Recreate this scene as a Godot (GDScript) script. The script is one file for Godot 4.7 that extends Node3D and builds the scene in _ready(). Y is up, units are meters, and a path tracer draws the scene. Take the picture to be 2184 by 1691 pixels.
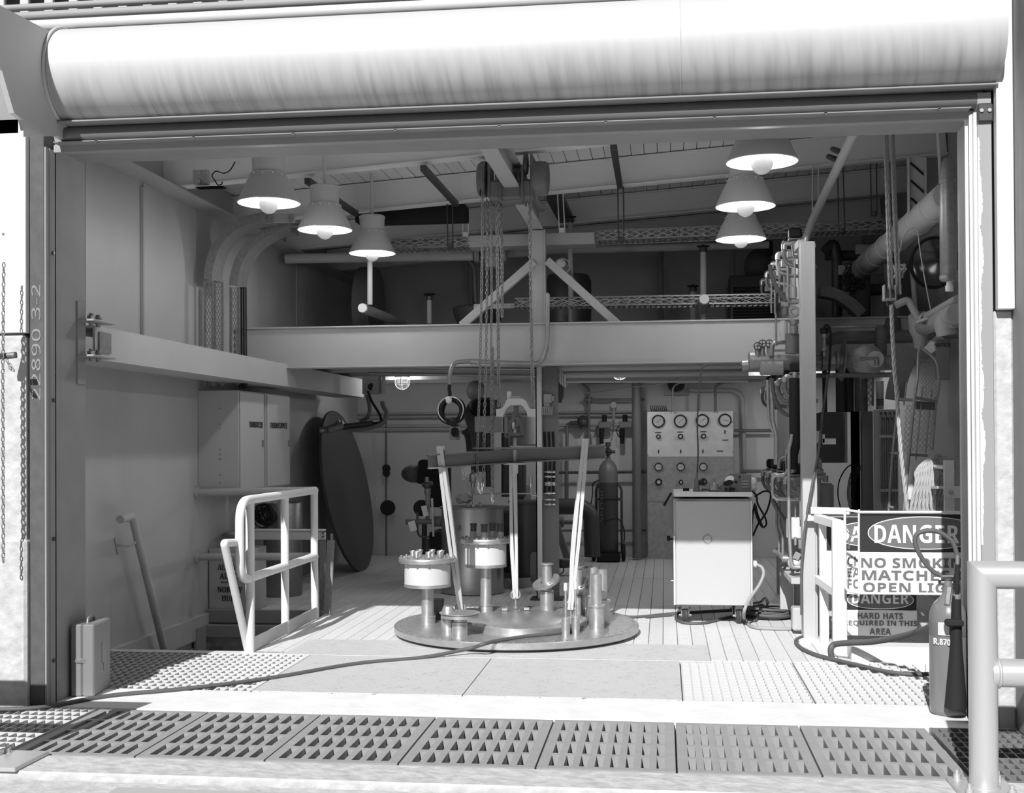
extends Node3D
# A test cell seen through its open roll-up door. x runs right, y up, d (depth) away from the camera: V(x, y, d).

var used := {}
var rng := RandomNumberGenerator.new()
var mats := {}
var white: StandardMaterial3D
var tex := {}


func V(x: float, y: float, d: float) -> Vector3:
	return Vector3(x, y, -d)


class MB:
	var v := PackedVector3Array()
	var n := PackedVector3Array()
	var c := PackedColorArray()

	func tri(a: Vector3, b: Vector3, c: Vector3, na: Vector3, nb: Vector3, nc: Vector3) -> void:
		if (b - a).cross(c - a).dot(na + nb + nc) > 0.0:
			v.append_array([a, c, b])
			n.append_array([na, nc, nb])
		else:
			v.append_array([a, b, c])
			n.append_array([na, nb, nc])

	func flat(a: Vector3, b: Vector3, c: Vector3, out: Vector3) -> void:
		var g := (b - a).cross(c - a).normalized()
		if g.dot(out) < 0.0:
			g = -g
		tri(a, b, c, g, g, g)

	func quad(a: Vector3, b: Vector3, c: Vector3, d: Vector3, out: Vector3) -> void:
		flat(a, b, c, out)
		flat(a, c, d, out)

	# a box by centre and size, turned by a basis, with chamfered edges when e > 0
	func box(c: Vector3, s: Vector3, e := 0.0, b := Basis.IDENTITY) -> MB:
		var h := s / 2.0
		var f := minf(e, minf(h.x, minf(h.y, h.z)) * 0.9)
		for ax in 3:
			for sg: float in [-1.0, 1.0]:
				var o := Vector3.ZERO
				o[ax] = sg
				var u := (ax + 1) % 3
				var w := (ax + 2) % 3
				var q: Array[Vector3] = []
				for k: Array in [[-1, -1], [1, -1], [1, 1], [-1, 1]]:
					var p := Vector3.ZERO
					p[ax] = sg * h[ax]
					p[u] = k[0] * (h[u] - f)
					p[w] = k[1] * (h[w] - f)
					q.append(c + b * p)
				quad(q[0], q[1], q[2], q[3], b * o)
		if f > 0.0:
			for ax in 3:
				var u := (ax + 1) % 3
				var w := (ax + 2) % 3
				for k: Array in [[-1, -1], [1, -1], [1, 1], [-1, 1]]:
					var q: Array[Vector3] = []
					for m: Array in [[-1, 0], [1, 0], [1, 1], [-1, 1]]:
						var p := Vector3.ZERO
						p[ax] = m[0] * (h[ax] - f)
						p[u] = k[0] * (h[u] - (f if m[1] else 0.0))
						p[w] = k[1] * (h[w] - (0.0 if m[1] else f))
						q.append(c + b * p)
					var o := Vector3.ZERO
					o[u] = k[0]
					o[w] = k[1]
					quad(q[0], q[1], q[2], q[3], b * o)
			for sx: float in [-1, 1]:
				for sy: float in [-1, 1]:
					for sz: float in [-1, 1]:
						var g := Vector3(sx, sy, sz)
						flat(c + b * (g * Vector3(h.x, h.y - f, h.z - f)), c + b * (g * Vector3(h.x - f, h.y, h.z - f)), c + b * (g * Vector3(h.x - f, h.y - f, h.z)), b * g)
		return self

	# a box by two corners
	func span(a: Vector3, z: Vector3, e := 0.0) -> MB:
		return box((a + z) / 2.0, (z - a).abs(), e)

	# a square bar from a to b, w across and t up
	func bar(a: Vector3, b: Vector3, w: float, t: float, e := 0.0, up := Vector3.UP) -> MB:
		var f := (b - a).normalized()
		var s := f.cross(up)
		s = f.cross(Vector3.RIGHT) if s.length() < 0.01 else s
		s = s.normalized()
		return box((a + b) / 2.0, Vector3(w, t, (b - a).length()), e, Basis(s, s.cross(f), -f))

	func tube(path: Array, r: float, seg := 10, caps := true, closed := false) -> MB:
		var k := path.size()
		if k < 2:
			return self
		var rings: Array = []
		var side := Vector3.ZERO
		for i in k:
			var a: Vector3 = path[(i - 1 + k) % k] if closed or i > 0 else path[0]
			var b: Vector3 = path[(i + 1) % k] if closed or i < k - 1 else path[k - 1]
			var t := (b - a).normalized()
			if side == Vector3.ZERO:
				side = t.cross(Vector3.UP if absf(t.y) < 0.9 else Vector3.RIGHT).normalized()
			side = (side - t * side.dot(t)).normalized()
			var up := t.cross(side)
			# keep the bore even through a bend
			var open := 1.0
			if closed or (i > 0 and i < k - 1):
				var c: Vector3 = path[i]
				var cs := (c - a).normalized().dot((b - c).normalized())
				open = minf(1.0 / maxf(sqrt(maxf((1.0 + cs) / 2.0, 0.01)), 0.3), 1.6)
			var bend := Vector3.ZERO
			if open > 1.001:
				var c: Vector3 = path[i]
				bend = ((a - c).normalized() + (b - c).normalized()).normalized()
			var ring: Array = []
			for j in seg:
				var g := side * cos(TAU * j / seg) + up * sin(TAU * j / seg)
				var off := g * r
				off += bend * off.dot(bend) * (open - 1.0)
				ring.append([(path[i] as Vector3) + off, g])
			rings.append(ring)
		for i in (k if closed else k - 1):
			for j in seg:
				var p: Array = rings[i][j]
				var q: Array = rings[i][(j + 1) % seg]
				var s: Array = rings[(i + 1) % k][(j + 1) % seg]
				var t: Array = rings[(i + 1) % k][j]
				tri(p[0], q[0], s[0], p[1], q[1], s[1])
				tri(p[0], s[0], t[0], p[1], s[1], t[1])
		if caps and not closed:
			for z: Array in [[0, 1], [k - 1, k - 2]]:
				var o: Vector3 = ((path[z[0]] as Vector3) - (path[z[1]] as Vector3)).normalized()
				for j in seg:
					flat(path[z[0]], rings[z[0]][j][0], rings[z[0]][(j + 1) % seg][0], o)
		return self

	# a tube through corner points with bends of radius b
	func pipe(pts: Array, r: float, b: float, seg := 10) -> MB:
		return tube(MB.bent(pts, b), r, seg)

	static func bent(pts: Array, b: float, steps := 6) -> Array:
		var out: Array = [pts[0]]
		for i in range(1, pts.size() - 1):
			var p: Vector3 = pts[i]
			var u: Vector3 = (pts[i - 1] as Vector3) - p
			var w: Vector3 = (pts[i + 1] as Vector3) - p
			var c := minf(b, minf(u.length(), w.length()) * 0.48)
			var s := p + u.normalized() * c
			var e := p + w.normalized() * c
			for k in steps + 1:
				var t := float(k) / steps
				out.append(s.lerp(p, t).lerp(p.lerp(e, t), t))
		out.append(pts[-1])
		return out

	static func curve(pts: Array, steps := 8) -> Array:
		var out: Array = []
		for i in pts.size() - 1:
			var p1: Vector3 = pts[i]
			var p2: Vector3 = pts[i + 1]
			var p0: Vector3 = pts[i - 1] if i > 0 else p1 * 2.0 - p2
			var p3: Vector3 = pts[i + 2] if i < pts.size() - 2 else p2 * 2.0 - p1
			for k in steps:
				out.append(p1.cubic_interpolate(p2, p0, p3, float(k) / steps))
		out.append(pts[-1])
		return out

	# profile: pairs (radius, along the axis); axis y of x
	func lathe(profile: Array, seg := 20, x := Transform3D.IDENTITY) -> MB:
		var k := profile.size()
		var nn: Array = []
		for i in k - 1:
			var t: Vector2 = (profile[i + 1] as Vector2) - (profile[i] as Vector2)
			nn.append(Vector2(t.y, -t.x).normalized())
		for i in k - 1:
			var na: Vector2 = nn[i]
			var nb: Vector2 = nn[i]
			if i > 0 and nn[i].dot(nn[i - 1]) > 0.72:
				na = (nn[i] + nn[i - 1]).normalized()
			if i < k - 2 and nn[i].dot(nn[i + 1]) > 0.72:
				nb = (nn[i] + nn[i + 1]).normalized()
			var p: Vector2 = profile[i]
			var q: Vector2 = profile[i + 1]
			if p.is_equal_approx(q):
				continue
			for j in seg:
				var a := Vector3(cos(TAU * j / seg), 0, sin(TAU * j / seg))
				var b := Vector3(cos(TAU * (j + 1) / seg), 0, sin(TAU * (j + 1) / seg))
				var P := [x * (a * p.x + Vector3(0, p.y, 0)), x * (b * p.x + Vector3(0, p.y, 0)), x * (b * q.x + Vector3(0, q.y, 0)), x * (a * q.x + Vector3(0, q.y, 0))]
				var N := [x.basis * (a * na.x + Vector3(0, na.y, 0)), x.basis * (b * na.x + Vector3(0, na.y, 0)), x.basis * (b * nb.x + Vector3(0, nb.y, 0)), x.basis * (a * nb.x + Vector3(0, nb.y, 0))]
				if p.x > 1e-6:
					tri(P[0], P[1], P[2], N[0], N[1], N[2])
				if q.x > 1e-6:
					tri(P[0], P[2], P[3], N[0], N[2], N[3])
		return self

	# a closed lathed solid standing along a->b
	func turned(a: Vector3, b: Vector3, profile: Array, seg := 20) -> MB:
		return lathe(profile, seg, MB.stand(a, b - a))

	static func stand(at: Vector3, axis: Vector3) -> Transform3D:
		var y := axis.normalized()
		var x := y.cross(Vector3.BACK if absf(y.z) < 0.9 else Vector3.UP).normalized()
		return Transform3D(Basis(x, y, x.cross(y)), at)

	func cyl(a: Vector3, b: Vector3, r: float, seg := 16, e := 0.0) -> MB:
		var l := (b - a).length()
		if e > 0.0:
			return turned(a, b, [Vector2(0, 0), Vector2(r - e, 0), Vector2(r, e), Vector2(r, l - e), Vector2(r - e, l), Vector2(0, l)], seg)
		return turned(a, b, [Vector2(0, 0), Vector2(r, 0), Vector2(r, l), Vector2(0, l)], seg)

	func ball(c: Vector3, r: Vector3, seg := 14) -> MB:
		var p: Array = []
		for i in 9:
			var t := -PI / 2 + PI * i / 8
			p.append(Vector2(maxf(cos(t), 0.0), sin(t)))
		return lathe(p, seg, Transform3D(Basis.from_scale(r), c))

	func torus(c: Vector3, axis: Vector3, R: float, r: float, seg := 24, sides := 8, sweep := TAU, start := 0.0) -> MB:
		var x := MB.stand(c, axis)
		var path: Array = []
		var full := sweep > TAU - 0.001
		for i in (seg if full else seg + 1):
			var t := start + sweep * i / seg
			path.append(x * Vector3(cos(t) * R, 0, sin(t) * R))
		return tube(path, r, sides, true, full)

	# a flat outline (x, y in the plane of xf) given thickness along xf's z, from 0 to depth
	func prism(poly: Array, depth: float, xf := Transform3D.IDENTITY) -> MB:
		var pp := PackedVector2Array(poly)
		var id := Geometry2D.triangulate_polygon(pp)
		var zf := xf.basis.z.normalized()
		var off := xf.basis.z * depth
		for i in range(0, id.size(), 3):
			var a := xf * Vector3(pp[id[i]].x, pp[id[i]].y, 0)
			var b := xf * Vector3(pp[id[i + 1]].x, pp[id[i + 1]].y, 0)
			var c := xf * Vector3(pp[id[i + 2]].x, pp[id[i + 2]].y, 0)
			var s := signf(depth)
			flat(a, b, c, -zf * s)
			flat(a + off, b + off, c + off, zf * s)
		var area := 0.0
		for i in pp.size():
			var q := pp[(i + 1) % pp.size()]
			area += pp[i].x * q.y - q.x * pp[i].y
		for i in pp.size():
			var q := pp[(i + 1) % pp.size()]
			var t := (q - pp[i]) * signf(area)
			var a := xf * Vector3(pp[i].x, pp[i].y, 0)
			var b := xf * Vector3(q.x, q.y, 0)
			quad(a, b, b + off, a + off, xf.basis * Vector3(t.y, -t.x, 0))
		return self

	# an outline (x across, y up) swept straight from a to b
	func sweep(poly: Array, a: Vector3, b: Vector3, up := Vector3.UP) -> MB:
		var f := (b - a).normalized()
		var s := f.cross(up).normalized()
		return prism(poly, (b - a).length(), Transform3D(Basis(s, s.cross(f), f), a))

	func ring_plate(c: Vector3, axis: Vector3, ro: float, ri: float, t: float, seg := 24) -> MB:
		return lathe([Vector2(ri, 0), Vector2(ro, 0), Vector2(ro, t), Vector2(ri, t), Vector2(ri, 0)], seg, MB.stand(c, axis))

	# oval links along a path
	func chain(path: Array, link: float, wide: float, wire: float, seg := 5) -> MB:
		var pitch := link - wire * 2.0
		var length := 0.0
		for i in path.size() - 1:
			length += ((path[i + 1] as Vector3) - (path[i] as Vector3)).length()
		var at := pitch / 2
		var turn := 0
		var i := 0
		var gone := 0.0
		while at < length:
			var l := ((path[i + 1] as Vector3) - (path[i] as Vector3)).length()
			while at > gone + l and i < path.size() - 2:
				gone += l
				i += 1
				l = ((path[i + 1] as Vector3) - (path[i] as Vector3)).length()
			var t := ((path[i + 1] as Vector3) - (path[i] as Vector3)).normalized()
			var c: Vector3 = (path[i] as Vector3) + t * (at - gone)
			var s := t.cross(Vector3.RIGHT if absf(t.x) < 0.8 else Vector3.UP).normalized()
			s = s.rotated(t, PI / 2 * turn + 0.6)
			var h := link / 2 - wide / 2
			var loop: Array = []
			for k in 5:
				var g := PI * k / 4
				loop.append(c + t * (h + sin(g) * (wide / 2 - wire)) + s * cos(g) * (wide / 2 - wire))
			for k in 5:
				var g := PI + PI * k / 4
				loop.append(c + t * (-h + sin(g) * (wide / 2 - wire)) + s * cos(g) * (wide / 2 - wire))
			tube(loop, wire, seg, false, true)
			turn += 1
			at += pitch
		return self

	func mesh() -> ArrayMesh:
		var a := []
		a.resize(Mesh.ARRAY_MAX)
		a[Mesh.ARRAY_VERTEX] = v
		a[Mesh.ARRAY_NORMAL] = n
		if c.size():
			a[Mesh.ARRAY_COLOR] = c
		var m := ArrayMesh.new()
		if v.size():
			m.add_surface_from_arrays(Mesh.PRIMITIVE_TRIANGLES, a)
		return m


func numbered(called: String, parent: Node) -> String:
	var key := str(parent.get_instance_id()) + called
	used[key] = used.get(key, 0) + 1
	return called if used[key] == 1 else "%s_%03d" % [called, used[key] - 1]


func tag(o: Node, label := "", category := "", group := "", kind := "") -> Node:
	for k: Array in [["label", label], ["category", category], ["group", group], ["kind", kind]]:
		if k[1]:
			o.set_meta(k[0], k[1])
	return o


func thing(called: String, label: String, category: String, at := Vector3.ZERO, group := "") -> Node3D:
	var o := Node3D.new()
	o.name = numbered(called, self)
	add_child(o, true)
	o.position = at
	tag(o, label, category, group)
	return o


func where(o: Node) -> Vector3:
	var p := Vector3.ZERO
	while o != self:
		p += (o as Node3D).position
		o = o.get_parent()
	return p


# one named mesh under a thing or part; m holds places of the room unless local is set
func part(parent: Node, called: String, m: Variant, mat: Material, label := "", local := false) -> MeshInstance3D:
	var o := MeshInstance3D.new()
	o.mesh = m.mesh() if m is MB else m
	o.name = numbered(called, parent)
	o.material_override = null
	for i in o.mesh.get_surface_count():
		o.set_surface_override_material(i, mat)
	parent.add_child(o, true)
	if not local and parent != self:
		o.position = -where(parent)
	if label:
		o.set_meta("label", label)
	return o


func solo(called: String, label: String, category: String, m: MB, mat: Material, group := "") -> MeshInstance3D:
	var o := part(self, called, m, mat)
	tag(o, label, category, group)
	return o


func struct(called: String, label: String, category: String, m: Variant, mat: Material) -> MeshInstance3D:
	var o := part(self, called, m, mat)
	tag(o, label, category, "", "structure")
	return o


func copy(o: Node3D, label: String, at: Vector3, turn := 0.0) -> Node3D:
	var c: Node3D = o.duplicate()
	c.name = numbered(String(o.name).trim_suffix("_000"), self)
	add_child(c, true)
	c.position = at
	c.rotation.y = turn
	c.set_meta("label", label)
	return c


func noise_tex(seed_: int, freq: float, lo: float, hi: float, octaves := 4, size := 512, kind := FastNoiseLite.TYPE_SIMPLEX_SMOOTH, power := 1.0) -> ImageTexture:
	var f := FastNoiseLite.new()
	f.seed = seed_
	f.frequency = freq
	f.noise_type = kind
	f.fractal_octaves = octaves
	var im := f.get_seamless_image(size, size)
	var out := Image.create(size, size, false, Image.FORMAT_RGB8)
	for y in size:
		for x in size:
			var g := pow(im.get_pixel(x, y).r, power) * (hi - lo) + lo
			out.set_pixel(x, y, Color(g, g, g))
	return ImageTexture.create_from_image(out)


# scuffed paint: light ground with short dark dashes
func scuff_tex(seed_: int, dashes: int, size := 1024) -> ImageTexture:
	var r := RandomNumberGenerator.new()
	r.seed = seed_
	var out := Image.create(size, size, false, Image.FORMAT_RGB8)
	out.fill(Color(0.97, 0.97, 0.97))
	var base := FastNoiseLite.new()
	base.seed = seed_
	base.frequency = 0.008
	for i in dashes:
		var x := r.randf() * size
		var y := r.randf() * size
		if base.get_noise_2d(x, y) < r.randf_range(-0.25, 0.45):
			continue
		var l := r.randi_range(2, 14) if r.randf() < 0.85 else r.randi_range(15, 40)
		var a := r.randfn(0.0, 0.35) if r.randf() < 0.8 else r.randf_range(0, PI)
		var g := r.randf_range(0.25, 0.75)
		var w := 1 if r.randf() < 0.7 else 2
		for k in l:
			for m in w:
				out.set_pixel(posmod(int(x + cos(a) * k), size), posmod(int(y + sin(a) * k) + m, size), Color(g, g, g))
	return ImageTexture.create_from_image(out)


func mat(key: String, g: float, rough := 0.6, metal := 0.0, map := "", scale := Vector3.ONE, bump := "", bump_cm := 0.0, bump_scale := Vector3.ZERO) -> StandardMaterial3D:
	if mats.has(key):
		return mats[key]
	var m := StandardMaterial3D.new()
	m.resource_name = key
	m.albedo_color = Color(g, g, g)
	m.roughness = rough
	m.metallic = metal
	if map:
		m.albedo_texture = tex[map]
		m.uv1_triplanar = true
		m.uv1_world_triplanar = true
		m.uv1_scale = scale
	if bump:
		m.heightmap_enabled = true
		m.heightmap_texture = tex[bump]
		m.heightmap_scale = bump_cm
		m.uv1_triplanar = true
		m.uv1_world_triplanar = true
		m.uv1_scale = scale if bump_scale == Vector3.ZERO else bump_scale
	mats[key] = m
	return m


func text_mesh(t: String, height: float, bold := true, depth := 0.002, serif := false, mono := false) -> TextMesh:
	var f := SystemFont.new()
	f.font_names = PackedStringArray(["Droid Serif" if serif else "Droid Sans Mono" if mono else "Droid Sans"])
	f.font_weight = 700 if bold else 400
	var m := TextMesh.new()
	m.text = t
	m.font = f
	m.font_size = 64
	m.pixel_size = height / 46.0   # capital letters of 64 points are about 46 pixels tall
	m.depth = depth
	m.curve_step = 4
	return m


# lettering that lies on a face: at is its middle, right runs along the line of text, up its height; wide > 0 sets the width
func letters(parent: Node, t: String, at: Vector3, right: Vector3, up: Vector3, height: float, m: Material, wide := 0.0, bold := true, serif := false, mono := false) -> MeshInstance3D:
	var tm := text_mesh(t, height, bold, 0.003, serif, mono)
	var o := part(parent, "lettering", tm, m, "", true)
	var box := tm.get_aabb()
	var kx := wide / box.size.x if wide > 0.0 else 1.0
	var ky := height / box.size.y
	var z := right.cross(up).normalized()
	var b := Basis(right.normalized() * kx, up.normalized() * ky, z)
	o.transform = Transform3D(b, at - where(parent) - b * box.get_center())
	return o


func beam_i(w: float, h: float, tf: float, tw: float) -> Array:
	return [Vector2(-w / 2, 0), Vector2(w / 2, 0), Vector2(w / 2, tf), Vector2(tw / 2, tf), Vector2(tw / 2, h - tf), Vector2(w / 2, h - tf), Vector2(w / 2, h), Vector2(-w / 2, h), Vector2(-w / 2, h - tf), Vector2(-tw / 2, h - tf), Vector2(-tw / 2, tf), Vector2(-w / 2, tf)]


func circle2(r: float, seg := 24, c := Vector2.ZERO) -> Array:
	var p: Array = []
	for i in seg:
		p.append(c + Vector2(cos(TAU * i / seg), sin(TAU * i / seg)) * r)
	return p


func _ready() -> void:
	rng.seed = 7
	light_and_camera()
	materials()
	shell()
	front()
	grates()
	ceiling_and_beams()
	lamps()
	objects()


func light_and_camera() -> void:
	var cam := Camera3D.new()
	cam.name = "camera"
	cam.projection = Camera3D.PROJECTION_FRUSTUM
	cam.near = 0.1
	cam.far = 200.0
	cam.size = 0.1 * 1691.0 / 2564.45
	cam.frustum_offset = Vector2((1092.0 - 1095.82) / 2564.45, (915.69 - 845.5) / 2564.45) * 0.1
	# shift lens, camera level to half a degree and turned 7 degrees to the left of the room's axis
	cam.transform = Transform3D(Basis(Vector3(0.992293, -0.005429, -0.123797), Vector3(0.006590, 0.999938, 0.008973), Vector3(0.123740, -0.009720, 0.992267)).orthonormalized(), Vector3(0, 1.5, 0))
	add_child(cam)
	cam.current = true
	var env := Environment.new()
	env.background_mode = Environment.BG_SKY
	var sm := ProceduralSkyMaterial.new()
	sm.sky_top_color = Color(0.60, 0.60, 0.60)
	sm.sky_horizon_color = Color(0.85, 0.85, 0.85)
	sm.ground_bottom_color = Color(0.45, 0.45, 0.45)
	sm.ground_horizon_color = Color(0.75, 0.75, 0.75)
	sm.sky_energy_multiplier = SKY
	sm.ground_energy_multiplier = SKY
	var sky := Sky.new()
	sky.sky_material = sm
	env.sky = sky
	env.tonemap_mode = Environment.TONE_MAPPER_LINEAR
	env.tonemap_exposure = EXPOSURE
	env.sdfgi_enabled = true
	env.ssao_enabled = true
	env.ssil_enabled = true
	var we := WorldEnvironment.new()
	we.name = "environment"
	we.environment = env
	add_child(we)
	var sun := DirectionalLight3D.new()
	sun.name = "sun"
	sun.light_energy = SUN
	sun.light_angular_distance = 0.53
	sun.shadow_enabled = true
	sun.sky_mode = DirectionalLight3D.SKY_MODE_LIGHT_ONLY
	add_child(sun)
	sun.look_at_from_position(Vector3.ZERO, V(0.15, -0.75, 1.0))


const SUN := 2.05
const SKY := 0.6
const EXPOSURE := 0.85
const LAMP := 0.5


func materials() -> void:
	tex.soft = noise_tex(3, 0.006, 0.94, 1.0, 3)
	tex.mottle = noise_tex(5, 0.02, 0.85, 1.0, 5)
	tex.grain = noise_tex(9, 0.12, 0.80, 1.0, 3)
	tex.rough = noise_tex(11, 0.03, 0.0, 1.0, 5)
	tex.scuff = scuff_tex(4, 2600)
	tex.scratch = scuff_tex(8, 5200)
	mat("wall_paint", 0.72, 0.75, 0, "soft", Vector3.ONE * 0.3)
	mat("ceiling_paint", 0.90, 0.8)
	mat("back_paint", 0.84, 0.8, 0, "soft", Vector3.ONE * 0.3)
	mat("column_grey", 0.36, 0.7, 0, "mottle", Vector3.ONE)
	mat("wall_dim", 0.72, 0.8, 0, "soft", Vector3.ONE * 0.5)
	mat("white_paint", 0.90, 0.55, 0, "soft", Vector3.ONE * 0.6)
	mat("plank_paint", 0.87, 0.6, 0, "scuff", Vector3.ONE * 0.9)
	mat("plank_paint_b", 0.85, 0.6, 0, "scuff", Vector3.ONE * 0.8)
	mat("plate_paint", 0.80, 0.55, 0, "scratch", Vector3.ONE * 0.8)
	mat("concrete", 0.81, 0.9, 0, "mottle", Vector3.ONE * 0.9, "rough", 0.5)
	mat("concrete_white", 0.92, 0.85, 0, "soft", Vector3.ONE * 0.8, "rough", 0.15)
	mat("iron", 0.64, 0.6, 0.1, "soft", Vector3.ONE * 2.0)
	mat("galv", 0.62, 0.45, 0.55, "mottle", Vector3.ONE * 2.0)
	mat("grating_paint", 0.79, 0.6)
	mat("dark", 0.08, 0.9)
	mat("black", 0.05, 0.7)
	mat("steel_dark", 0.30, 0.45, 0.3)
	mat("steel_grey", 0.45, 0.5, 0.2)
	mat("prime_grey", 0.58, 0.85, 0, "soft", Vector3.ONE)
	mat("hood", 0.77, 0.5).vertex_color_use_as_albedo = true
	mat("panel_steel", 0.94, 0.34, 0.5, "soft", Vector3.ONE * 1.5)
	mat("panel_dull", 0.72, 0.42, 0.5, "mottle", Vector3.ONE * 1.2)
	mat("cabinet_grey", 0.71, 0.5)
	mat("case_grey", 0.52, 0.45, 0.1)
	mat("drum_white", 0.80, 0.5, 0, "soft", Vector3.ONE)
	mat("stainless", 0.72, 0.32, 0.9, "soft", Vector3(1, 6, 1))
	mat("stainless_dull", 0.62, 0.42, 0.85, "mottle", Vector3.ONE * 2.0)
	mat("aluminium", 0.80, 0.38, 0.75, "mottle", Vector3.ONE * 1.5)
	mat("silver_paint", 0.78, 0.38, 0.45)
	mat("lamp_white", 0.95, 0.4)
	mat("lamp_grey", 0.76, 0.5)
	mat("rubber", 0.10, 0.8)
	mat("hose", 0.34, 0.6)
	mat("rope", 0.72, 0.95, 0, "grain", Vector3.ONE * 8.0)
	mat("webbing", 0.82, 0.9, 0, "grain", Vector3(10, 1.5, 10))
	mat("pale", 0.78, 0.6)
	mat("grey", 0.60, 0.6)
	mat("mid", 0.42, 0.6)
	mat("ink", 0.12, 0.7)
	mat("sign_white", 0.93, 0.5)
	mat("sign_black", 0.16, 0.5)
	mat("sign_red", 0.42, 0.5)
	white = mats.white_paint


func shell() -> void:
	# --- floor: concrete slab with the stair pit and trench left open, painted planks on top
	var slab := MB.new()
	slab.span(V(-2.93, -0.3, 6.97), V(3.0, -0.06, 16.0))
	slab.span(V(-4.2, -0.3, 10.25), V(-2.93, -0.06, 16.0))
	var fl := struct("floor", "white painted plank floor of the test cell, scuffed, half in sunlight", "floor", slab, mats.concrete)
	var pitch := 0.1085
	var rows := [[8.3, 10.95], [10.955, 13.2], [13.205, 15.58]]
	var x := -4.03
	var c := 0
	while x < 2.6:
		for r: int in rows.size():
			var a: float = rows[r][0]
			var z: float = rows[r][1]
			var off: float = 0.6 * sin(c * 2.3) if r < 2 else 0.0
			var lo := a + (0.25 * fmod(c * 0.37, 1.0) if r > 0 and false else 0.0)
			if x < -2.95 and r == 0:
				lo = 10.3
			if x + pitch > -2.58 and x < 0.2 and r == 0:
				lo = 8.9
			var pl := MB.new().span(V(x + 0.0018, -0.06, lo), V(x + pitch - 0.0018, 0.0, z - 0.004), 0.003)
			part(fl, "plank", pl, mats.plank_paint if (c + r) % 3 else mats.plank_paint_b)
		x += pitch
		c += 1
	# edge strips round the cover plates
	# --- pit for the stair at the left
	var pit := MB.new()
	pit.span(V(-4.2, -2.2, 8.3), V(-2.9, -2.1, 10.6))
	pit.span(V(-2.95, -2.2, 8.36), V(-2.9, -0.06, 10.25))
	pit.span(V(-3.9, -2.2, 10.3), V(-2.9, -0.2, 10.4))
	pit.span(V(-3.9, -2.2, 8.3), V(-2.9, -0.08, 8.36))
	struct("trim_1", "grey concrete lining of the sunken stair pit beside the left wall", "pit", pit, mats.concrete)
	# --- walls
	var wl := MB.new()
	wl.span(V(-4.3, -2.2, 6.97), V(-4.03, 4.3, 15.9))
	var left := struct("wall_left", "light grey painted left wall of the test cell with faint vertical seams", "wall", wl, mats.wall_paint)
	for d: float in [8.0, 8.95, 10.0, 11.4, 12.9]:
		part(left, "seam_strip", MB.new().span(V(-4.032, 2.25, d), V(-4.022, 3.56, d + 0.012)), mats.wall_paint)
	part(left, "pipe_cover", MB.new().span(V(-4.035, 2.25, 8.9), V(-3.995, 3.5, 8.95), 0.008), mats.wall_paint)
	part(left, "base_band", MB.new().span(V(-4.035, -0.2, 7.0), V(-3.99, 0.0, 10.3), 0.004), mats.wall_paint)
	part(left, "lower_band", MB.new().span(V(-4.035, -0.7, 7.0), V(-4.015, -0.26, 10.3), 0.004), mats.wall_paint)
	var wb := MB.new()
	wb.span(V(-4.1, -0.2, 15.6), V(3.0, 4.5, 15.85))
	struct("wall_back", "light grey back wall of the test cell behind the gauge panel", "wall", wb, mats.back_paint)
	var wr := MB.new()
	wr.span(V(2.5, -0.2, 6.97), V(2.75, 4.8, 15.9))
	struct("wall_right", "light grey right wall of the test cell behind ropes and pipes", "wall", wr, mats.wall_paint)
	# --- front wall pieces round the opening
	var fw := MB.new()
	fw.span(V(-3.62, 3.32, 6.62), V(1.8, 3.82, 6.9))
	fw.span(V(-6.5, 3.82, 6.9), V(4.5, 5.2, 6.97))
	fw.span(V(-6.5, -0.2, 6.62), V(-3.62, 3.82, 6.9))
	fw.span(V(1.75, -0.2, 6.62), V(4.5, 3.82, 6.9))
	struct("wall_front", "pale concrete and metal front wall around the open roll-up door", "wall", fw, mats.concrete_white)
	# jambs: painted plate faces turned to the opening
	struct("trim_2", "grey painted steel left jamb lining of the door opening", "door jamb", MB.new().span(V(-4.1, -0.06, 6.6), V(-3.51, 3.4, 6.975), 0.004), mats.prime_grey)
	struct("trim_3", "grey painted steel right jamb lining of the door opening", "door jamb", MB.new().span(V(1.64, -0.06, 6.6), V(2.6, 3.4, 6.975), 0.004), mats.prime_grey)
	struct("trim_4", "grey painted lintel soffit over the door opening", "lintel", MB.new().span(V(-4.1, 3.215, 6.6), V(2.6, 3.86, 6.975), 0.004), mats.prime_grey)
	# sill and apron
	struct("trim_5", "white painted concrete door sill behind the trench grates", "sill", MB.new().span(V(-3.7, -0.5, 6.485), V(1.95, 0.0, 7.005), 0.012), mats.concrete_white)
	var ap := MB.new()
	ap.span(V(-9, -0.5, 5.2), V(8, 0.0, 5.49), 0.01)
	ap.span(V(-9, -0.6, -6.0), V(8, -0.035, 5.2), 0.01)
	struct("ground", "weathered pale concrete apron in front of the trench", "ground", ap, mats.concrete)
	solo("ground_plate", "flat grey steel plate lying on the apron at the bottom edge", "floor plate", MB.new().span(V(-2.421, -0.027, 5.099), V(-1.094, -0.027, 4.824) - Vector3(0, 0.008, 0), 0.002), mats.cabinet_grey)
	# trench and pits under the gratings
	var tr := MB.new()
	tr.span(V(-6.5, -0.75, 5.49), V(6, -0.65, 6.485))
	tr.span(V(-6.5, -0.7, 5.45), V(6, -0.5, 5.49))
	tr.span(V(-6.5, -0.7, 6.485), V(6, -0.5, 6.52))
	tr.span(V(-3.9, -0.75, 7.0), V(2.6, -0.65, 8.36))
	struct("trim_6", "dark drain trench under the cast iron grates", "trench", tr, mats.steel_dark)


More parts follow.
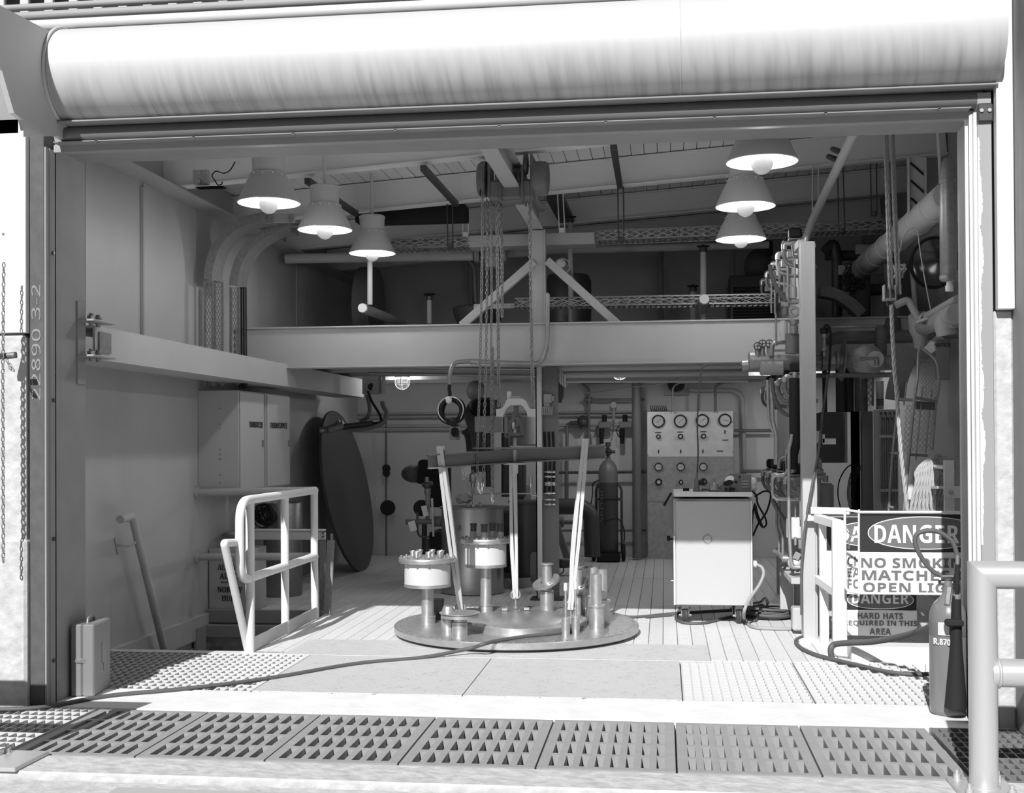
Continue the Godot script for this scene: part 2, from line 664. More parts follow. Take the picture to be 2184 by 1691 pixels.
func front() -> void:
	# left outer steel column with chalk numbers, guide channel
	var col := thing("door_column", "dark steel column left of the opening with chalked number 22890", "column", V(-3.56, 0, 6.5))
	tag(col, "", "", "", "structure")
	part(col, "column", MB.new().span(V(-3.605, -0.02, 6.49), V(-3.515, 3.3, 6.62), 0.003), mats.column_grey)
	var chalk := mat("chalk", 0.55, 0.9)
	letters(col, "22890 3-2", V(-3.562, 2.08, 6.488), Vector3.UP, Vector3.LEFT, 0.055, chalk, 0.66, false)
	var gd := thing("door_guide", "grey grooved roll-up door guide at the left side of the opening", "door guide", V(-3.5, 0, 6.5))
	part(gd, "channel", MB.new().span(V(-3.512, 0, 6.485), V(-3.50, 3.2, 6.6), 0.002).span(V(-3.512, 0, 6.585), V(-3.50, 3.2, 6.6), 0.002), mats.prime_grey)
	part(gd, "lip", MB.new().span(V(-3.512, 0, 6.52), V(-3.496, 3.2, 6.532), 0.003), mats.prime_grey)
	for y: float in [0.25, 0.95, 1.75, 2.6]:
		part(gd, "bolt", MB.new().cyl(V(-3.5, y, 6.56), V(-3.49, y, 6.56), 0.012, 6), mats.steel_dark)
	# right column with torn paint, white strips
	var rc := thing("door_column", "grey steel column right of the opening with peeling white paint edge", "column", V(1.66, 0, 6.5))
	tag(rc, "", "", "", "structure")
	part(rc, "column", MB.new().span(V(1.63, -0.02, 6.49), V(1.70, 3.3, 6.62), 0.003), mats.grey)
	part(rc, "bracket", MB.new().span(V(1.625, 3.14, 6.47), V(1.705, 3.24, 6.49), 0.01), mats.steel_dark)
	for s: float in [1.645, 1.685]:
		part(rc, "bolt", MB.new().cyl(V(s, 3.20, 6.47), V(s, 3.20, 6.462), 0.01, 8), mats.aluminium)
	# flaked paint as thin raised flakes along the inner edge
	var fk := MB.new()
	var y := 0.95
	while y < 3.06:
		var h := rng.randf_range(0.006, 0.02)
		var w := 0.006 + 0.016 * absf(sin(y * 3.1) * sin(y * 9.7)) + rng.randf() * 0.006
		fk.span(V(1.629, y, 6.4885), V(1.629 + w, y + h, 6.492))
		y += h
	part(rc, "paint_flakes", fk, white)
	var rg := thing("door_guide", "white grooved roll-up door guide at the right side of the opening", "door guide", V(1.62, 0, 6.5))
	part(rg, "channel", MB.new().span(V(1.612, 0, 6.5), V(1.63, 3.2, 6.6), 0.002).span(V(1.59, 0, 6.585), V(1.63, 3.2, 6.6), 0.002), white)
	part(rg, "lip", MB.new().span(V(1.598, 0, 6.53), V(1.612, 3.2, 6.542), 0.003), white)
	# siding panels
	var sl := thing("siding_panel", "white metal siding panel left of the door above concrete pier", "siding", V(-3.8, 2.0, 6.5))
	part(sl, "panel", MB.new().span(V(-4.6, 2.133, 6.45), V(-3.605, 3.276, 6.5), 0.004), white)
	for yy: float in [2.2, 2.45, 2.7]:
		part(sl, "screw", MB.new().ball(V(-3.74, yy, 6.45), Vector3.ONE * 0.008, 8), mats.galv)
	var sr := thing("siding_panel", "white metal siding panel right of the door under roll-up hood", "siding", V(1.75, 2.2, 6.5))
	part(sr, "panel", MB.new().span(V(1.712, 2.165, 6.44), V(1.795, 3.85, 6.5), 0.004), white)
	# concrete piers
	var pl := MB.new()
	pl.span(V(-6.5, -0.02, 6.46), V(-3.618, 2.127, 6.62), 0.02)
	pl.span(V(-6.5, -0.02, 6.45), V(-3.605, 0.957, 6.62), 0.015)
	struct("wall_left_pier", "weathered concrete pier left of the door with a slot along the column", "pier", pl, mats.concrete)
	var pr := MB.new()
	pr.span(V(1.705, -0.02, 6.5), V(1.80, 2.164, 6.62), 0.01)
	struct("wall_right_pier", "weathered concrete strip right of the door above the bar grating", "pier", pr, mats.concrete)
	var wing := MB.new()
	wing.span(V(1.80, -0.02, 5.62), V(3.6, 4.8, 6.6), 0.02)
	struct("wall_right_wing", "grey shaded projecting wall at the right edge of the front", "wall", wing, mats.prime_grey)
	# roll-up hood
	var hc := V(0, 3.60, 6.54)
	var arc: Array = []
	for i in 25:
		var t := PI * 0.5 + PI * i / 24.0
		arc.append(Vector2(cos(t), sin(t)) * 0.272)
	var hd := thing("roll_up_hood", "long white rounded roll-up door hood with dirt streaks along its underside", "door hood", V(-0.9, 3.3, 6.5))
	var hm := MB.new()
	for i in 24:
		var a: Vector2 = arc[i]
		var b: Vector2 = arc[i + 1]
		for s in 640:
			var x0 := -3.40 + 5.13 * s / 640.0
			var x1 := -3.40 + 5.13 * (s + 1) / 640.0
			var P := func(p: Vector2, xx: float) -> Vector3: return V(xx, 3.60 + p.y, 6.54 + p.x)
			var Nn := func(p: Vector2) -> Vector3: return V(0, p.y, p.x).normalized()
			hm.tri(P.call(a, x0), P.call(a, x1), P.call(b, x1), Nn.call(a), Nn.call(a), Nn.call(b))
			hm.tri(P.call(a, x0), P.call(b, x1), P.call(b, x0), Nn.call(a), Nn.call(b), Nn.call(b))
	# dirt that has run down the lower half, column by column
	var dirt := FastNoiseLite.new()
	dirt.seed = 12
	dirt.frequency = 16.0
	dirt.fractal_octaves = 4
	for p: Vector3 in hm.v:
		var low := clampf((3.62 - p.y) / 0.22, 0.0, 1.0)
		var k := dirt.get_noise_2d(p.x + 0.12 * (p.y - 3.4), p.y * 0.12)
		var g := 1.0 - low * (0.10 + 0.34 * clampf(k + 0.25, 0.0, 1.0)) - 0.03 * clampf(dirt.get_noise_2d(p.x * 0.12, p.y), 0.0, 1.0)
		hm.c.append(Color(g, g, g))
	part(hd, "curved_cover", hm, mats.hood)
	part(hd, "bottom_lip", MB.new().span(V(-3.40, 3.318, 6.42), V(1.72, 3.328, 6.56), 0.002), mats.prime_grey)
	part(hd, "seam", MB.new().torus(V(0.1, 3.60, 6.54), Vector3.RIGHT, 0.2725, 0.003, 40, 6), mats.pale)
	# end bracket at the left, a big gusset standing out from the wall
	var ep := thing("hood_end_bracket", "large grey gusset plate closing the left end of the hood", "bracket", V(-3.4, 3.3, 6.4))
	var pts := [Vector2(6.56, 4.35), Vector2(6.56, 3.20)]
	var gus: Array = []
	for p: Vector3 in [V(-3.4, 3.243, 6.426), V(-3.4, 3.147, 6.064), V(-3.4, 3.237, 6.064), V(-3.4, 3.25, 5.971), V(-3.4, 3.44, 5.853), V(-3.4, 3.661, 5.58), V(-3.4, 3.848, 5.581), V(-3.4, 3.772, 5.836), V(-3.4, 3.809, 6.334)]:
		gus.append(Vector2(-p.z, p.y))
	gus.append_array([Vector2(6.54, 3.87), Vector2(6.60, 3.243)])
	part(ep, "plate", MB.new().prism(gus, 0.03, Transform3D(Basis(Vector3(0, 0, -1), Vector3.UP, Vector3.LEFT), Vector3(-3.40, 0, 0))), mats.pale)
	part(ep, "ring", MB.new().torus(V(-3.395, 3.60, 6.54), Vector3.RIGHT, 0.28, 0.010, 48, 8), mats.pale)
	# bottom slat and guide bar of the raised door
	var dr := thing("roll_up_door", "raised roll-up door bottom bar with bolts under the hood", "door", V(-0.9, 3.2, 6.5))
	part(dr, "slat", MB.new().cyl(V(-3.42, 3.275, 6.535), V(1.66, 3.275, 6.535), 0.045, 20), mats.steel_grey)
	part(dr, "bottom_angle", MB.new().span(V(-3.46, 3.222, 6.49), V(1.60, 3.228, 6.57), 0.001), mats.prime_grey)
	part(dr, "back_angle", MB.new().span(V(-3.50, 3.185, 6.57), V(1.66, 3.23, 6.62), 0.003), mats.grey)
	for i in 9:
		part(dr, "bolt", MB.new().cyl(V(-3.2 + i * 0.58, 3.222, 6.50), V(-3.2 + i * 0.58, 3.222, 6.49), 0.01, 6), mats.steel_dark)
	# pipes and slatted louvre wall above the hood
	var lw := thing("louvre_wall", "white slatted louvre screen on the wall above the hood", "louvre", V(-1.5, 4.0, 7.2))
	part(lw, "backing", MB.new().span(V(-5, 3.83, 6.88), V(1.8, 4.9, 6.9)), mats.mid)
	for i in 36:
		part(lw, "slat", MB.new().span(V(-4.6 + i * 0.155, 3.83, 6.78), V(-4.6 + i * 0.155 + 0.055, 4.9, 6.81), 0.004), mats.pale)
	for k in 4:
		part(lw, "cross_rail", MB.new().span(V(-5, 3.90 + k * 0.11, 6.81), V(1.8, 3.93 + k * 0.11, 6.88)), mats.grey)
	solo("conduit_pipe", "thick white pipe lying just above the hood, lowest of three", "pipe", MB.new().cyl(V(-3.9, 3.943, 6.62), V(1.7, 3.943, 6.62), 0.035, 20), mats.pale)
	solo("conduit_pipe", "middle pale pipe with a coupling above the hood", "pipe", MB.new().cyl(V(-4.0, 4.024, 6.67), V(1.7, 4.024, 6.67), 0.026, 20), mats.grey)
	solo("conduit_pipe", "thin upper pipe above the hood, topmost of three", "pipe", MB.new().cyl(V(-4.0, 4.097, 6.72), V(1.7, 4.097, 6.72), 0.02, 16), mats.grey)


# cast iron grate: a plate with four rows of eight slots
func trench_grate() -> MB:
	var m := MB.new()
	var w := 0.634
	var l := 0.955
	var t := 0.08
	var xs: Array = [0.0]
	var zs: Array = [0.0]
	var edge := 0.05
	var slot := 0.036
	var px := (w - 2 * edge + 0.034) / 8.0
	for i in 8:
		xs.append(edge + i * px)
		xs.append(edge + i * px + px - 0.034)
	xs.append(w)
	var pz := (l - 2 * 0.04 + 0.035) / 4.0
	for i in 4:
		zs.append(0.04 + i * pz)
		zs.append(0.04 + i * pz + pz - 0.035)
	zs.append(l)
	for i in xs.size() - 1:
		for j in zs.size() - 1:
			if i % 2 == 1 and j % 2 == 1:
				continue
			var a := Vector3(xs[i], 0, -zs[j])
			var b := Vector3(xs[i + 1], 0, -zs[j + 1])
			m.quad(a, Vector3(b.x, 0, a.z), b, Vector3(a.x, 0, b.z), Vector3.UP)
			m.quad(a - Vector3(0, t, 0), Vector3(b.x, -t, a.z), b - Vector3(0, t, 0), Vector3(a.x, -t, b.z), Vector3.DOWN)
	for i in range(1, xs.size() - 1, 2):
		for j in range(1, zs.size() - 1, 2):
			var a := Vector3(xs[i], 0, -zs[j])
			var b := Vector3(xs[i + 1], 0, -zs[j + 1])
			var dn := Vector3(0, -t, 0)
			var p := [a, Vector3(b.x, 0, a.z), b, Vector3(a.x, 0, b.z)]
			var mid := (a + b) / 2
			for k in 4:
				var e0: Vector3 = p[k]
				var e1: Vector3 = p[(k + 1) % 4]
				m.quad(e0, e1, e1 + dn, e0 + dn, mid - (e0 + e1) / 2)
	var p := [Vector3.ZERO, Vector3(w, 0, 0), Vector3(w, 0, -l), Vector3(0, 0, -l)]
	for k in 4:
		var e0: Vector3 = p[k]
		var e1: Vector3 = p[(k + 1) % 4]
		m.quad(e0, e1, e1 + Vector3(0, -t, 0), e0 + Vector3(0, -t, 0), (e0 + e1) / 2 - Vector3(w / 2, 0, -l / 2))
	return m


# welded bar grating: bearing bars along x at a pitch in depth, thin cross bars along the depth
func bar_grating(called: String, label: String, x0: float, x1: float, d0: float, d1: float, pitch: float, cross: float, y: float, m: Material) -> Node3D:
	var t := thing(called, label, "grating", V((x0 + x1) / 2, y - 0.04, (d0 + d1) / 2))
	var n := int(round((d1 - d0) / pitch))
	var bb := MB.new().box(Vector3.ZERO, Vector3(x1 - x0, 0.035, 0.007)).mesh()
	for i in n + 1:
		var o := part(t, "bearing_bar", bb, m, "", true)
		o.position = V((x0 + x1) / 2, y - 0.0175, d0 + (d1 - d0) * i / n) - t.position
	var k := int(round((x1 - x0) / cross))
	var cb := MB.new()
	for i in k + 1:
		cb.box(V(x0 + (x1 - x0) * i / k, y - 0.014, (d0 + d1) / 2), Vector3(0.006, 0.026, d1 - d0))
	tag(part(t, "cross_bars", cb, m), "", "", "", "stuff")
	return t


func grates() -> void:
	var g := thing("trench_grate", "leftmost slotted cast iron trench grate, beside left bar grating", "trench grate", V(-3.164, 0.0, 5.505), "cast iron trench grates")
	part(g, "casting", trench_grate(), mats.iron, "", true)
	var names := ["second slotted cast iron trench grate from the left", "third slotted cast iron trench grate from the left", "fourth slotted cast iron grate, middle of the trench row", "third slotted cast iron trench grate from the right railing post", "second slotted cast iron trench grate from the right railing post", "rightmost slotted cast iron trench grate, beside the railing post"]
	for i in 6:
		copy(g, names[i], V(-3.164 + 0.6435 * (i + 1), 0.001 * (i % 2), 5.505))
	bar_grating("bar_grating", "sunlit bar grating left of the trench grates under hose", -5.2, -3.2, 5.51, 6.475, 0.1, 0.05, 0.0, mats.grating_paint)
	bar_grating("bar_grating", "grey bar grating right of the trench grates behind railing post", 1.36, 1.79, 5.51, 6.48, 0.1, 0.05, 0.0, mats.galv)
	bar_grating("bar_grating", "white bar grating inside the door beside the metal tool case", -4.0, -2.49, 7.02, 8.26, 0.09, 0.055, 0.0, mats.grating_paint)
	bar_grating("bar_grating", "white bar grating inside the door between cover plate and danger signs, left panel", 0.105, 0.84, 7.02, 8.29, 0.09, 0.055, 0.0, mats.grating_paint)
	bar_grating("bar_grating", "white bar grating inside the door under the fire extinguisher, right panel", 0.855, 1.635, 7.02, 8.31, 0.09, 0.055, 0.0, mats.grating_paint)
	solo("cover_plate", "scratched grey steel floor plate at the doorway, left of seam", "floor plate", MB.new().span(V(-2.475, -0.02, 7.01), V(-1.192, 0.004, 8.235), 0.002), mats.plate_paint)
	solo("cover_plate", "scratched grey steel floor plate at the doorway, right of seam", "floor plate", MB.new().span(V(-1.186, -0.02, 7.01), V(0.095, 0.004, 8.235), 0.002), mats.plate_paint)
	solo("cover_plate", "plain grey steel floor plate under front of the round flange plate", "floor plate", MB.new().span(V(-2.68, -0.02, 8.25), V(0.305, 0.003, 8.9), 0.002), mats.plate_paint)
	struct("trim_7", "white painted steel ledge in front of the stair pit", "ledge", MB.new().span(V(-4.02, -0.06, 8.265), V(-2.69, 0.0, 8.36), 0.003), mats.plank_paint)


func ceil_y(x: float) -> float:
	return 3.56 + 0.067 * (x + 4.03)


func ceiling_and_beams() -> void:
	var rs := MB.new()
	var sl := atan(0.067)
	var b := Basis(Vector3(0, 0, 1), sl)
	rs.box(V(-0.75, ceil_y(-0.75) + 0.36, 11.42), Vector3(7.1, 0.1, 8.9), 0, b)
	var c := struct("ceiling", "sloping plank roof deck over the test cell on white joists", "ceiling", rs, mats.ceiling_paint)
	var x := -4.02
	var i := 0
	while x < 2.45:
		var m := MB.new().box(V(x + 0.058, ceil_y(x + 0.058) + 0.29 + 0.002 * (i % 2), 11.2), Vector3(0.112, 0.04, 8.9), 0.003, b)
		part(c, "plank", m, mats.ceiling_paint)
		x += 0.117
		i += 1
	var spots := ["nearest to the lintel", "second from the door, just in front of the chain hoist", "above the mezzanine edge, third from the door", "fourth from the door, behind the monorail post", "last one before the back wall"]
	for k in 5:
		var d := 7.75 + 1.6 * k
		var bm := MB.new().sweep(beam_i(0.1, 0.26, 0.014, 0.01), V(-4.02, ceil_y(-4.02), d), V(2.49, ceil_y(2.49), d))
		solo("ceiling_joist", "white steel ceiling joist, " + spots[k], "joist", bm, mats.ceiling_paint, "ceiling joists")
	# eave plate on the left wall
	solo("eave_plate", "white eave plate along the top of the left wall", "plate", MB.new().span(V(-4.03, 3.535, 7.0), V(-3.84, 3.557, 15.6), 0.003), mats.wall_paint)
	# crane rail beam on the left wall
	var wbm := thing("wall_beam", "long grey channel beam running along the left wall at head height", "beam", V(-3.6, 2.03, 10))
	part(wbm, "channel", MB.new().sweep([Vector2(0, 0), Vector2(0.34, 0), Vector2(0.34, 0.014), Vector2(0.014, 0.014), Vector2(0.014, 0.195), Vector2(0.34, 0.195), Vector2(0.34, 0.21), Vector2(0, 0.21)].map(func(p: Vector2) -> Vector2: return Vector2(-p.x, p.y)), V(-3.51, 2.025, 7.1), V(-3.51, 2.025, 13.85)), mats.wall_paint)
	var bk := thing("beam_bracket", "bolted steel bracket holding the wall beam to the left jamb", "bracket", V(-3.5, 2.0, 7.0))
	part(bk, "back_plate", MB.new().span(V(-3.512, 1.86, 6.86), V(-3.50, 2.36, 6.96), 0.002), mats.prime_grey)
	for yy: float in [2.03, 2.245]:
		part(bk, "shelf_plate", MB.new().span(V(-3.50, yy - 0.006, 6.86), V(-3.40, yy + 0.006, 7.16), 0.002), mats.grey)
		for k in 2:
			part(bk, "bolt", MB.new().cyl(V(-3.45, yy - 0.03, 6.93 + k * 0.09), V(-3.45, yy + 0.045, 6.93 + k * 0.09), 0.016, 6).cyl(V(-3.45, yy + 0.006, 6.93 + k * 0.09), V(-3.45, yy + 0.03, 6.93 + k * 0.09), 0.026, 6), mats.galv)
	part(bk, "web_plate", MB.new().span(V(-3.51, 2.07, 7.14), V(-3.497, 2.20, 7.3), 0.002), mats.galv)
	# mezzanine edge beam
	var mz := thing("mezzanine_beam", "deep white channel beam across the cell carrying the pipe mezzanine", "beam", V(-0.7, 2.2, 11.1))
	part(mz, "web", MB.new().span(V(-4.02, 2.2, 10.96), V(2.49, 2.57, 10.975)), mats.wall_paint)
	part(mz, "top_flange", MB.new().span(V(-4.02, 2.568, 10.93), V(2.49, 2.583, 11.12), 0.003), mats.wall_paint)
	part(mz, "bottom_flange", MB.new().span(V(-4.02, 2.195, 10.93), V(2.49, 2.21, 11.12), 0.003), mats.wall_paint)
	var mf := struct("floor_mezzanine", "mezzanine deck behind the deep white beam, seen from below", "mezzanine", MB.new().span(V(-4.02, 2.36, 11.12), V(2.5, 2.42, 15.6)), mats.wall_dim)
	for k in 5:
		part(mf, "joist", MB.new().span(V(-4.02, 2.24, 11.7 + k * 0.8), V(2.5, 2.36, 11.76 + k * 0.8)), mats.wall_dim)
	# centre column, low H column and upper channel post with knee braces
	var cc := thing("centre_column", "slim white steel column in the middle of the cell under the mezzanine beam", "column", V(-1.17, 0, 11.35))
	part(cc, "flange", MB.new().span(V(-1.2, 0, 11.3), V(-1.144, 2.2, 11.31)).span(V(-1.2, 0, 11.3), V(-1.19, 2.2, 11.45)), mats.pale)
	part(cc, "web", MB.new().span(V(-1.144, 0, 11.36), V(-0.99, 2.2, 11.37)), mats.steel_grey)
	part(cc, "base_plate", MB.new().span(V(-1.26, 0, 11.25), V(-0.95, 0.015, 11.5), 0.002), mats.steel_dark)
	var up := thing("monorail_post", "white channel post on the mezzanine beam with two diagonal knee braces", "post", V(-1.15, 2.58, 11.2))
	part(up, "post", MB.new().span(V(-1.205, 2.58, 11.1), V(-1.09, 3.46, 11.17), 0.003).span(V(-1.09, 2.58, 11.08), V(-1.08, 3.46, 11.2)), mats.wall_paint)
	for p: Array in [[V(-1.182, 3.166, 11.1), V(-1.869, 2.581, 11.1)], [V(-1.063, 3.172, 11.1), V(-0.412, 2.568, 11.1)]]:
		part(up, "knee_brace", MB.new().bar(p[0], p[1], 0.07, 0.075, 0.004), mats.wall_paint)
	# monorail
	var mr := thing("monorail_beam", "white monorail beam running from the lintel back to the post under the ceiling joists", "beam", V(-1.16, 3.5, 9.2))
	part(mr, "rail", MB.new().sweep(beam_i(0.12, 0.2, 0.014, 0.01), V(-1.16, 3.47, 7.0), V(-1.16, 3.47, 11.25)), mats.wall_paint)


func lamp_at(called: String, label: String, at: Vector3) -> void:
	var t := thing(called, label, "lamp", at, "hanging industrial lamps")
	var rod_top := ceil_y(at.x) + 0.272
	part(t, "shade", MB.new().lathe([Vector2(0.19, 0.0), Vector2(0.208, -0.004), Vector2(0.212, 0.0), Vector2(0.205, 0.014), Vector2(0.18, 0.07), Vector2(0.152, 0.13), Vector2(0.118, 0.192)], 40), mats.lamp_grey, "", true)
	part(t, "reflector", MB.new().lathe([Vector2(0.206, 0.0), Vector2(0.199, 0.014), Vector2(0.174, 0.07), Vector2(0.146, 0.13), Vector2(0.112, 0.19), Vector2(0, 0.19)], 40), mats.lamp_white, "white reflector inside", true)
	part(t, "ballast_housing", MB.new().lathe([Vector2(0, 0.192), Vector2(0.118, 0.192), Vector2(0.122, 0.196), Vector2(0.108, 0.204), Vector2(0.114, 0.315), Vector2(0.118, 0.317), Vector2(0.118, 0.328), Vector2(0.108, 0.338), Vector2(0.03, 0.345), Vector2(0, 0.345)], 32), mats.lamp_grey, "", true)
	var rv := MB.new().ball(Vector3.ZERO, Vector3.ONE * 0.006, 6).mesh()
	for i in 12:
		part(t, "rivet", rv, mats.lamp_white, "", true).position = Vector3(cos(TAU * i / 12) * 0.127, 0.182, sin(TAU * i / 12) * 0.127)
	part(t, "rod", MB.new().cyl(Vector3(0, 0.34, 0), Vector3(0, rod_top - at.y, 0), 0.015, 12), mats.pale, "", true)
	var gl := mat("bulb_glass", 0.8, 0.12)
	gl.emission_enabled = true
	gl.emission = Color(1, 1, 1)
	gl.emission_energy_multiplier = 0.18
	var bp: Array = []
	for i in 13:
		var a := -PI / 2 + PI * 0.62 * i / 12
		bp.append(Vector2(maxf(cos(a), 0.0) * 0.07, sin(a) * 0.085 + 0.01))
	bp.append(Vector2(0.03, 0.12))
	bp.append(Vector2(0, 0.13))
	part(t, "bulb", MB.new().lathe(bp, 24), gl, "", true)
	lamp_light(t, Vector3(0, -0.015, 0), LAMP)


func lamp_light(t: Node3D, at: Vector3, energy: float) -> void:
	var l := OmniLight3D.new()
	l.name = "lamp_light"
	l.light_energy = energy
	l.light_size = 0.05
	l.omni_range = 16.0
	l.omni_attenuation = 2.0
	l.shadow_enabled = true
	t.add_child(l)
	l.position = at


func lamps() -> void:
	lamp_at("hanging_lamp", "grey shade lamp at upper left, nearest of left row, top hidden by lintel", V(-2.64, 3.12, 7.85))
	lamp_at("hanging_lamp", "middle lamp of left row with riveted ballast housing", V(-2.595, 3.145, 9.05))
	lamp_at("hanging_lamp", "farthest lamp of left row, above the upright white pipe end", V(-2.601, 3.203, 10.6))
	lamp_at("hanging_lamp", "largest lamp at upper right, its top cut off by the lintel", V(0.585, 3.138, 7.2))
	lamp_at("hanging_lamp", "middle lamp of right row, between a larger and a smaller shade", V(0.582, 3.146, 8.6))
	lamp_at("hanging_lamp", "lowest and farthest lamp of right row, just above the lower cable tray", V(0.65, 3.178, 10.2))


func objects() -> void:
	centre_things()
	left_things()
	right_things()
	upper_things()
	back_things()


func bolts(parent: Node, called: String, c: Vector3, R: float, n: int, r: float, h: float, m: Material, start := 0.0) -> void:
	var bm := MB.new().cyl(Vector3.ZERO, Vector3(0, h, 0), r, 6).mesh()
	for i in n:
		var o := part(parent, called, bm, m, "", true)
		var a := start + TAU * i / n
		o.position = c + Vector3(cos(a) * R, 0, sin(a) * R) - where(parent)


func strap(path: Array, w: float, t: float, side: Vector3) -> MB:
	var m := MB.new()
	for i in path.size() - 1:
		var a: Vector3 = path[i]
		var b: Vector3 = path[i + 1]
		var f := (b - a).normalized()
		var s := (side - f * side.dot(f)).normalized()
		m.box((a + b) / 2.0, Vector3(w, (b - a).length() + t * 0.6, t), t * 0.3, Basis(s, f, s.cross(f)))
	return m


func dial(parent: Node, c: Vector3, R: float, face: Material, rim: Material, needle_turn: float) -> void:
	part(parent, "gauge_rim", MB.new().turned(c, c + Vector3(0, 0, 0.03), [Vector2(R * 0.78, 0.03), Vector2(R * 0.8, 0.032), Vector2(R, 0.03), Vector2(R, 0), Vector2(0, 0)], 32), rim)
	var f := part(parent, "gauge_face", MB.new().cyl(c, c + Vector3(0, 0, 0.022), R * 0.79, 32), face)
	var d := Vector3(cos(needle_turn), sin(needle_turn), 0)
	part(f, "needle", MB.new().bar(c + Vector3(0, 0, 0.024) - d * R * 0.3, c + Vector3(0, 0, 0.024) + d * R * 0.55, R * 0.05, 0.002, 0.0, Vector3.BACK), mats.ink)


func handwheel(parent: Node, c: Vector3, axis: Vector3, R: float, m: Material) -> void:
	var o := MB.new().torus(c, axis, R, R * 0.16, 18, 6)
	var x := MB.stand(c, axis)
	for i in 4:
		o.tube([c, x * Vector3(cos(TAU * i / 4) * R, 0, sin(TAU * i / 4) * R)], R * 0.12, 5)
	o.cyl(c - axis * R * 0.4, c + axis * R * 0.3, R * 0.25, 8)
	part(parent, "handwheel", o, m)


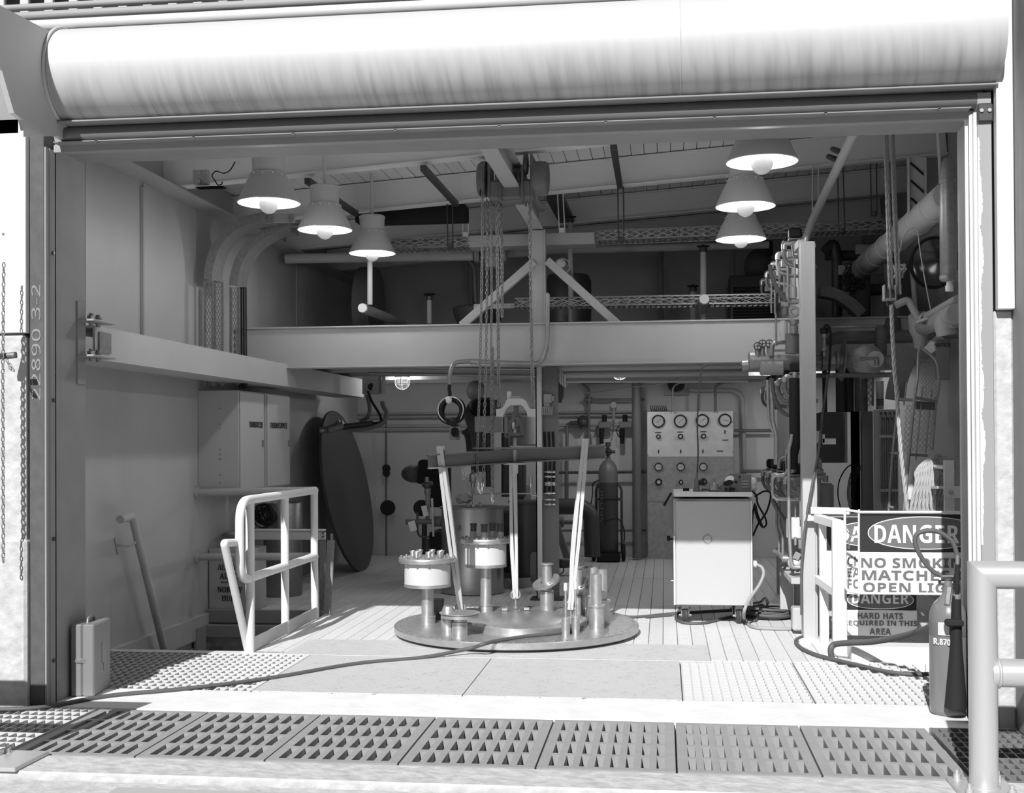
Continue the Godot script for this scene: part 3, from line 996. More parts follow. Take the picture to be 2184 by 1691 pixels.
func centre_things() -> void:
	# --- round flange plate on the floor
	var dc := V(-1.155, 0, 9.36)
	var dp := thing("flange_plate", "wide round machined steel flange plate lying on the floor with fittings standing on it", "flange plate", dc)
	part(dp, "spacer", MB.new().turned(dc, dc + Vector3.UP, [Vector2(0, 0), Vector2(0.90, 0), Vector2(0.90, 0.025), Vector2(0, 0.025)], 64), mats.steel_dark)
	part(dp, "base_disc", MB.new().turned(dc + Vector3(0, 0.025, 0), dc + Vector3.UP, [Vector2(0, 0), Vector2(0.945, 0), Vector2(0.953, 0.006), Vector2(0.953, 0.046), Vector2(0.947, 0.052), Vector2(0, 0.052)], 96), mats.aluminium)
	var rc := V(-1.08, 0.077, 9.245)
	part(dp, "raised_disc", MB.new().turned(rc, rc + Vector3.UP, [Vector2(0, 0), Vector2(0.485, 0), Vector2(0.485, 0.046), Vector2(0.48, 0.05), Vector2(0, 0.05)], 80), mats.aluminium)
	bolts(dp, "bolt", dc + Vector3(0, 0.077, 0), 0.915, 60, 0.008, 0.006, mats.galv)
	bolts(dp, "bolt", rc + Vector3(0, 0.05, 0), 0.46, 32, 0.006, 0.006, mats.galv)
	for p: Vector3 in [V(-1.448, 0.13, 8.828), V(-1.283, 0.13, 9.641), V(-1.11, 0.13, 9.681)]:
		part(dp, "stop_block", MB.new().box(p + Vector3(0, 0.012, 0), Vector3(0.05, 0.025, 0.03), 0.004), mats.galv)
	var eyes := [V(-1.626, 0.13, 9.535), V(-1.212, 0.13, 9.786), V(-0.718, 0.13, 9.274)]
	var lift := [-0.02, 0.06, 0.05]
	for i in 3:
		var p: Vector3 = eyes[i]
		var e := part(dp, "lifting_eye", MB.new().torus(p + Vector3(0, 0.05 + lift[i], 0), Vector3(0.25, 0, 1).normalized(), 0.036, 0.012, 20, 8), mats.galv)
		part(e, "shank", MB.new().cyl(p, p + Vector3(0, 0.02 + lift[i], 0), 0.012, 8).cyl(p, p + Vector3(0, 0.02, 0), 0.026, 16), mats.galv)
	# --- fittings standing on the plate: each could be lifted away
	var b1 := V(-1.844, 0.077, 9.272)
	bell(b1, "large white drum on a pipe stem at left, small cups on its lid", 0.525, 0.225, 0.19, 0.048, true)
	var b2 := V(-1.487, 0.077, 9.973)
	bell(b2, "white taped drum on a pipe stem behind the left sling, four plugs on its lid", 0.62, 0.215, 0.20, 0.048, false)
	var p := V(-1.588, 0.077, 8.759)
	solo("domed_post", "short domed steel post left of the flat capped post on the flange plate", "post", MB.new().turned(p, p + Vector3.UP, [Vector2(0, 0), Vector2(0.047, 0), Vector2(0.047, 0.02), Vector2(0.055, 0.05), Vector2(0.054, 0.15), Vector2(0.046, 0.165), Vector2(0.046, 0.18), Vector2(0.036, 0.205), Vector2(0, 0.213)], 24), mats.aluminium)
	p = V(-1.493, 0.077, 8.711)
	var tc := thing("capped_post", "short steel post with wide flat round cap, front of the flange plate", "post", p)
	part(tc, "stem", MB.new().turned(p, p + Vector3.UP, [Vector2(0, 0), Vector2(0.058, 0), Vector2(0.058, 0.10), Vector2(0.048, 0.105), Vector2(0.048, 0.14), Vector2(0, 0.14)], 28), mats.aluminium)
	part(tc, "cap", MB.new().turned(p + Vector3(0, 0.135, 0), p + Vector3.UP, [Vector2(0, 0), Vector2(0.138, 0), Vector2(0.138, 0.022), Vector2(0.13, 0.022), Vector2(0.13, 0.028), Vector2(0.15, 0.03), Vector2(0.15, 0.035), Vector2(0, 0.036)], 40), mats.aluminium)
	p = V(-1.806, 0.077, 9.52)
	solo("dark_fitting", "small dark cup fitting in the shade of the left drum stem", "fitting", MB.new().turned(p, p + Vector3.UP, [Vector2(0, 0), Vector2(0.05, 0), Vector2(0.05, 0.015), Vector2(0.022, 0.03), Vector2(0.045, 0.07), Vector2(0.045, 0.13), Vector2(0.048, 0.13), Vector2(0.048, 0.16), Vector2(0, 0.16)], 20), mats.steel_dark)
	var rods := [V(-0.72, 0.077, 8.781), V(-0.653, 0.077, 8.861)]
	for i in 2:
		p = rods[i]
		var rd := thing("probe_rod", ["thin rod on a bottle shaped socket, left one of the pair", "thin rod on a bottle shaped socket, right of the pair beside the three tubes"][i], "probe", p, "probe rods")
		part(rd, "socket", MB.new().turned(p, p + Vector3.UP, [Vector2(0, 0), Vector2(0.03, 0), Vector2(0.032, 0.08), Vector2(0.026, 0.105), Vector2(0.026, 0.115), Vector2(0.031, 0.117), Vector2(0.031, 0.135), Vector2(0, 0.135)], 20), mats.aluminium)
		part(rd, "rod", MB.new().cyl(p + Vector3(0, 0.13, 0), p + Vector3(0, 0.33, 0), 0.009, 10), mats.aluminium)
		part(rd, "tip", MB.new().cyl(p + Vector3(0, 0.325, 0), p + Vector3(0, 0.385, 0), 0.014, 10, 0.004), mats.pale)
	var tubes := [[V(-0.512, 0.077, 9.097), 0.415, "front"], [V(-0.571, 0.077, 9.682), 0.405, "rear left"], [V(-0.484, 0.077, 9.379), 0.42, "rear right"]]
	for tb: Array in tubes:
		p = tb[0]
		var h: float = tb[1]
		var o := thing("standing_tube", "%s steel tube of the three in a cluster at right of the flange plate" % tb[2], "tube", p, "standing tubes")
		part(o, "sleeve", MB.new().turned(p, p + Vector3.UP, [Vector2(0, 0), Vector2(0.058, 0), Vector2(0.058, 0.17), Vector2(0.068, 0.172), Vector2(0.068, 0.187), Vector2(0.05, 0.19), Vector2(0, 0.19)], 28), mats.aluminium)
		part(o, "pipe", MB.new().turned(p + Vector3(0, 0.18, 0), p + Vector3.UP, [Vector2(0.041, 0), Vector2(0.041, h - 0.18), Vector2(0.036, h - 0.18), Vector2(0.036, h - 0.25), Vector2(0, h - 0.25)], 28), mats.aluminium)
	var tl := [[V(-0.978, 0.077, 10.016), "nearer the centre sling"], [V(-0.701, 0.077, 9.775), "behind the right sling"]]
	for a: Array in tl:
		p = a[0]
		var o := thing("tilted_flange_post", "steel post with slanted bolted collar halfway up, " + a[1], "post", p, "posts with slanted collars")
		part(o, "post", MB.new().turned(p, p + Vector3.UP, [Vector2(0, 0), Vector2(0.058, 0), Vector2(0.058, 0.17), Vector2(0.046, 0.175), Vector2(0.042, 0.22), Vector2(0.042, 0.385), Vector2(0.056, 0.39), Vector2(0.056, 0.40), Vector2(0, 0.40)], 28), mats.aluminium)
		var ax := Vector3(-0.35, 1, 0.35).normalized()
		var f := part(o, "slanted_collar", MB.new().ring_plate(p + Vector3(0, 0.235, 0), ax, 0.12, 0.05, 0.022, 32), mats.aluminium)
		var x := MB.stand(p + Vector3(0, 0.257, 0), ax)
		for k in 5:
			part(f, "bolt", MB.new().cyl(x * Vector3(cos(TAU * k / 5) * 0.088, 0, sin(TAU * k / 5) * 0.088), x * Vector3(cos(TAU * k / 5) * 0.088, 0.008, sin(TAU * k / 5) * 0.088), 0.01, 6), mats.galv)
	# --- spreader beam and slings
	var sp := thing("spreader_beam", "three armed steel spreader beam hanging over the flange plate from the hoist hook", "spreader beam", V(-1.17, 1.33, 9.3))
	var hub := V(-1.159, 1.385, 9.35)
	var le := V(-1.792, 1.345, 9.05)
	var re := V(-0.457, 1.412, 9.45)
	var be := hub + V(-0.02, 0.0, 0.75)
	for e: Vector3 in [le, re, be]:
		part(sp, "arm", MB.new().sweep([Vector2(-0.045, -0.055), Vector2(0.045, -0.055), Vector2(0.045, -0.045), Vector2(0.004, -0.045), Vector2(0.004, 0.045), Vector2(0.045, 0.045), Vector2(0.045, 0.055), Vector2(-0.045, 0.055), Vector2(-0.045, 0.045), Vector2(-0.004, 0.045), Vector2(-0.004, -0.045), Vector2(-0.045, -0.045)], e, hub), mats.steel_grey)
	part(sp, "top_disc", MB.new().turned(hub + Vector3(0, 0.056, 0), hub + Vector3.UP, [Vector2(0, 0), Vector2(0.33, 0), Vector2(0.33, 0.01), Vector2(0, 0.012)], 40), mats.steel_grey)
	part(sp, "bottom_disc", MB.new().turned(hub - Vector3(0, 0.07, 0), hub + Vector3.UP, [Vector2(0, 0), Vector2(0.09, 0), Vector2(0.09, 0.014), Vector2(0, 0.014)], 32), mats.pale)
	part(sp, "hanger_rod", MB.new().cyl(hub - Vector3(0, 0.14, 0), hub + Vector3(0, 0.2, 0), 0.014, 12).cyl(hub - Vector3(0, 0.14, 0), hub - Vector3(0, 0.07, 0), 0.026, 6), mats.pale)
	part(sp, "eye", MB.new().torus(hub + Vector3(0, 0.235, 0), Vector3(1, 0, 0.3).normalized(), 0.03, 0.011, 20, 8), mats.pale)
	# slings: endless webbing loops over the arm and through the lifting eye
	var tops := [V(-1.696, 1.398, 9.1), V(-1.249, 1.323, 9.95), V(-0.612, 1.452, 9.42)]
	var who := ["left white webbing sling from spreader arm down to the flat capped post", "middle white webbing sling down to the eye behind the raised disc", "right white webbing sling from spreader arm to the right lifting eye"]
	for i in 3:
		var t: Vector3 = tops[i]
		var e: Vector3 = eyes[i] + Vector3(0, 0.05 + lift[i], 0)
		var sl := thing("lifting_sling", who[i], "sling", e, "webbing slings")
		for k: float in [-1.0, 1.0]:
			var a := t + V(0.013 * k, 0.0, -0.05)
			var bq := t + V(0.018 * k - 0.004, 0.0, 0.05)
			var mid := a.lerp(e, 0.55) + V(0.012 * k, 0, -0.02)
			part(sl, "webbing_band", strap(MB.curve([t + V(0.013 * k, 0.035, 0), a, mid, e + V(0.009 * k, 0.015, -0.02), e + V(0.008 * k, -0.012, 0)], 6), 0.027, 0.006, Vector3.RIGHT), mats.webbing)
			part(sl, "webbing_band", strap(MB.curve([t + V(0.013 * k, 0.035, 0), bq, bq.lerp(e, 0.6) + V(0.016 * k - 0.01, 0, 0.02), e + V(0.01 * k, -0.01, 0.015)], 6), 0.023, 0.005, Vector3.RIGHT), mats.webbing)
	# --- hoist hook block
	var hb := thing("hook_block", "grey wide forked hook block with swivel hook hanging in the chains", "hook block", V(-1.15, 1.686, 9.35))
	var yk: Array = []
	for a: Vector3 in [V(-1.3, 1.749, 9.33), V(-1.253, 1.756, 9.33), V(-1.236, 1.776, 9.33), V(-1.217, 1.819, 9.33), V(-1.197, 1.832, 9.33), V(-1.095, 1.831, 9.33), V(-1.073, 1.817, 9.33), V(-1.049, 1.766, 9.33), V(-1.037, 1.752, 9.33), V(-0.997, 1.749, 9.33), V(-0.997, 1.688, 9.33), V(-1.051, 1.69, 9.33), V(-1.057, 1.72, 9.33), V(-1.084, 1.767, 9.33), V(-1.107, 1.782, 9.33), V(-1.186, 1.779, 9.33), V(-1.218, 1.752, 9.33), V(-1.241, 1.709, 9.33), V(-1.249, 1.69, 9.33), V(-1.299, 1.692, 9.33)]:
		yk.append(Vector2(a.x, a.y))
	part(hb, "yoke", MB.new().prism(yk, 0.09, Transform3D(Basis.IDENTITY, Vector3(0, 0, -9.39))), mats.pale)
	part(hb, "swivel", MB.new().cyl(V(-1.144, 1.779, 9.34), V(-1.144, 1.853, 9.34), 0.035, 16, 0.006), mats.grey)
	part(hb, "hook", MB.new().tube(MB.curve([V(-1.144, 1.775, 9.34), V(-1.146, 1.728, 9.34), V(-1.168, 1.689, 9.34), V(-1.168, 1.639, 9.34), V(-1.149, 1.615, 9.34), V(-1.133, 1.635, 9.34), V(-1.135, 1.689, 9.34)], 6), 0.019, 12), mats.mid)
	part(hb, "end_lug", MB.new().bar(V(-1.203, 1.89, 9.36), V(-1.203, 1.823, 9.36), 0.035, 0.012, 0.003, Vector3.BACK), mats.pale)
	var sk := thing("shackle", "heavy bow shackle between the hook and the spreader eye", "shackle", V(-1.149, 1.549, 9.34))
	part(sk, "bow", MB.new().tube(MB.curve([V(-1.181, 1.545, 9.34), V(-1.192, 1.612, 9.34), V(-1.18, 1.662, 9.34), V(-1.146, 1.68, 9.34), V(-1.117, 1.662, 9.34), V(-1.107, 1.611, 9.34), V(-1.106, 1.545, 9.34)], 6), 0.017, 12), mats.mid)
	part(sk, "pin", MB.new().cyl(V(-1.232, 1.545, 9.33), V(-1.091, 1.548, 9.35), 0.02, 14), mats.mid)
	part(sk, "pin_ring", MB.new().torus(V(-1.211, 1.547, 9.31), Vector3.BACK, 0.018, 0.009, 16, 8), mats.mid)
	# --- chain hoist on its trolley
	var h0 := V(-1.16, 3.3, 9.35)
	var ho := thing("chain_hoist", "grey manual chain hoist hanging on a trolley from the monorail", "hoist", V(-1.152, 3.379, 9.35))
	part(ho, "gear_cover", MB.new().turned(V(-0.998, 3.553, 9.35), V(-0.872, 3.548, 9.35), [Vector2(0, 0), Vector2(0.135, 0), Vector2(0.135, 0.09), Vector2(0.125, 0.11), Vector2(0.1, 0.118), Vector2(0, 0.12)], 36), mats.mid)
	part(ho, "hand_wheel_cover", MB.new().turned(V(-1.371, 3.56, 9.35), V(-1.442, 3.562, 9.35), [Vector2(0, 0), Vector2(0.14, 0), Vector2(0.14, 0.04), Vector2(0.12, 0.065), Vector2(0, 0.068)], 36), mats.mid)
	part(ho, "chain_slot", MB.new().span(V(-1.414, 3.634, 9.27), V(-1.377, 3.412, 9.25), 0.01), mats.black)
	part(ho, "side_plate", MB.new().bar(V(-1.337, 3.731, 9.35), V(-1.339, 3.401, 9.35), 0.22, 0.022, 0.006, Vector3.RIGHT), mats.mid)
	part(ho, "side_plate", MB.new().bar(V(-1.005, 3.725, 9.35), V(-1.006, 3.391, 9.35), 0.22, 0.022, 0.006, Vector3.RIGHT), mats.mid)
	part(ho, "body", MB.new().span(V(-1.34, 3.533, 9.42), V(-1.003, 3.379, 9.24), 0.02), mats.mid)
	part(ho, "upper_block", MB.new().span(V(-1.295, 3.624, 9.4), V(-1.115, 3.495, 9.26), 0.01), mats.mid)
	part(ho, "lower_shoe", MB.new().span(V(-1.255, 3.444, 9.4), V(-1.075, 3.36, 9.26), 0.012), mats.mid)
	for s: float in [-1.0, 1.0]:
		part(ho, "trolley_plate", MB.new().span(V(-1.16 + s * 0.085 - 0.008, 3.36, 9.2), V(-1.16 + s * 0.085 + 0.008, 3.64, 9.5), 0.01), mats.mid)
		for k: float in [9.26, 9.44]:
			part(ho, "trolley_wheel", MB.new().cyl(V(-1.16 + s * 0.075, 3.55, k), V(-1.16 + s * 0.035, 3.55, k), 0.045, 20, 0.006), mats.steel_dark)
	part(ho, "gear_teeth", MB.new().cyl(V(-1.068, 3.66, 9.3), V(-1.038, 3.659, 9.3), 0.08, 24, 0.004), mats.steel_dark)
	# chains: two hand chain runs, two load chain falls on each side
	solo("load_chain", "thick load chain at right of the hoist down to hook block", "chain", MB.new().chain([V(-1.03, 3.422, 9.35), V(-1.026, 2.915, 9.34), V(-1.014, 1.755, 9.34)], 0.048, 0.034, 0.0062, 6), mats.galv)
	solo("load_chain", "thick load chain at left side of the hook block", "chain", MB.new().chain([V(-1.29, 3.41, 9.35), V(-1.286, 2.921, 9.34), V(-1.282, 1.757, 9.34)], 0.048, 0.034, 0.0062, 6), mats.galv)
	solo("hand_chain", "leftmost hanging hand chain loop in front of the dewar", "chain", MB.new().chain(MB.curve([V(-1.381, 3.603, 9.2), V(-1.386, 3.003, 9.2), V(-1.41, 1.998, 9.2), V(-1.428, 1.534, 9.2), V(-1.43, 1.187, 9.2), V(-1.407, 1.106, 9.2), V(-1.395, 1.224, 9.25), V(-1.393, 1.612, 9.3), V(-1.384, 2.123, 9.35), V(-1.376, 3.034, 9.4), V(-1.379, 3.422, 9.4)], 6), 0.040, 0.026, 0.0042, 5), mats.galv)
	solo("hand_chain", "pair of thin slack chains between the hand chain and load chain", "chain", MB.new().chain([V(-1.339, 3.401, 9.35), V(-1.335, 2.62, 9.35), V(-1.345, 2.123, 9.35), V(-1.344, 1.534, 9.35), V(-1.339, 1.009, 9.35)], 0.036, 0.024, 0.004, 5), mats.galv)
	solo("hand_chain", "thin chain just left of the thick left load chain", "chain", MB.new().chain([V(-1.273, 3.398, 9.45), V(-1.265, 2.937, 9.45), V(-1.267, 2.47, 9.45)], 0.046, 0.032, 0.006, 5), mats.galv)
	solo("hand_chain", "short chain fall ending above the spreader beside the load chain", "chain", MB.new().chain([V(-1.335, 2.244, 9.4), V(-1.334, 1.692, 9.4), V(-1.342, 1.015, 9.4)], 0.036, 0.024, 0.004, 5), mats.galv)
	# --- stainless dewar
	var dw := V(-1.892, 0.004, 11.83)
	dw.y = 0.0
	var de := thing("dewar_tank", "tall polished stainless dewar tank standing behind the flange plate", "tank", dw)
	part(de, "shell", MB.new().turned(dw, dw + Vector3.UP, [Vector2(0, 0), Vector2(0.30, 0), Vector2(0.315, 0.01), Vector2(0.315, 0.06), Vector2(0.31, 0.062), Vector2(0.31, 0.84), Vector2(0, 0.84)], 64), mats.stainless)
	part(de, "rim", MB.new().turned(dw + Vector3(0, 0.835, 0), dw + Vector3.UP, [Vector2(0, 0), Vector2(0.33, 0), Vector2(0.33, 0.018), Vector2(0, 0.02)], 64), mats.stainless_dull)
	letters(de, "8", dw + V(-0.09, 0.66, -0.3115), Vector3(1, 0, 0.3).normalized(), Vector3.UP, 0.055, mats.mid)
	part(de, "stub", MB.new().cyl(dw + V(-0.33, 0.33, -0.05), dw + V(-0.30, 0.33, -0.05), 0.03, 14), mats.aluminium)
	for a: Array in [[V(-1.919, 0.874, 11.75), 0.26], [V(-1.867, 0.879, 11.7), 0.22], [V(-1.81, 0.879, 11.8), 0.06]]:
		var b: Vector3 = a[0]
		b.y = 0.855
		part(de, "needle_fitting", MB.new().turned(b, b + Vector3.UP, [Vector2(0, 0), Vector2(0.014, 0), Vector2(0.014, 0.02), Vector2(0.01, 0.025), Vector2(0.013, 0.03), Vector2(0.013, 0.045), Vector2(0.004, 0.055), Vector2(0.004, a[1]), Vector2(0, a[1])], 10), mats.aluminium)
	var gp := V(-1.867, 1.006, 11.7)
	part(de, "pressure_head", MB.new().turned(gp, gp + Vector3.UP, [Vector2(0.008, -0.08), Vector2(0.014, 0), Vector2(0.014, 0.04), Vector2(0.02, 0.05), Vector2(0.02, 0.09), Vector2(0.036, 0.095), Vector2(0.036, 0.165), Vector2(0.025, 0.18), Vector2(0.008, 0.195), Vector2(0.008, 0.21), Vector2(0, 0.21)], 20), mats.stainless_dull)
	solo("tubing", "thin bright tube running level from the dewar top to the centre column", "tube", MB.new().pipe([V(-1.85, 0.893, 11.6), V(-1.845, 0.985, 11.6), V(-1.197, 1.005, 11.3)], 0.007, 0.03, 8), mats.aluminium)
	var rag := MB.new().ball(Vector3.ZERO, Vector3(0.045, 0.07, 0.04), 12)
	solo("plastic_wrap", "crumpled translucent plastic wrapping on a rod above the dewar lid", "wrap", crumple(V(-1.956, 1.201, 11.85), Vector3(0.05, 0.085, 0.04), 5), mats.pale)
	solo("plastic_wrap", "crumpled plastic wrapped lamp lying on the dewar lid", "wrap", crumple(V(-1.971, 0.933, 11.75), Vector3(0.09, 0.045, 0.06), 6), mats.grey)
	# --- centre column fittings
	var vf := thing("valve_row", "row of small bright valve fittings on the centre column web", "valves", V(-1.07, 0.95, 11.3))
	for yy: float in [1.207, 1.162, 1.103, 1.086, 1.006, 0.945, 0.9]:
		part(vf, "fitting", MB.new().cyl(V(-1.12, yy, 11.33), V(-1.02, yy, 11.33), 0.007, 8).cyl(V(-1.09, yy, 11.33), V(-1.06, yy, 11.33), 0.016, 6).cyl(V(-1.04, yy, 11.33), V(-1.02, yy, 11.33), 0.014, 6).cyl(V(-1.07, yy, 11.34), V(-1.07, yy, 11.28), 0.008, 8), mats.aluminium)
	var rb := thing("relief_valve", "small bright relief valve with bent tube at left of the centre column", "valve", V(-1.25, 1.051, 11.3))
	part(rb, "body", MB.new().turned(V(-1.25, 1.058, 11.3), V(-1.25, 1.171, 11.3), [Vector2(0, 0), Vector2(0.008, 0), Vector2(0.016, 0.03), Vector2(0.02, 0.05), Vector2(0.014, 0.07), Vector2(0.016, 0.085), Vector2(0.016, 0.108), Vector2(0, 0.11)], 14), mats.aluminium)
	part(rb, "tube", MB.new().pipe([V(-1.25, 1.058, 11.3), V(-1.249, 0.987, 11.3), V(-1.193, 0.982, 11.3)], 0.006, 0.03, 8), mats.aluminium)
	solo("tube_manifold", "stack of bright tube ends fanning out right of the centre column top", "manifold", manifold(), mats.aluminium)
	solo("hose_bundle", "dark hoses drooping from the manifold beside the centre column", "hoses", drape([V(-1.031, 2.075, 11.5), V(-1.017, 1.96, 11.5), V(-1.042, 1.864, 11.5)], 4, V(0.02, 0, 0.0), 0.011), mats.hose)
	solo("valve_block", "pale stepped valve block on the centre column below the tube manifold", "valve block", MB.new().span(V(-1.132, 1.948, 11.4), V(-1.05, 1.859, 11.33), 0.006).span(V(-1.128, 1.862, 11.4), V(-1.069, 1.798, 11.33), 0.006).span(V(-1.056, 1.928, 11.4), V(-1.027, 1.878, 11.34), 0.004), mats.grey)
	var cl := MB.new()
	for i in 6:
		cl.cyl(V(-1.133, 1.746, 11.3) + V(0.017 * i, 0, 0), V(-1.128, 1.812, 11.3) + V(0.017 * i, 0.01, 0), 0.006, 8)
	solo("tube_row", "row of short upright bright tube stubs under the valve block", "tubes", cl, mats.aluminium)
	var coil := MB.new()
	for i in 3:
		var ax: Vector3 = V(-1.123, 1.558, 11.35) + V(0.04 * i, 0, 0)
		coil.tube([ax + V(0.0, 0.03, 0), ax + V(0.012, -0.25, 0), ax + V(0.0, -0.55, 0)], 0.012, 8)
	solo("cable_bundle", "three dark cables hanging down the centre column behind the spreader", "cables", coil, mats.rubber)


func crumple(c: Vector3, r: Vector3, sd: int) -> MB:
	var f := FastNoiseLite.new()
	f.seed = sd
	f.frequency = 1.1
	var m := MB.new()
	var P := func(i: int, j: int) -> Vector3:
		var t := -PI / 2 + PI * i / 9.0
		var a := TAU * (j % 14) / 14.0
		var d := Vector3(cos(t) * cos(a), sin(t), cos(t) * sin(a))
		return c + d * r * (1.0 + 0.55 * f.get_noise_3dv(d * 2.0))
	for i in 9:
		for j in 14:
			m.quad(P.call(i, j), P.call(i, j + 1), P.call(i + 1, j + 1), P.call(i + 1, j), (P.call(i, j) as Vector3) - c)
	return m


func manifold() -> MB:
	var m := MB.new()
	for i in 5:
		var o := V(0.025 * i, -0.018 * i, -0.05 * i)
		m.box(V(-1.016, 2.135, 11.45) + o, Vector3(0.018, 0.13, 0.02), 0.004)
	for k in 3:
		m.tube([V(-1.141, 2.152, 11.4) + V(0, -0.03 * k, 0), V(-1.012, 2.148, 11.4) + V(0, -0.03 * k, 0)], 0.009, 8)
	return m


func drape(pts: Array, n: int, step: Vector3, r: float) -> MB:
	var m := MB.new()
	for i in n:
		var q := pts.map(func(p: Vector3) -> Vector3: return p + step * i)
		m.tube(MB.curve(q, 6), r, 8)
	return m


func bell(b: Vector3, label: String, stem: float, r: float, h: float, sr: float, cups: bool) -> void:
	var t := thing("drum_on_stem", label, "drum", b)
	var s0 := stem - h - 0.03 if true else 0.0
	var y0 := stem - h - 0.045
	part(t, "stem", MB.new().turned(b, b + Vector3.UP, [Vector2(0, 0), Vector2(sr + 0.012, 0), Vector2(sr + 0.012, 0.05), Vector2(sr + 0.018, 0.052), Vector2(sr + 0.018, 0.058), Vector2(sr, 0.06), Vector2(sr, y0 + 0.01), Vector2(0, y0 + 0.01)], 32), mats.aluminium)
	var d := b + Vector3(0, y0, 0)
	var k := 0.80
	part(t, "drum", MB.new().turned(d, b + Vector3.UP * 9, [Vector2(0, 0), Vector2(r * k, 0.004), Vector2(r * k, h), Vector2(0, h)], 48), mats.drum_white)
	part(t, "bottom_band", MB.new().turned(d, b + Vector3.UP * 9, [Vector2(r * k, 0.0), Vector2(r * k + 0.004, 0.0), Vector2(r * k + 0.004, 0.025), Vector2(r * k, 0.025)], 48), mats.aluminium)
	var f := d + Vector3(0, h, 0)
	part(t, "flange", MB.new().turned(f, f + Vector3.UP, [Vector2(0, 0), Vector2(r - 0.003, 0), Vector2(r, 0.004), Vector2(r, 0.034), Vector2(r - 0.003, 0.038), Vector2(0, 0.038)], 56), mats.aluminium)
	bolts(t, "bolt", f + Vector3(0, 0.038, 0), r - 0.018, 14, 0.011, 0.014, mats.galv)
	bolts(t, "nut", f - Vector3(0, 0.012, 0), r - 0.018, 14, 0.011, 0.012, mats.galv)
	if cups:
		bolts(t, "lid_stud", f + Vector3(0, 0.038, 0), r - 0.09, 8, 0.01, 0.016, mats.galv)
		for i in 7:
			var a := TAU * i / 7 + 0.4
			var p := f + Vector3(cos(a) * 0.115, 0.038, sin(a) * 0.1)
			part(t, "cup", MB.new().turned(p, p + Vector3.UP, [Vector2(0, 0), Vector2(0.02, 0), Vector2(0.02, 0.028), Vector2(0.027, 0.05), Vector2(0.023, 0.05), Vector2(0.015, 0.03), Vector2(0, 0.03)], 16), mats.aluminium)
	else:
		for a: Array in [[-0.105, 0.02], [0.0, -0.07], [0.05, 0.08], [0.125, 0.0]]:
			var p := f + V(a[0], 0.038, a[1])
			var g := part(t, "plug", MB.new().turned(p, p + Vector3.UP, [Vector2(0, 0), Vector2(0.034, 0), Vector2(0.03, 0.035), Vector2(0.024, 0.05), Vector2(0.024, 0.06), Vector2(0, 0.06)], 18), mats.aluminium)
			part(g, "connector", MB.new().turned(p + Vector3(0, 0.055, 0), p + Vector3.UP, [Vector2(0, 0), Vector2(0.026, 0), Vector2(0.026, 0.05), Vector2(0.03, 0.052), Vector2(0.03, 0.066), Vector2(0, 0.066)], 18), mats.steel_dark)
		part(t, "tape", MB.new().turned(d + Vector3(0, 0.01, 0), b + Vector3.UP * 9, [Vector2(r * k + 0.0015, 0.0), Vector2(r * k + 0.0015, h - 0.012)], 48), mats.pale)


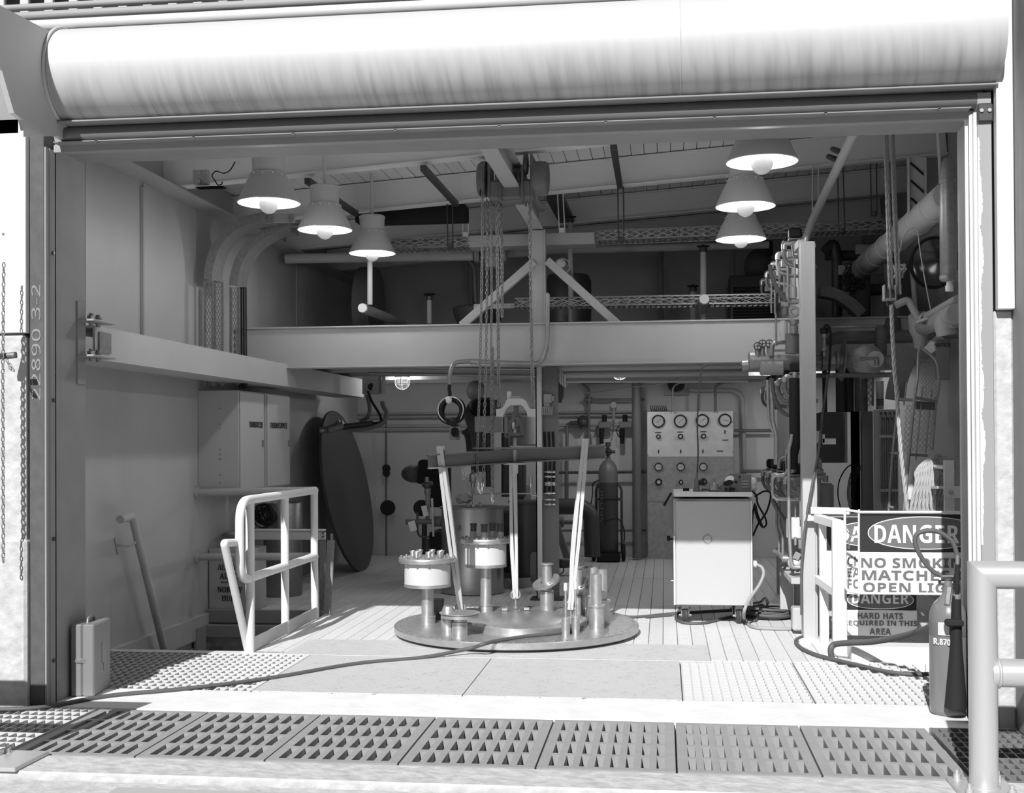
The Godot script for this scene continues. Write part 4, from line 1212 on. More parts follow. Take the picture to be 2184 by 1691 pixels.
func left_things() -> void:
	# --- metal tool case on the sill
	var tb := Basis(Vector3.UP, 0.12)
	var c0 := V(-3.44, 0.0, 6.9)
	var tc := thing("tool_case", "grey metal tool case standing upright on the sill by the left jamb", "case", c0)
	part(tc, "body", MB.new().box(c0 + Vector3(0.035, 0.215, 0), Vector3(0.07, 0.425, 0.29), 0.008, tb), mats.case_grey)
	part(tc, "lid", MB.new().box(c0 + tb * Vector3(-0.037, 0.215, 0), Vector3(0.068, 0.425, 0.29), 0.008, tb), mats.case_grey)
	part(tc, "handle", MB.new().pipe([c0 + tb * Vector3(0.0, 0.42, 0.06), c0 + tb * Vector3(0.0, 0.455, 0.05), c0 + tb * Vector3(0.0, 0.455, -0.05), c0 + tb * Vector3(0.0, 0.42, -0.06)], 0.008, 0.02, 10), mats.galv)
	var lt := part(tc, "latch", MB.new().box(c0 + tb * Vector3(-0.01, 0.215, 0.148), Vector3(0.06, 0.03, 0.006), 0.002, tb), mats.galv)
	part(lt, "hasp", MB.new().box(c0 + tb * Vector3(-0.015, 0.215, 0.152), Vector3(0.03, 0.018, 0.006), 0.002, tb).cyl(c0 + tb * Vector3(-0.045, 0.215, 0.148), c0 + tb * Vector3(-0.045, 0.215, 0.155), 0.008, 10), mats.galv)
	for k in 2:
		part(tc, "label_plate", MB.new().box(c0 + tb * Vector3(0.071, 0.24 - 0.05 * k, 0.0 - 0.03 * k), Vector3(0.003, 0.13, 0.03), 0, tb), mats.galv)
	# --- handrail on the left wall
	var hr := thing("wall_handrail", "slanted grey handrail pipe fixed to the left wall above the stair pit", "handrail", V(-3.93, -0.132, 9.103))
	part(hr, "pipe", MB.new().pipe([V(-3.9, 0.949, 8.269), V(-3.9, 0.96, 8.47), V(-3.9, -0.119, 9.034), V(-3.9, -0.261, 9.105)], 0.03, 0.03, 16), mats.wall_paint)
	part(hr, "bracket", MB.new().bar(V(-4.025, 0.808, 8.464), V(-4.025, 0.681, 8.517), 0.05, 0.01, 0.002, Vector3.RIGHT).pipe([V(-4.02, 0.744, 8.476), V(-3.92, 0.736, 8.496), V(-3.9, 0.776, 8.556)], 0.008, 0.03, 8), mats.wall_paint)
	# --- white guard rail round the pit
	var gr := thing("guard_rail", "white tubular guard rail with bent corner around the sunken stair", "railing", V(-2.95, 0, 9.1))
	var R := 0.032
	part(gr, "bent_rail", MB.new().pipe([V(-2.95, 1.09, 9.95), V(-2.95, 1.09, 8.12), V(-2.95, 0.53, 8.12), V(-2.95, 0.53, 9.95)], R, 0.16, 16), white)
	for d: float in [8.33, 9.13, 9.93]:
		part(gr, "post", MB.new().cyl(V(-2.95, 0, d), V(-2.95, 1.09, d), R, 16), white)
	part(gr, "cross_rail", MB.new().cyl(V(-2.95, 1.09, 9.95), V(-4.02, 1.07, 10.0), R, 16).cyl(V(-4.03, 1.07, 10.0), V(-4.0, 1.07, 10.0), 0.05, 16), mats.wall_paint)
	part(gr, "cross_rail", MB.new().cyl(V(-2.95, 0.53, 9.95), V(-4.02, 0.51, 10.0), R, 16).cyl(V(-4.03, 0.51, 10.0), V(-4.0, 0.51, 10.0), 0.05, 16), mats.wall_paint)
	part(gr, "toe_plate", MB.new().span(V(-2.932, 0.005, 8.36), V(-2.925, 0.105, 9.98), 0.002), mats.pale)
	solo("stair_rail", "white slanted stair rail inside the guard rail dropping into the pit", "handrail", MB.new().pipe([V(-2.97, 0.795, 8.182), V(-2.99, 0.813, 7.925), V(-2.99, 0.032, 8.375), V(-2.99, -0.125, 8.463)], 0.028, 0.02, 16), white)
	# --- stepped beams at the back of the pit
	var sb := thing("stair_head_beam", "two stacked grey channel beams at the head of the stair pit", "beam", V(-3.48, -0.2, 10.2))
	part(sb, "upper_channel", MB.new().span(V(-4.02, -0.085, 10.2), V(-2.96, 0.03, 10.24), 0.004), mats.prime_grey)
	part(sb, "lower_channel", MB.new().span(V(-4.02, -0.20, 10.12), V(-2.96, -0.095, 10.2), 0.004), mats.prime_grey)
	part(sb, "gusset", MB.new().span(V(-4.01, -0.36, 9.9), V(-3.98, -0.09, 10.12), 0.003).span(V(-4.01, -0.37, 9.9), V(-3.75, -0.355, 10.1), 0.003), mats.prime_grey)
	# --- wall cabinets with stencilled names
	var ink: Material = mats.ink
	for i in 2:
		var d0: float = [10.06, 10.78][i]
		var d1: float = [10.70, 11.47][i]
		var t := thing("wall_cabinet", ["grey wall cabinet stencilled TRANSDUCERS above guard rail", "grey wall cabinet stencilled THERMOCOUPLES, farther from the door"][i], "cabinet", V(-3.9, 1.07, (d0 + d1) / 2))
		part(t, "body", MB.new().span(V(-4.03, 1.08, d0), V(-3.66 - 0.0 * i, 1.955, d1), 0.004), mats.cabinet_grey)
		var dr := part(t, "door", MB.new().span(V(-3.66, 1.09, d0 + 0.01), V(-3.645, 1.945, d1 - 0.02), 0.004), mats.cabinet_grey)
		part(dr, "latch", MB.new().span(V(-3.646, 1.46, d1 - 0.08), V(-3.63, 1.52, d1 - 0.055), 0.003), mats.galv)
		letters(dr, ["TRANSDUCERS", "THERMOCOUPLES"][i], V(-3.6435, 1.66, (d0 + d1) / 2 - 0.02 + 0.1 * (1 - i)), Vector3(0, 0, -1), Vector3.UP, 0.055, ink, [0.36, 0.5][i])
		if i == 0:
			for yy: float in [1.15, 1.22, 1.36, 1.40, 1.44, 1.62, 1.66, 1.80]:
				part(t, "knockout", MB.new().cyl(V(-3.83, yy, 10.062), V(-3.83, yy, 10.055), 0.006, 8), mats.steel_grey)
	# --- stencilled box
	var bx := thing("stencilled_box", "grey wooden box stencilled ALWAYS ALERT NOBODY HURT behind guard rail", "box", V(-3.8, 0, 10.4))
	part(bx, "box", MB.new().span(V(-4.022, 0.0, 10.28), V(-3.616, 0.556, 10.65), 0.006), mats.cabinet_grey)
	var lines := [["ALWAYS", 838], ["ALERT", 915], ["NOBODY", 1038], ["HURT", 1115]]
	for l: Array in lines:
		var yy: float = 0.234 + (1000.0 - l[1]) / 4.026 * 10.28 / 2564.45
		letters(bx, l[0], V(-3.825, yy, 10.278), Vector3.RIGHT, Vector3.UP, 0.05, ink, 0.038 * (l[0] as String).length(), true, true)
	for k in 4:
		part(bx, "stencil_dash", MB.new().span(V(-3.91, 0.267, 10.278) + V(0.036 * k, 0, 0), V(-3.882, 0.259, 10.276) + V(0.036 * k, 0, 0)), ink)
	# --- dark steel drum with a coil of cable and strut pieces
	var dt := V(-3.72, 0, 11.45)
	solo("steel_drum", "dark tall steel cylinder standing behind the guard rail", "drum", MB.new().turned(dt, dt + Vector3.UP, [Vector2(0, 0), Vector2(0.18, 0), Vector2(0.187, 0.01), Vector2(0.187, 0.9), Vector2(0.18, 0.91), Vector2(0.17, 0.88), Vector2(0, 0.88)], 40), mats.stainless_dull)
	var cb := MB.new()
	for i in 16:
		cb.torus(V(-3.782, 0.803, 11.1) + V(0.03 * sin(i * 1.7), 0.03 * cos(i * 2.3), 0.02 * sin(i)), Vector3(sin(i * 0.9) * 0.4, cos(i) * 0.3, 1).normalized(), 0.075 + 0.018 * sin(i * 2.9), 0.006, 20, 6)
	solo("cable_coil", "tangled black cable coil hanging behind the guard rail top", "cable coil", cb, mats.rubber)
	var st := thing("strut_channel", "pale horizontal strut channel with bolt holes behind guard rail", "strut", V(-3.185, 0.63, 10.4))
	part(st, "channel", MB.new().span(V(-3.657, 0.7, 10.4), V(-2.988, 0.631, 10.42), 0.002).span(V(-3.657, 0.721, 10.4), V(-3.01, 0.706, 10.5), 0.002), mats.pale)
	for k in 2:
		part(st, "bolt_hole", MB.new().cyl(V(-3.011, 0.693, 10.4) - V(0, 0.032 * k, 0), V(-3.009, 0.693, 10.394) - V(0, 0.032 * k, 0), 0.008, 8), mats.black)
	part(st, "ring_band", MB.new().torus(V(-3.762, 0.656, 10.7), Vector3.UP, 0.24, 0.02, 32, 6), mats.grey)
	var lg := thing("steel_stanchion", "leaning galvanized folded steel leg beside the last guard rail post", "leg", V(-2.92, 0, 10.194))
	part(lg, "front_face", MB.new().bar(V(-2.905, 0.012, 10.15), V(-2.881, 0.646, 10.2), 0.07, 0.005, 0.002, Vector3.BACK), mats.galv)
	part(lg, "side_face", MB.new().bar(V(-2.973, 0.002, 10.25), V(-2.971, 0.638, 10.25), 0.06, 0.005, 0.002, Vector3.BACK), mats.galv)
	part(lg, "pin", MB.new().cyl(V(-2.876, 0.648, 10.2), V(-2.876, 0.703, 10.2), 0.012, 10), mats.galv)
	# --- big dark round plate leaning on the wall
	var pc := V(-3.593, 0.964, 13.75)
	pc = V(-3.68, 0.93, 13.75)
	var ax := Vector3(1, 0.19, 0.0).normalized()
	solo("round_plate", "big dark round steel plate leaning against the left wall", "plate", MB.new().turned(pc - ax * 0.02, pc + ax, [Vector2(0, 0), Vector2(0.95, 0), Vector2(0.955, 0.005), Vector2(0.955, 0.03), Vector2(0.95, 0.035), Vector2(0, 0.035)], 72), mats.steel_dark)
	# --- nozzle with hoses, hung from the wall beam end
	var nz := thing("burner_nozzle", "grey pipe nozzle with two hoses hanging in front of the round plate", "nozzle", V(-3.431, 1.647, 12.6))
	part(nz, "tip", MB.new().turned(V(-3.674, 1.627, 12.6), V(-3.574, 1.634, 12.6), [Vector2(0, 0), Vector2(0.035, 0), Vector2(0.038, 0.04), Vector2(0.03, 0.05), Vector2(0.036, 0.06), Vector2(0.036, 0.09), Vector2(0, 0.09)], 18), mats.stainless_dull)
	part(nz, "branch", MB.new().cyl(V(-3.574, 1.631, 12.6), V(-3.41, 1.688, 12.6), 0.045, 16).cyl(V(-3.531, 1.647, 12.6), V(-3.452, 1.723, 12.6), 0.03, 14), mats.stainless_dull)
	part(nz, "barrel", MB.new().cyl(V(-3.424, 1.66, 12.6), V(-3.091, 1.697, 12.6), 0.034, 16, 0.005), mats.steel_dark)
	part(nz, "hose", MB.new().tube(MB.curve([V(-3.091, 1.697, 12.6), V(-3.007, 1.713, 12.6), V(-3.02, 1.796, 12.6), V(-3.104, 1.934, 12.6), V(-3.146, 2.045, 12.6)], 6), 0.014, 8), mats.rubber)
	part(nz, "hose", MB.new().tube(MB.curve([V(-3.361, 1.621, 12.55), V(-3.135, 1.644, 12.55), V(-2.981, 1.698, 12.55), V(-2.931, 1.794, 12.55), V(-2.966, 1.877, 12.55), V(-2.98, 1.932, 12.55)], 6), 0.024, 10), mats.mid)
	part(nz, "hose", MB.new().tube(MB.curve([V(-3.258, 1.716, 12.7), V(-3.172, 1.771, 12.7), V(-3.151, 1.869, 12.7), V(-3.179, 2.008, 12.7)], 6), 0.022, 10), mats.mid)
	var wbx := thing("pull_box", "pale sheet metal box with oval hole at the far end of the wall beam", "box", V(-3.153, 2.019, 12.8))
	part(wbx, "plate", MB.new().span(V(-3.26, 2.223, 12.8), V(-3.07, 2.022, 12.9), 0.004), mats.wall_paint)
	part(wbx, "oval_hole", MB.new().turned(V(-3.156, 2.099, 12.8), V(-3.131, 2.094, 12.7), [Vector2(0, 0), Vector2(0.04, 0), Vector2(0.04, 0.003), Vector2(0, 0.003)], 20), mats.black)
	part(wbx, "side_flange", MB.new().span(V(-3.023, 2.218, 12.75), V(-3.033, 2.021, 12.9), 0.004), mats.grey)
	# --- outdoor left: chain with keeper on the pier
	var ch := thing("door_hand_chain", "long hand chain of the roll-up door hanging on the left pier", "chain", V(-3.8, 0.9, 6.3))
	part(ch, "chain", MB.new().chain([V(-3.65, 2.512, 6.3), V(-3.657, 1.883, 6.3), V(-3.655, 0.851, 6.3)], 0.034, 0.022, 0.0035, 5), mats.galv)
	part(ch, "keeper", MB.new().bar(V(-3.673, 1.988, 6.3), V(-3.635, 2.003, 6.4), 0.03, 0.035, 0.005), mats.steel_dark)
	part(ch, "hook", MB.new().cyl(V(-3.629, 1.995, 6.3), V(-3.584, 1.995, 6.3), 0.014, 10), mats.galv)
	part(ch, "slack_chain", MB.new().chain(MB.curve([V(-3.634, 1.975, 6.3), V(-3.612, 1.922, 6.3), V(-3.59, 1.909, 6.3), V(-3.617, 1.948, 6.3)], 4), 0.028, 0.018, 0.003, 5), mats.galv)
	bollard_rail("pipe_barrier", "silver pipe barrier at the left edge, its base plate beside the grates", -3.2, -1.0, 0.25, 0.065)
	bollard_rail("pipe_barrier", "silver painted pipe barrier with two rails at right foreground", 1.34, 1.0, 0.12, 0.085)
	# --- hose across the floor
	solo("air_hose", "grey rubber hose winding from the left foreground across grating and plates to the cart", "hose", MB.new().tube(MB.curve([V(-3.747, 0.012, 6.326), V(-3.494, 0.012, 6.423), V(-3.26, 0.012, 6.747), V(-2.943, 0.012, 6.953), V(-2.693, 0.012, 7.146), V(-2.422, 0.014, 7.414), V(-2.056, 0.014, 7.886), V(-1.662, 0.014, 8.151), V(-1.364, 0.05, 8.326), V(-1.256, 0.09, 8.273), V(-1.172, 0.092, 8.426), V(-1.001, 0.092, 8.626), V(-0.86, 0.092, 8.745), V(-0.707, 0.092, 8.889), V(-0.637, 0.092, 9.029), V(-0.61, 0.092, 9.312), V(-0.59, 0.092, 9.768), V(-0.511, 0.092, 9.936), V(-0.441, 0.04, 10.199), V(-0.268, 0.012, 10.189), V(0.087, 0.012, 10.441), V(0.577, 0.012, 10.684)], 8), 0.013, 10), mats.hose)


func bollard_rail(called: String, label: String, x: float, s: float, half: float, bolt: float) -> void:
	var d := 5.33
	var t := thing(called, label, "barrier", V(x, 0, d))
	var r := 0.0595
	# post and top rail meet in a mitre
	var top := MB.new()
	var low := MB.new()
	var far := x + s * 1.6
	for j in 32:
		var q: Array = []
		for k in 2:
			var g := TAU * (j + k) / 32
			var n1 := Vector3(cos(g), 0, sin(g))
			var n2 := Vector3(0, cos(g), sin(g))
			q.append([V(x, 0.02, d) + n1 * r, V(x, 0.92 - s * cos(g) * r, d) + n1 * r, n1, V(x - s * cos(g) * r, 0.92, d) + n2 * r, V(far, 0.92, d) + n2 * r, n2])
		for f: Array in [[low, 0, 2], [top, 3, 5]]:
			var o: int = f[1]
			var nn: int = f[2]
			(f[0] as MB).tri(q[0][o], q[1][o], q[1][o + 1], q[0][nn], q[1][nn], q[1][nn])
			(f[0] as MB).tri(q[0][o], q[1][o + 1], q[0][o + 1], q[0][nn], q[1][nn], q[0][nn])
	part(t, "post", low, mats.silver_paint)
	part(t, "top_rail", top, mats.silver_paint)
	part(t, "middle_rail", MB.new().cyl(V(x + s * 0.03, 0.505, d), V(x + s * 1.6, 0.505, d), r, 32), mats.silver_paint)
	part(t, "weld", MB.new().torus(V(x + s * 0.06, 0.505, d), Vector3.RIGHT, r, 0.007, 32, 6), mats.silver_paint)
	part(t, "weld", MB.new().torus(V(x, 0.022, d), Vector3.UP, r, 0.008, 32, 6), mats.silver_paint)
	part(t, "far_post", MB.new().cyl(V(x + s * 1.5, 0, d), V(x + s * 1.5, 0.93, d), r, 24), mats.silver_paint)
	part(t, "base_plate", MB.new().span(V(x - half, 0.0, d - 0.15), V(x + half, 0.02, d + 0.155), 0.003), mats.silver_paint)
	for k: Array in [[-1, -1], [1, -1], [-1, 1], [1, 1]]:
		var p := V(x + k[0] * bolt, 0.02, d + k[1] * 0.108)
		part(t, "anchor_bolt", MB.new().turned(p, p + Vector3.UP, [Vector2(0, 0), Vector2(0.024, 0), Vector2(0.024, 0.003), Vector2(0.017, 0.003), Vector2(0.017, 0.022), Vector2(0.0095, 0.023), Vector2(0.0095, 0.042), Vector2(0, 0.043)], 6), mats.silver_paint)


func right_things() -> void:
	# --- wheeled cabinet
	var d0 := 9.9
	var x0 := 0.075
	var x1 := 0.708
	var ct := thing("wheeled_cabinet", "pale grey metal equipment cabinet on castors with round window in its panel", "cabinet", V(0.39, 0, 10.2))
	part(ct, "body", MB.new().span(V(x0, 0.155, d0 + 0.012), V(x1, 1.02, 10.5), 0.006), mats.cabinet_grey)
	var fp := part(ct, "front_panel", MB.new().span(V(x0 + 0.018, 0.16, d0 - 0.004), V(x1 - 0.018, 1.005, d0 + 0.012), 0.004), mats.cabinet_grey)
	part(fp, "slot_handle", MB.new().span(V(0.119, 1.025, 9.893), V(0.275, 1.019, 9.899), 0.002), mats.steel_dark)
	part(fp, "window_ring", MB.new().torus(V(0.347, 0.696, 9.895), Vector3.BACK, 0.033, 0.0035, 28, 6), mats.galv)
	part(fp, "window", MB.new().cyl(V(0.347, 0.696, 9.896), V(0.347, 0.696, 9.892), 0.03, 24), mats.cabinet_grey)
	for k in 4:
		var a := TAU * k / 4
		part(fp, "screw", MB.new().cyl(V(0.347, 0.696, 9.896) + Vector3(cos(a), sin(a), 0) * 0.043, V(0.347, 0.696, 9.891) + Vector3(cos(a), sin(a), 0) * 0.043, 0.003, 6), mats.galv)
	part(ct, "top", MB.new().span(V(0.077, 1.077, 9.87), V(0.711, 1.041, 9.87) - Vector3(0, 0, 0.65), 0.006), mats.white_paint)
	part(ct, "side_strip", MB.new().span(V(x1 - 0.016, 0.16, d0 - 0.006), V(x1 - 0.004, 1.005, d0 + 0.006)), mats.white_paint)
	part(ct, "side_strip", MB.new().span(V(x0 - 0.002, 0.16, d0 - 0.006), V(x0 + 0.012, 0.72, d0 + 0.006)), mats.white_paint)
	# sloping side console with a meter strip
	var con: Array = []
	for p: Vector3 in [V(0.086, 1.035, 10.1), V(-0.005, 0.943, 10.1), V(0.072, 0.721, 10.1), V(0.084, 0.721, 10.1)]:
		con.append(Vector2(p.x, p.y))
	part(ct, "side_console", MB.new().prism(con, 0.3, Transform3D(Basis.IDENTITY, Vector3(0, 0, -10.4))), mats.prime_grey)
	part(ct, "meter_strip", MB.new().bar(V(-0.003, 0.956, 10.1), V(0.06, 1.063, 10.1), 0.02, 0.05, 0.004, Vector3.BACK), mats.black)
	part(ct, "side_knob", MB.new().cyl(V(0.019, 0.684, 10.1), V(0.048, 0.684, 10.1), 0.022, 14, 0.004).cyl(V(0.048, 0.678, 10.1), V(0.076, 0.678, 10.1), 0.008, 8), mats.rubber)
	part(ct, "side_pin", MB.new().cyl(V(0.05, 0.343, 10), V(0.073, 0.343, 10), 0.008, 8), mats.galv)
	part(ct, "outlet", MB.new().cyl(V(0.716, 0.484, 10), V(0.747, 0.483, 10), 0.03, 18, 0.004), mats.pale)
	for cx: float in [0.165, 0.60]:
		for cd: float in [10.0, 10.42]:
			var w := part(ct, "castor", MB.new().span(V(cx - 0.03, 0.12, cd - 0.05), V(cx + 0.03, 0.155, cd + 0.05), 0.004).span(V(cx - 0.034, 0.05, cd - 0.015), V(cx - 0.026, 0.13, cd + 0.015)).span(V(cx + 0.026, 0.05, cd - 0.015), V(cx + 0.034, 0.13, cd + 0.015)), mats.galv)
			part(w, "tyre", MB.new().turned(V(cx - 0.023, 0.062, cd), V(cx + 0.023, 0.062, cd), [Vector2(0, 0), Vector2(0.055, 0), Vector2(0.062, 0.008), Vector2(0.058, 0.014), Vector2(0.062, 0.02), Vector2(0.058, 0.026), Vector2(0.062, 0.038), Vector2(0.055, 0.046), Vector2(0, 0.046)], 24), mats.steel_dark)
			part(w, "axle", MB.new().cyl(V(cx - 0.05, 0.062, cd), V(cx + 0.05, 0.062, cd), 0.01, 8), mats.galv)
	# things on the cabinet
	var ty: float = 1.07
	var im := thing("test_meter", "small grey sloped front test meter on the wheeled cabinet top", "meter", V(0.6, ty, 10.05))
	var pr: Array = []
	for p: Vector3 in [V(0.456, 1.07, 10), V(0.461, 1.126, 10), V(0.511, 1.208, 10), V(0.534, 1.217, 10), V(0.705, 1.216, 10), V(0.705, 1.07, 10)]:
		pr.append(Vector2(p.x, p.y))
	part(im, "case", MB.new().prism(pr, 0.2, Transform3D(Basis.IDENTITY, Vector3(0, 0, -10.15))), mats.steel_grey)
	var ff := MB.new().prism([Vector2.ZERO, Vector2(0.118, 0.0), Vector2(0.16, 0.15), Vector2(0.07, 0.15)].map(func(q: Vector2) -> Vector2: return q), 0.004, Transform3D(Basis.IDENTITY, V(0.461, 1.076, 9.945)))
	part(im, "face", ff, mats.steel_grey)
	var mp := V(0.528, 1.178, 9.94)
	part(im, "scale_window", MB.new().lathe([Vector2(0, 0), Vector2(1, 0), Vector2(1, 0.004), Vector2(0, 0.004)], 24, Transform3D(Basis(Vector3(0.036, 0.0, 0), Vector3(0, 0, 1), Vector3(0.01, 0.032, 0)), mp)), mats.sign_white)
	part(im, "scale_shade", MB.new().lathe([Vector2(0, 0), Vector2(1, 0), Vector2(1, 0.004), Vector2(0, 0.004)], 24, Transform3D(Basis(Vector3(0.04, 0.0, 0), Vector3(0, 0, 1), Vector3(0.01, 0.024, 0)), mp + Vector3(-0.008, -0.028, 0.001))), mats.black)
	for k: Array in [[695, 180, 0.012], [735, 180, 0.016], [762, 180, 0.012], [783, 118, 0.012], [815, 72, 0.008]]:
		var kp := V(-0.138, 1.265, 9.94) + Vector3(k[0], -k[1], 0) / 4.2275 * 9.94 / 2564.45
		part(im, "knob", MB.new().cyl(kp, kp + Vector3(0, 0, 0.02), k[2], 12, 0.003), mats.black)
	for k in 3:
		part(im, "vent_slot", MB.new().span(V(0.631, 1.168, 9.945) - V(0, 0.024 * k, 0), V(0.681, 1.162, 9.94) - V(0, 0.024 * k, 0), 0.001), mats.pale)
	solo("paper_wad", "crumpled white cloth behind the test meter", "cloth", crumple(V(0.742, 1.126, 10.25), Vector3(0.035, 0.06, 0.05), 3), mats.sign_white)
	var tr := thing("probe_stand", "upright steel probe with cable rising to the ceiling, on cabinet top", "probe", V(0.265, 1.076, 10))
	part(tr, "base", MB.new().cyl(V(0.265, 1.073, 10), V(0.265, 1.103, 10), 0.03, 14, 0.004), mats.steel_grey)
	part(tr, "stem", MB.new().cyl(V(0.265, 1.099, 10), V(0.266, 1.181, 10), 0.021, 14, 0.004).cyl(V(0.266, 1.181, 10), V(0.269, 1.231, 10), 0.01, 10), mats.steel_grey)
	part(tr, "cable", MB.new().tube(MB.curve([V(0.276, 1.198, 10.3), V(0.287, 1.388, 10.3), V(0.283, 1.588, 10.3), V(0.289, 1.788, 10.3), V(0.308, 1.988, 10.3), V(0.326, 2.108, 10.3), V(0.406, 2.147, 10.3)], 8), 0.007, 8), mats.hose)
	part(tr, "side_knob", MB.new().cyl(V(0.286, 1.149, 10), V(0.331, 1.153, 10), 0.02, 14), mats.rubber)
	solo("funnel_lamp", "small tin reflector lying on the cabinet top beside the meter", "reflector", MB.new().turned(V(0.405, 1.094, 10), V(0.406, 1.185, 10), [Vector2(0.0, 0.0), Vector2(0.05, 0.0), Vector2(0.04, 0.035), Vector2(0.012, 0.06), Vector2(0.01, 0.09), Vector2(0, 0.09)], 18), mats.galv)
	solo("tray", "flat dark tray of small tools on the cabinet top", "tray", MB.new().span(V(0.29, 1.085, 10), V(0.463, 1.07, 10.15), 0.003).span(V(0.305, 1.106, 10.05), V(0.38, 1.08, 10.12), 0.006), mats.steel_grey)
	solo("small_tin", "small dark tin near the left edge of the cabinet top", "tin", MB.new().cyl(V(0.181, 1.07, 10.1), V(0.181, 1.102, 10.1), 0.026, 16, 0.002), mats.black)
	solo("cabinet_hose", "pale hose curving out of the right side of the wheeled cabinet to the floor", "hose", MB.new().tube(MB.curve([V(0.743, 0.483, 10), V(0.786, 0.458, 9.98), V(0.796, 0.407, 9.95), V(0.756, 0.323, 9.9), V(0.669, 0.219, 9.8), V(0.626, 0.128, 9.75), V(0.653, 0.015, 10.036), V(0.696, 0.015, 9.715), V(0.854, 0.015, 9.644), V(1.07, 0.015, 9.664)], 8), 0.014, 10), mats.grey)
	solo("floor_cable", "cable looping in front of the cabinet castors", "cable", MB.new().tube(MB.curve([V(-0.159, 0.012, 10.198), V(0.017, 0.012, 10.316), V(0.1, 0.03, 10.329), V(0.092, 0.012, 10.131), V(0.159, 0.012, 9.904), V(0.321, 0.012, 9.918), V(0.495, 0.012, 10.198), V(0.66, 0.012, 10.359), V(0.751, 0.012, 10.157), V(0.722, 0.012, 10.062)], 8), 0.012, 8), mats.hose)
	var cc := MB.new()
	for i in 6:
		cc.torus(V(0.865, 0.014, 10.376) + V(0.02 * sin(i * 2.1), 0.012 * i, 0.02 * cos(i)), Vector3(0.1 * sin(i * 3.0), 1, 0.12 * cos(i * 1.7)), 0.2 + 0.015 * sin(i * 2.7), 0.012, 30, 8)
	cc.tube(MB.curve([V(0.797, 0.02, 11.094), V(0.816, 0.1, 10.571), V(0.817, 0.2, 10.059), V(0.877, 0.1, 10.576), V(0.927, 0.03, 10.671), V(0.833, 0.02, 10.332), V(0.773, 0.02, 10.262)], 8), 0.011, 8)
	solo("hose_coil", "coil of dark hose lying on the floor right of the cabinet", "hose coil", cc, mats.hose)
	var hc := MB.new()
	for p: Array in [[V(0.726, 1.072, 10.2), V(0.762, 1.035, 10.2), V(0.775, 0.961, 10.2), V(0.829, 0.86, 10.2), V(0.842, 0.795, 10.2), V(0.81, 0.777, 10.2), V(0.761, 0.869, 10.2), V(0.748, 0.961, 10.2)], [V(0.752, 1.024, 10.25), V(0.834, 1.07, 10.25), V(0.884, 1.042, 10.25), V(0.851, 0.903, 10.25), V(0.778, 0.791, 10.25), V(0.731, 0.699, 10.25), V(0.734, 0.866, 10.25), V(0.756, 0.968, 10.25)], [V(0.758, 0.951, 10.22), V(0.776, 0.868, 10.22), V(0.812, 0.775, 10.22), V(0.784, 0.812, 10.22), V(0.762, 0.886, 10.22)]]:
		hc.tube(MB.curve(p, 6), 0.008, 8)
	solo("cord_bundle", "black electric cords hanging at the right side of the wheeled cabinet", "cords", hc, mats.rubber)
	# --- white H post with the hose running down it
	var hp := thing("h_post", "tall white steel H post standing in front of the valve rack", "post", V(1.08, 0, 9.2))
	part(hp, "front_flange", MB.new().span(V(1.027, 2.984, 9.19), V(1.118, 0.0, 9.2), 0.002), mats.wall_paint)
	part(hp, "lip", MB.new().span(V(1.115, 2.979, 9.17), V(1.13, 0.0, 9.35), 0.002), mats.wall_paint)
	part(hp, "web", MB.new().span(V(1.028, 2.986, 9.2), V(1.035, 0.0, 9.34), 0.002), mats.wall_paint)
	part(hp, "top_bracket", MB.new().bar(V(1.035, 2.985, 9.6), V(1.044, 2.987, 9.3), 0.05, 0.06, 0.003), mats.wall_paint)
	part(hp, "base_plate", MB.new().span(V(0.98, 0, 9.05), V(1.2, 0.014, 9.4), 0.002), white)
	solo("post_hose", "hose running down the front of the white H post to the floor", "hose", MB.new().tube(MB.curve([V(1.246, 1.99, 9.4), V(1.194, 1.701, 9.3), V(1.14, 1.4, 9.15), V(1.094, 1.187, 9.12), V(1.048, 0.933, 9.12), V(1.023, 0.738, 9.12), V(1.009, 0.512, 9.14), V(1.009, 0.194, 9.16)], 8), 0.010, 8), mats.hose)
	solo("floor_hose", "dark hose looping round the H post foot and over the grating to the extinguisher", "hose", MB.new().tube(MB.curve([V(1.234, 0.015, 9.293), V(1.135, 0.015, 9.328), V(1.012, 0.015, 9.229), V(0.955, 0.015, 9.053), V(0.961, 0.015, 8.77), V(1.028, 0.016, 8.504), V(1.126, 0.016, 8.328), V(1.251, 0.016, 8.138), V(1.405, 0.016, 7.915), V(1.546, 0.016, 7.851), V(1.686, 0.016, 7.873)], 8), 0.014, 10), mats.hose)
	solo("floor_hose", "thick dark hose arching from the floor past the hard hat sign to the extinguisher", "hose", MB.new().tube(MB.curve([V(1.124, 0.012, 8.4), V(1.119, 0.074, 8.4), V(1.15, 0.107, 8.4), V(1.232, 0.134, 8.3), V(1.36, 0.17, 8.15), V(1.49, 0.245, 7.9), V(1.548, 0.328, 7.6), V(1.545, 0.426, 7.2)], 8), 0.021, 12), mats.hose)
	# --- barrier frame of square tubes
	var fr := thing("square_tube_barrier", "white square tube frame joined to the H post beside the danger signs", "frame", V(1.17, 0, 8.8))
	var fx := 1.205
	part(fr, "post", MB.new().span(V(1.166, 0.931, 8.63), V(1.262, 0.0, 8.69), 0.004), white)
	part(fr, "post", MB.new().span(V(1.125, 0.879, 9), V(1.188, -0.003, 9.06), 0.004), white)
	part(fr, "top_bar", MB.new().bar(V(1.076, 0.975, 9.12), V(1.355, 0.969, 9.12), 0.06, 0.05, 0.004), white)
	part(fr, "depth_bar", MB.new().bar(V(1.124, 0.917, 9.1), V(1.204, 0.907, 8.65), 0.06, 0.06, 0.004), white)
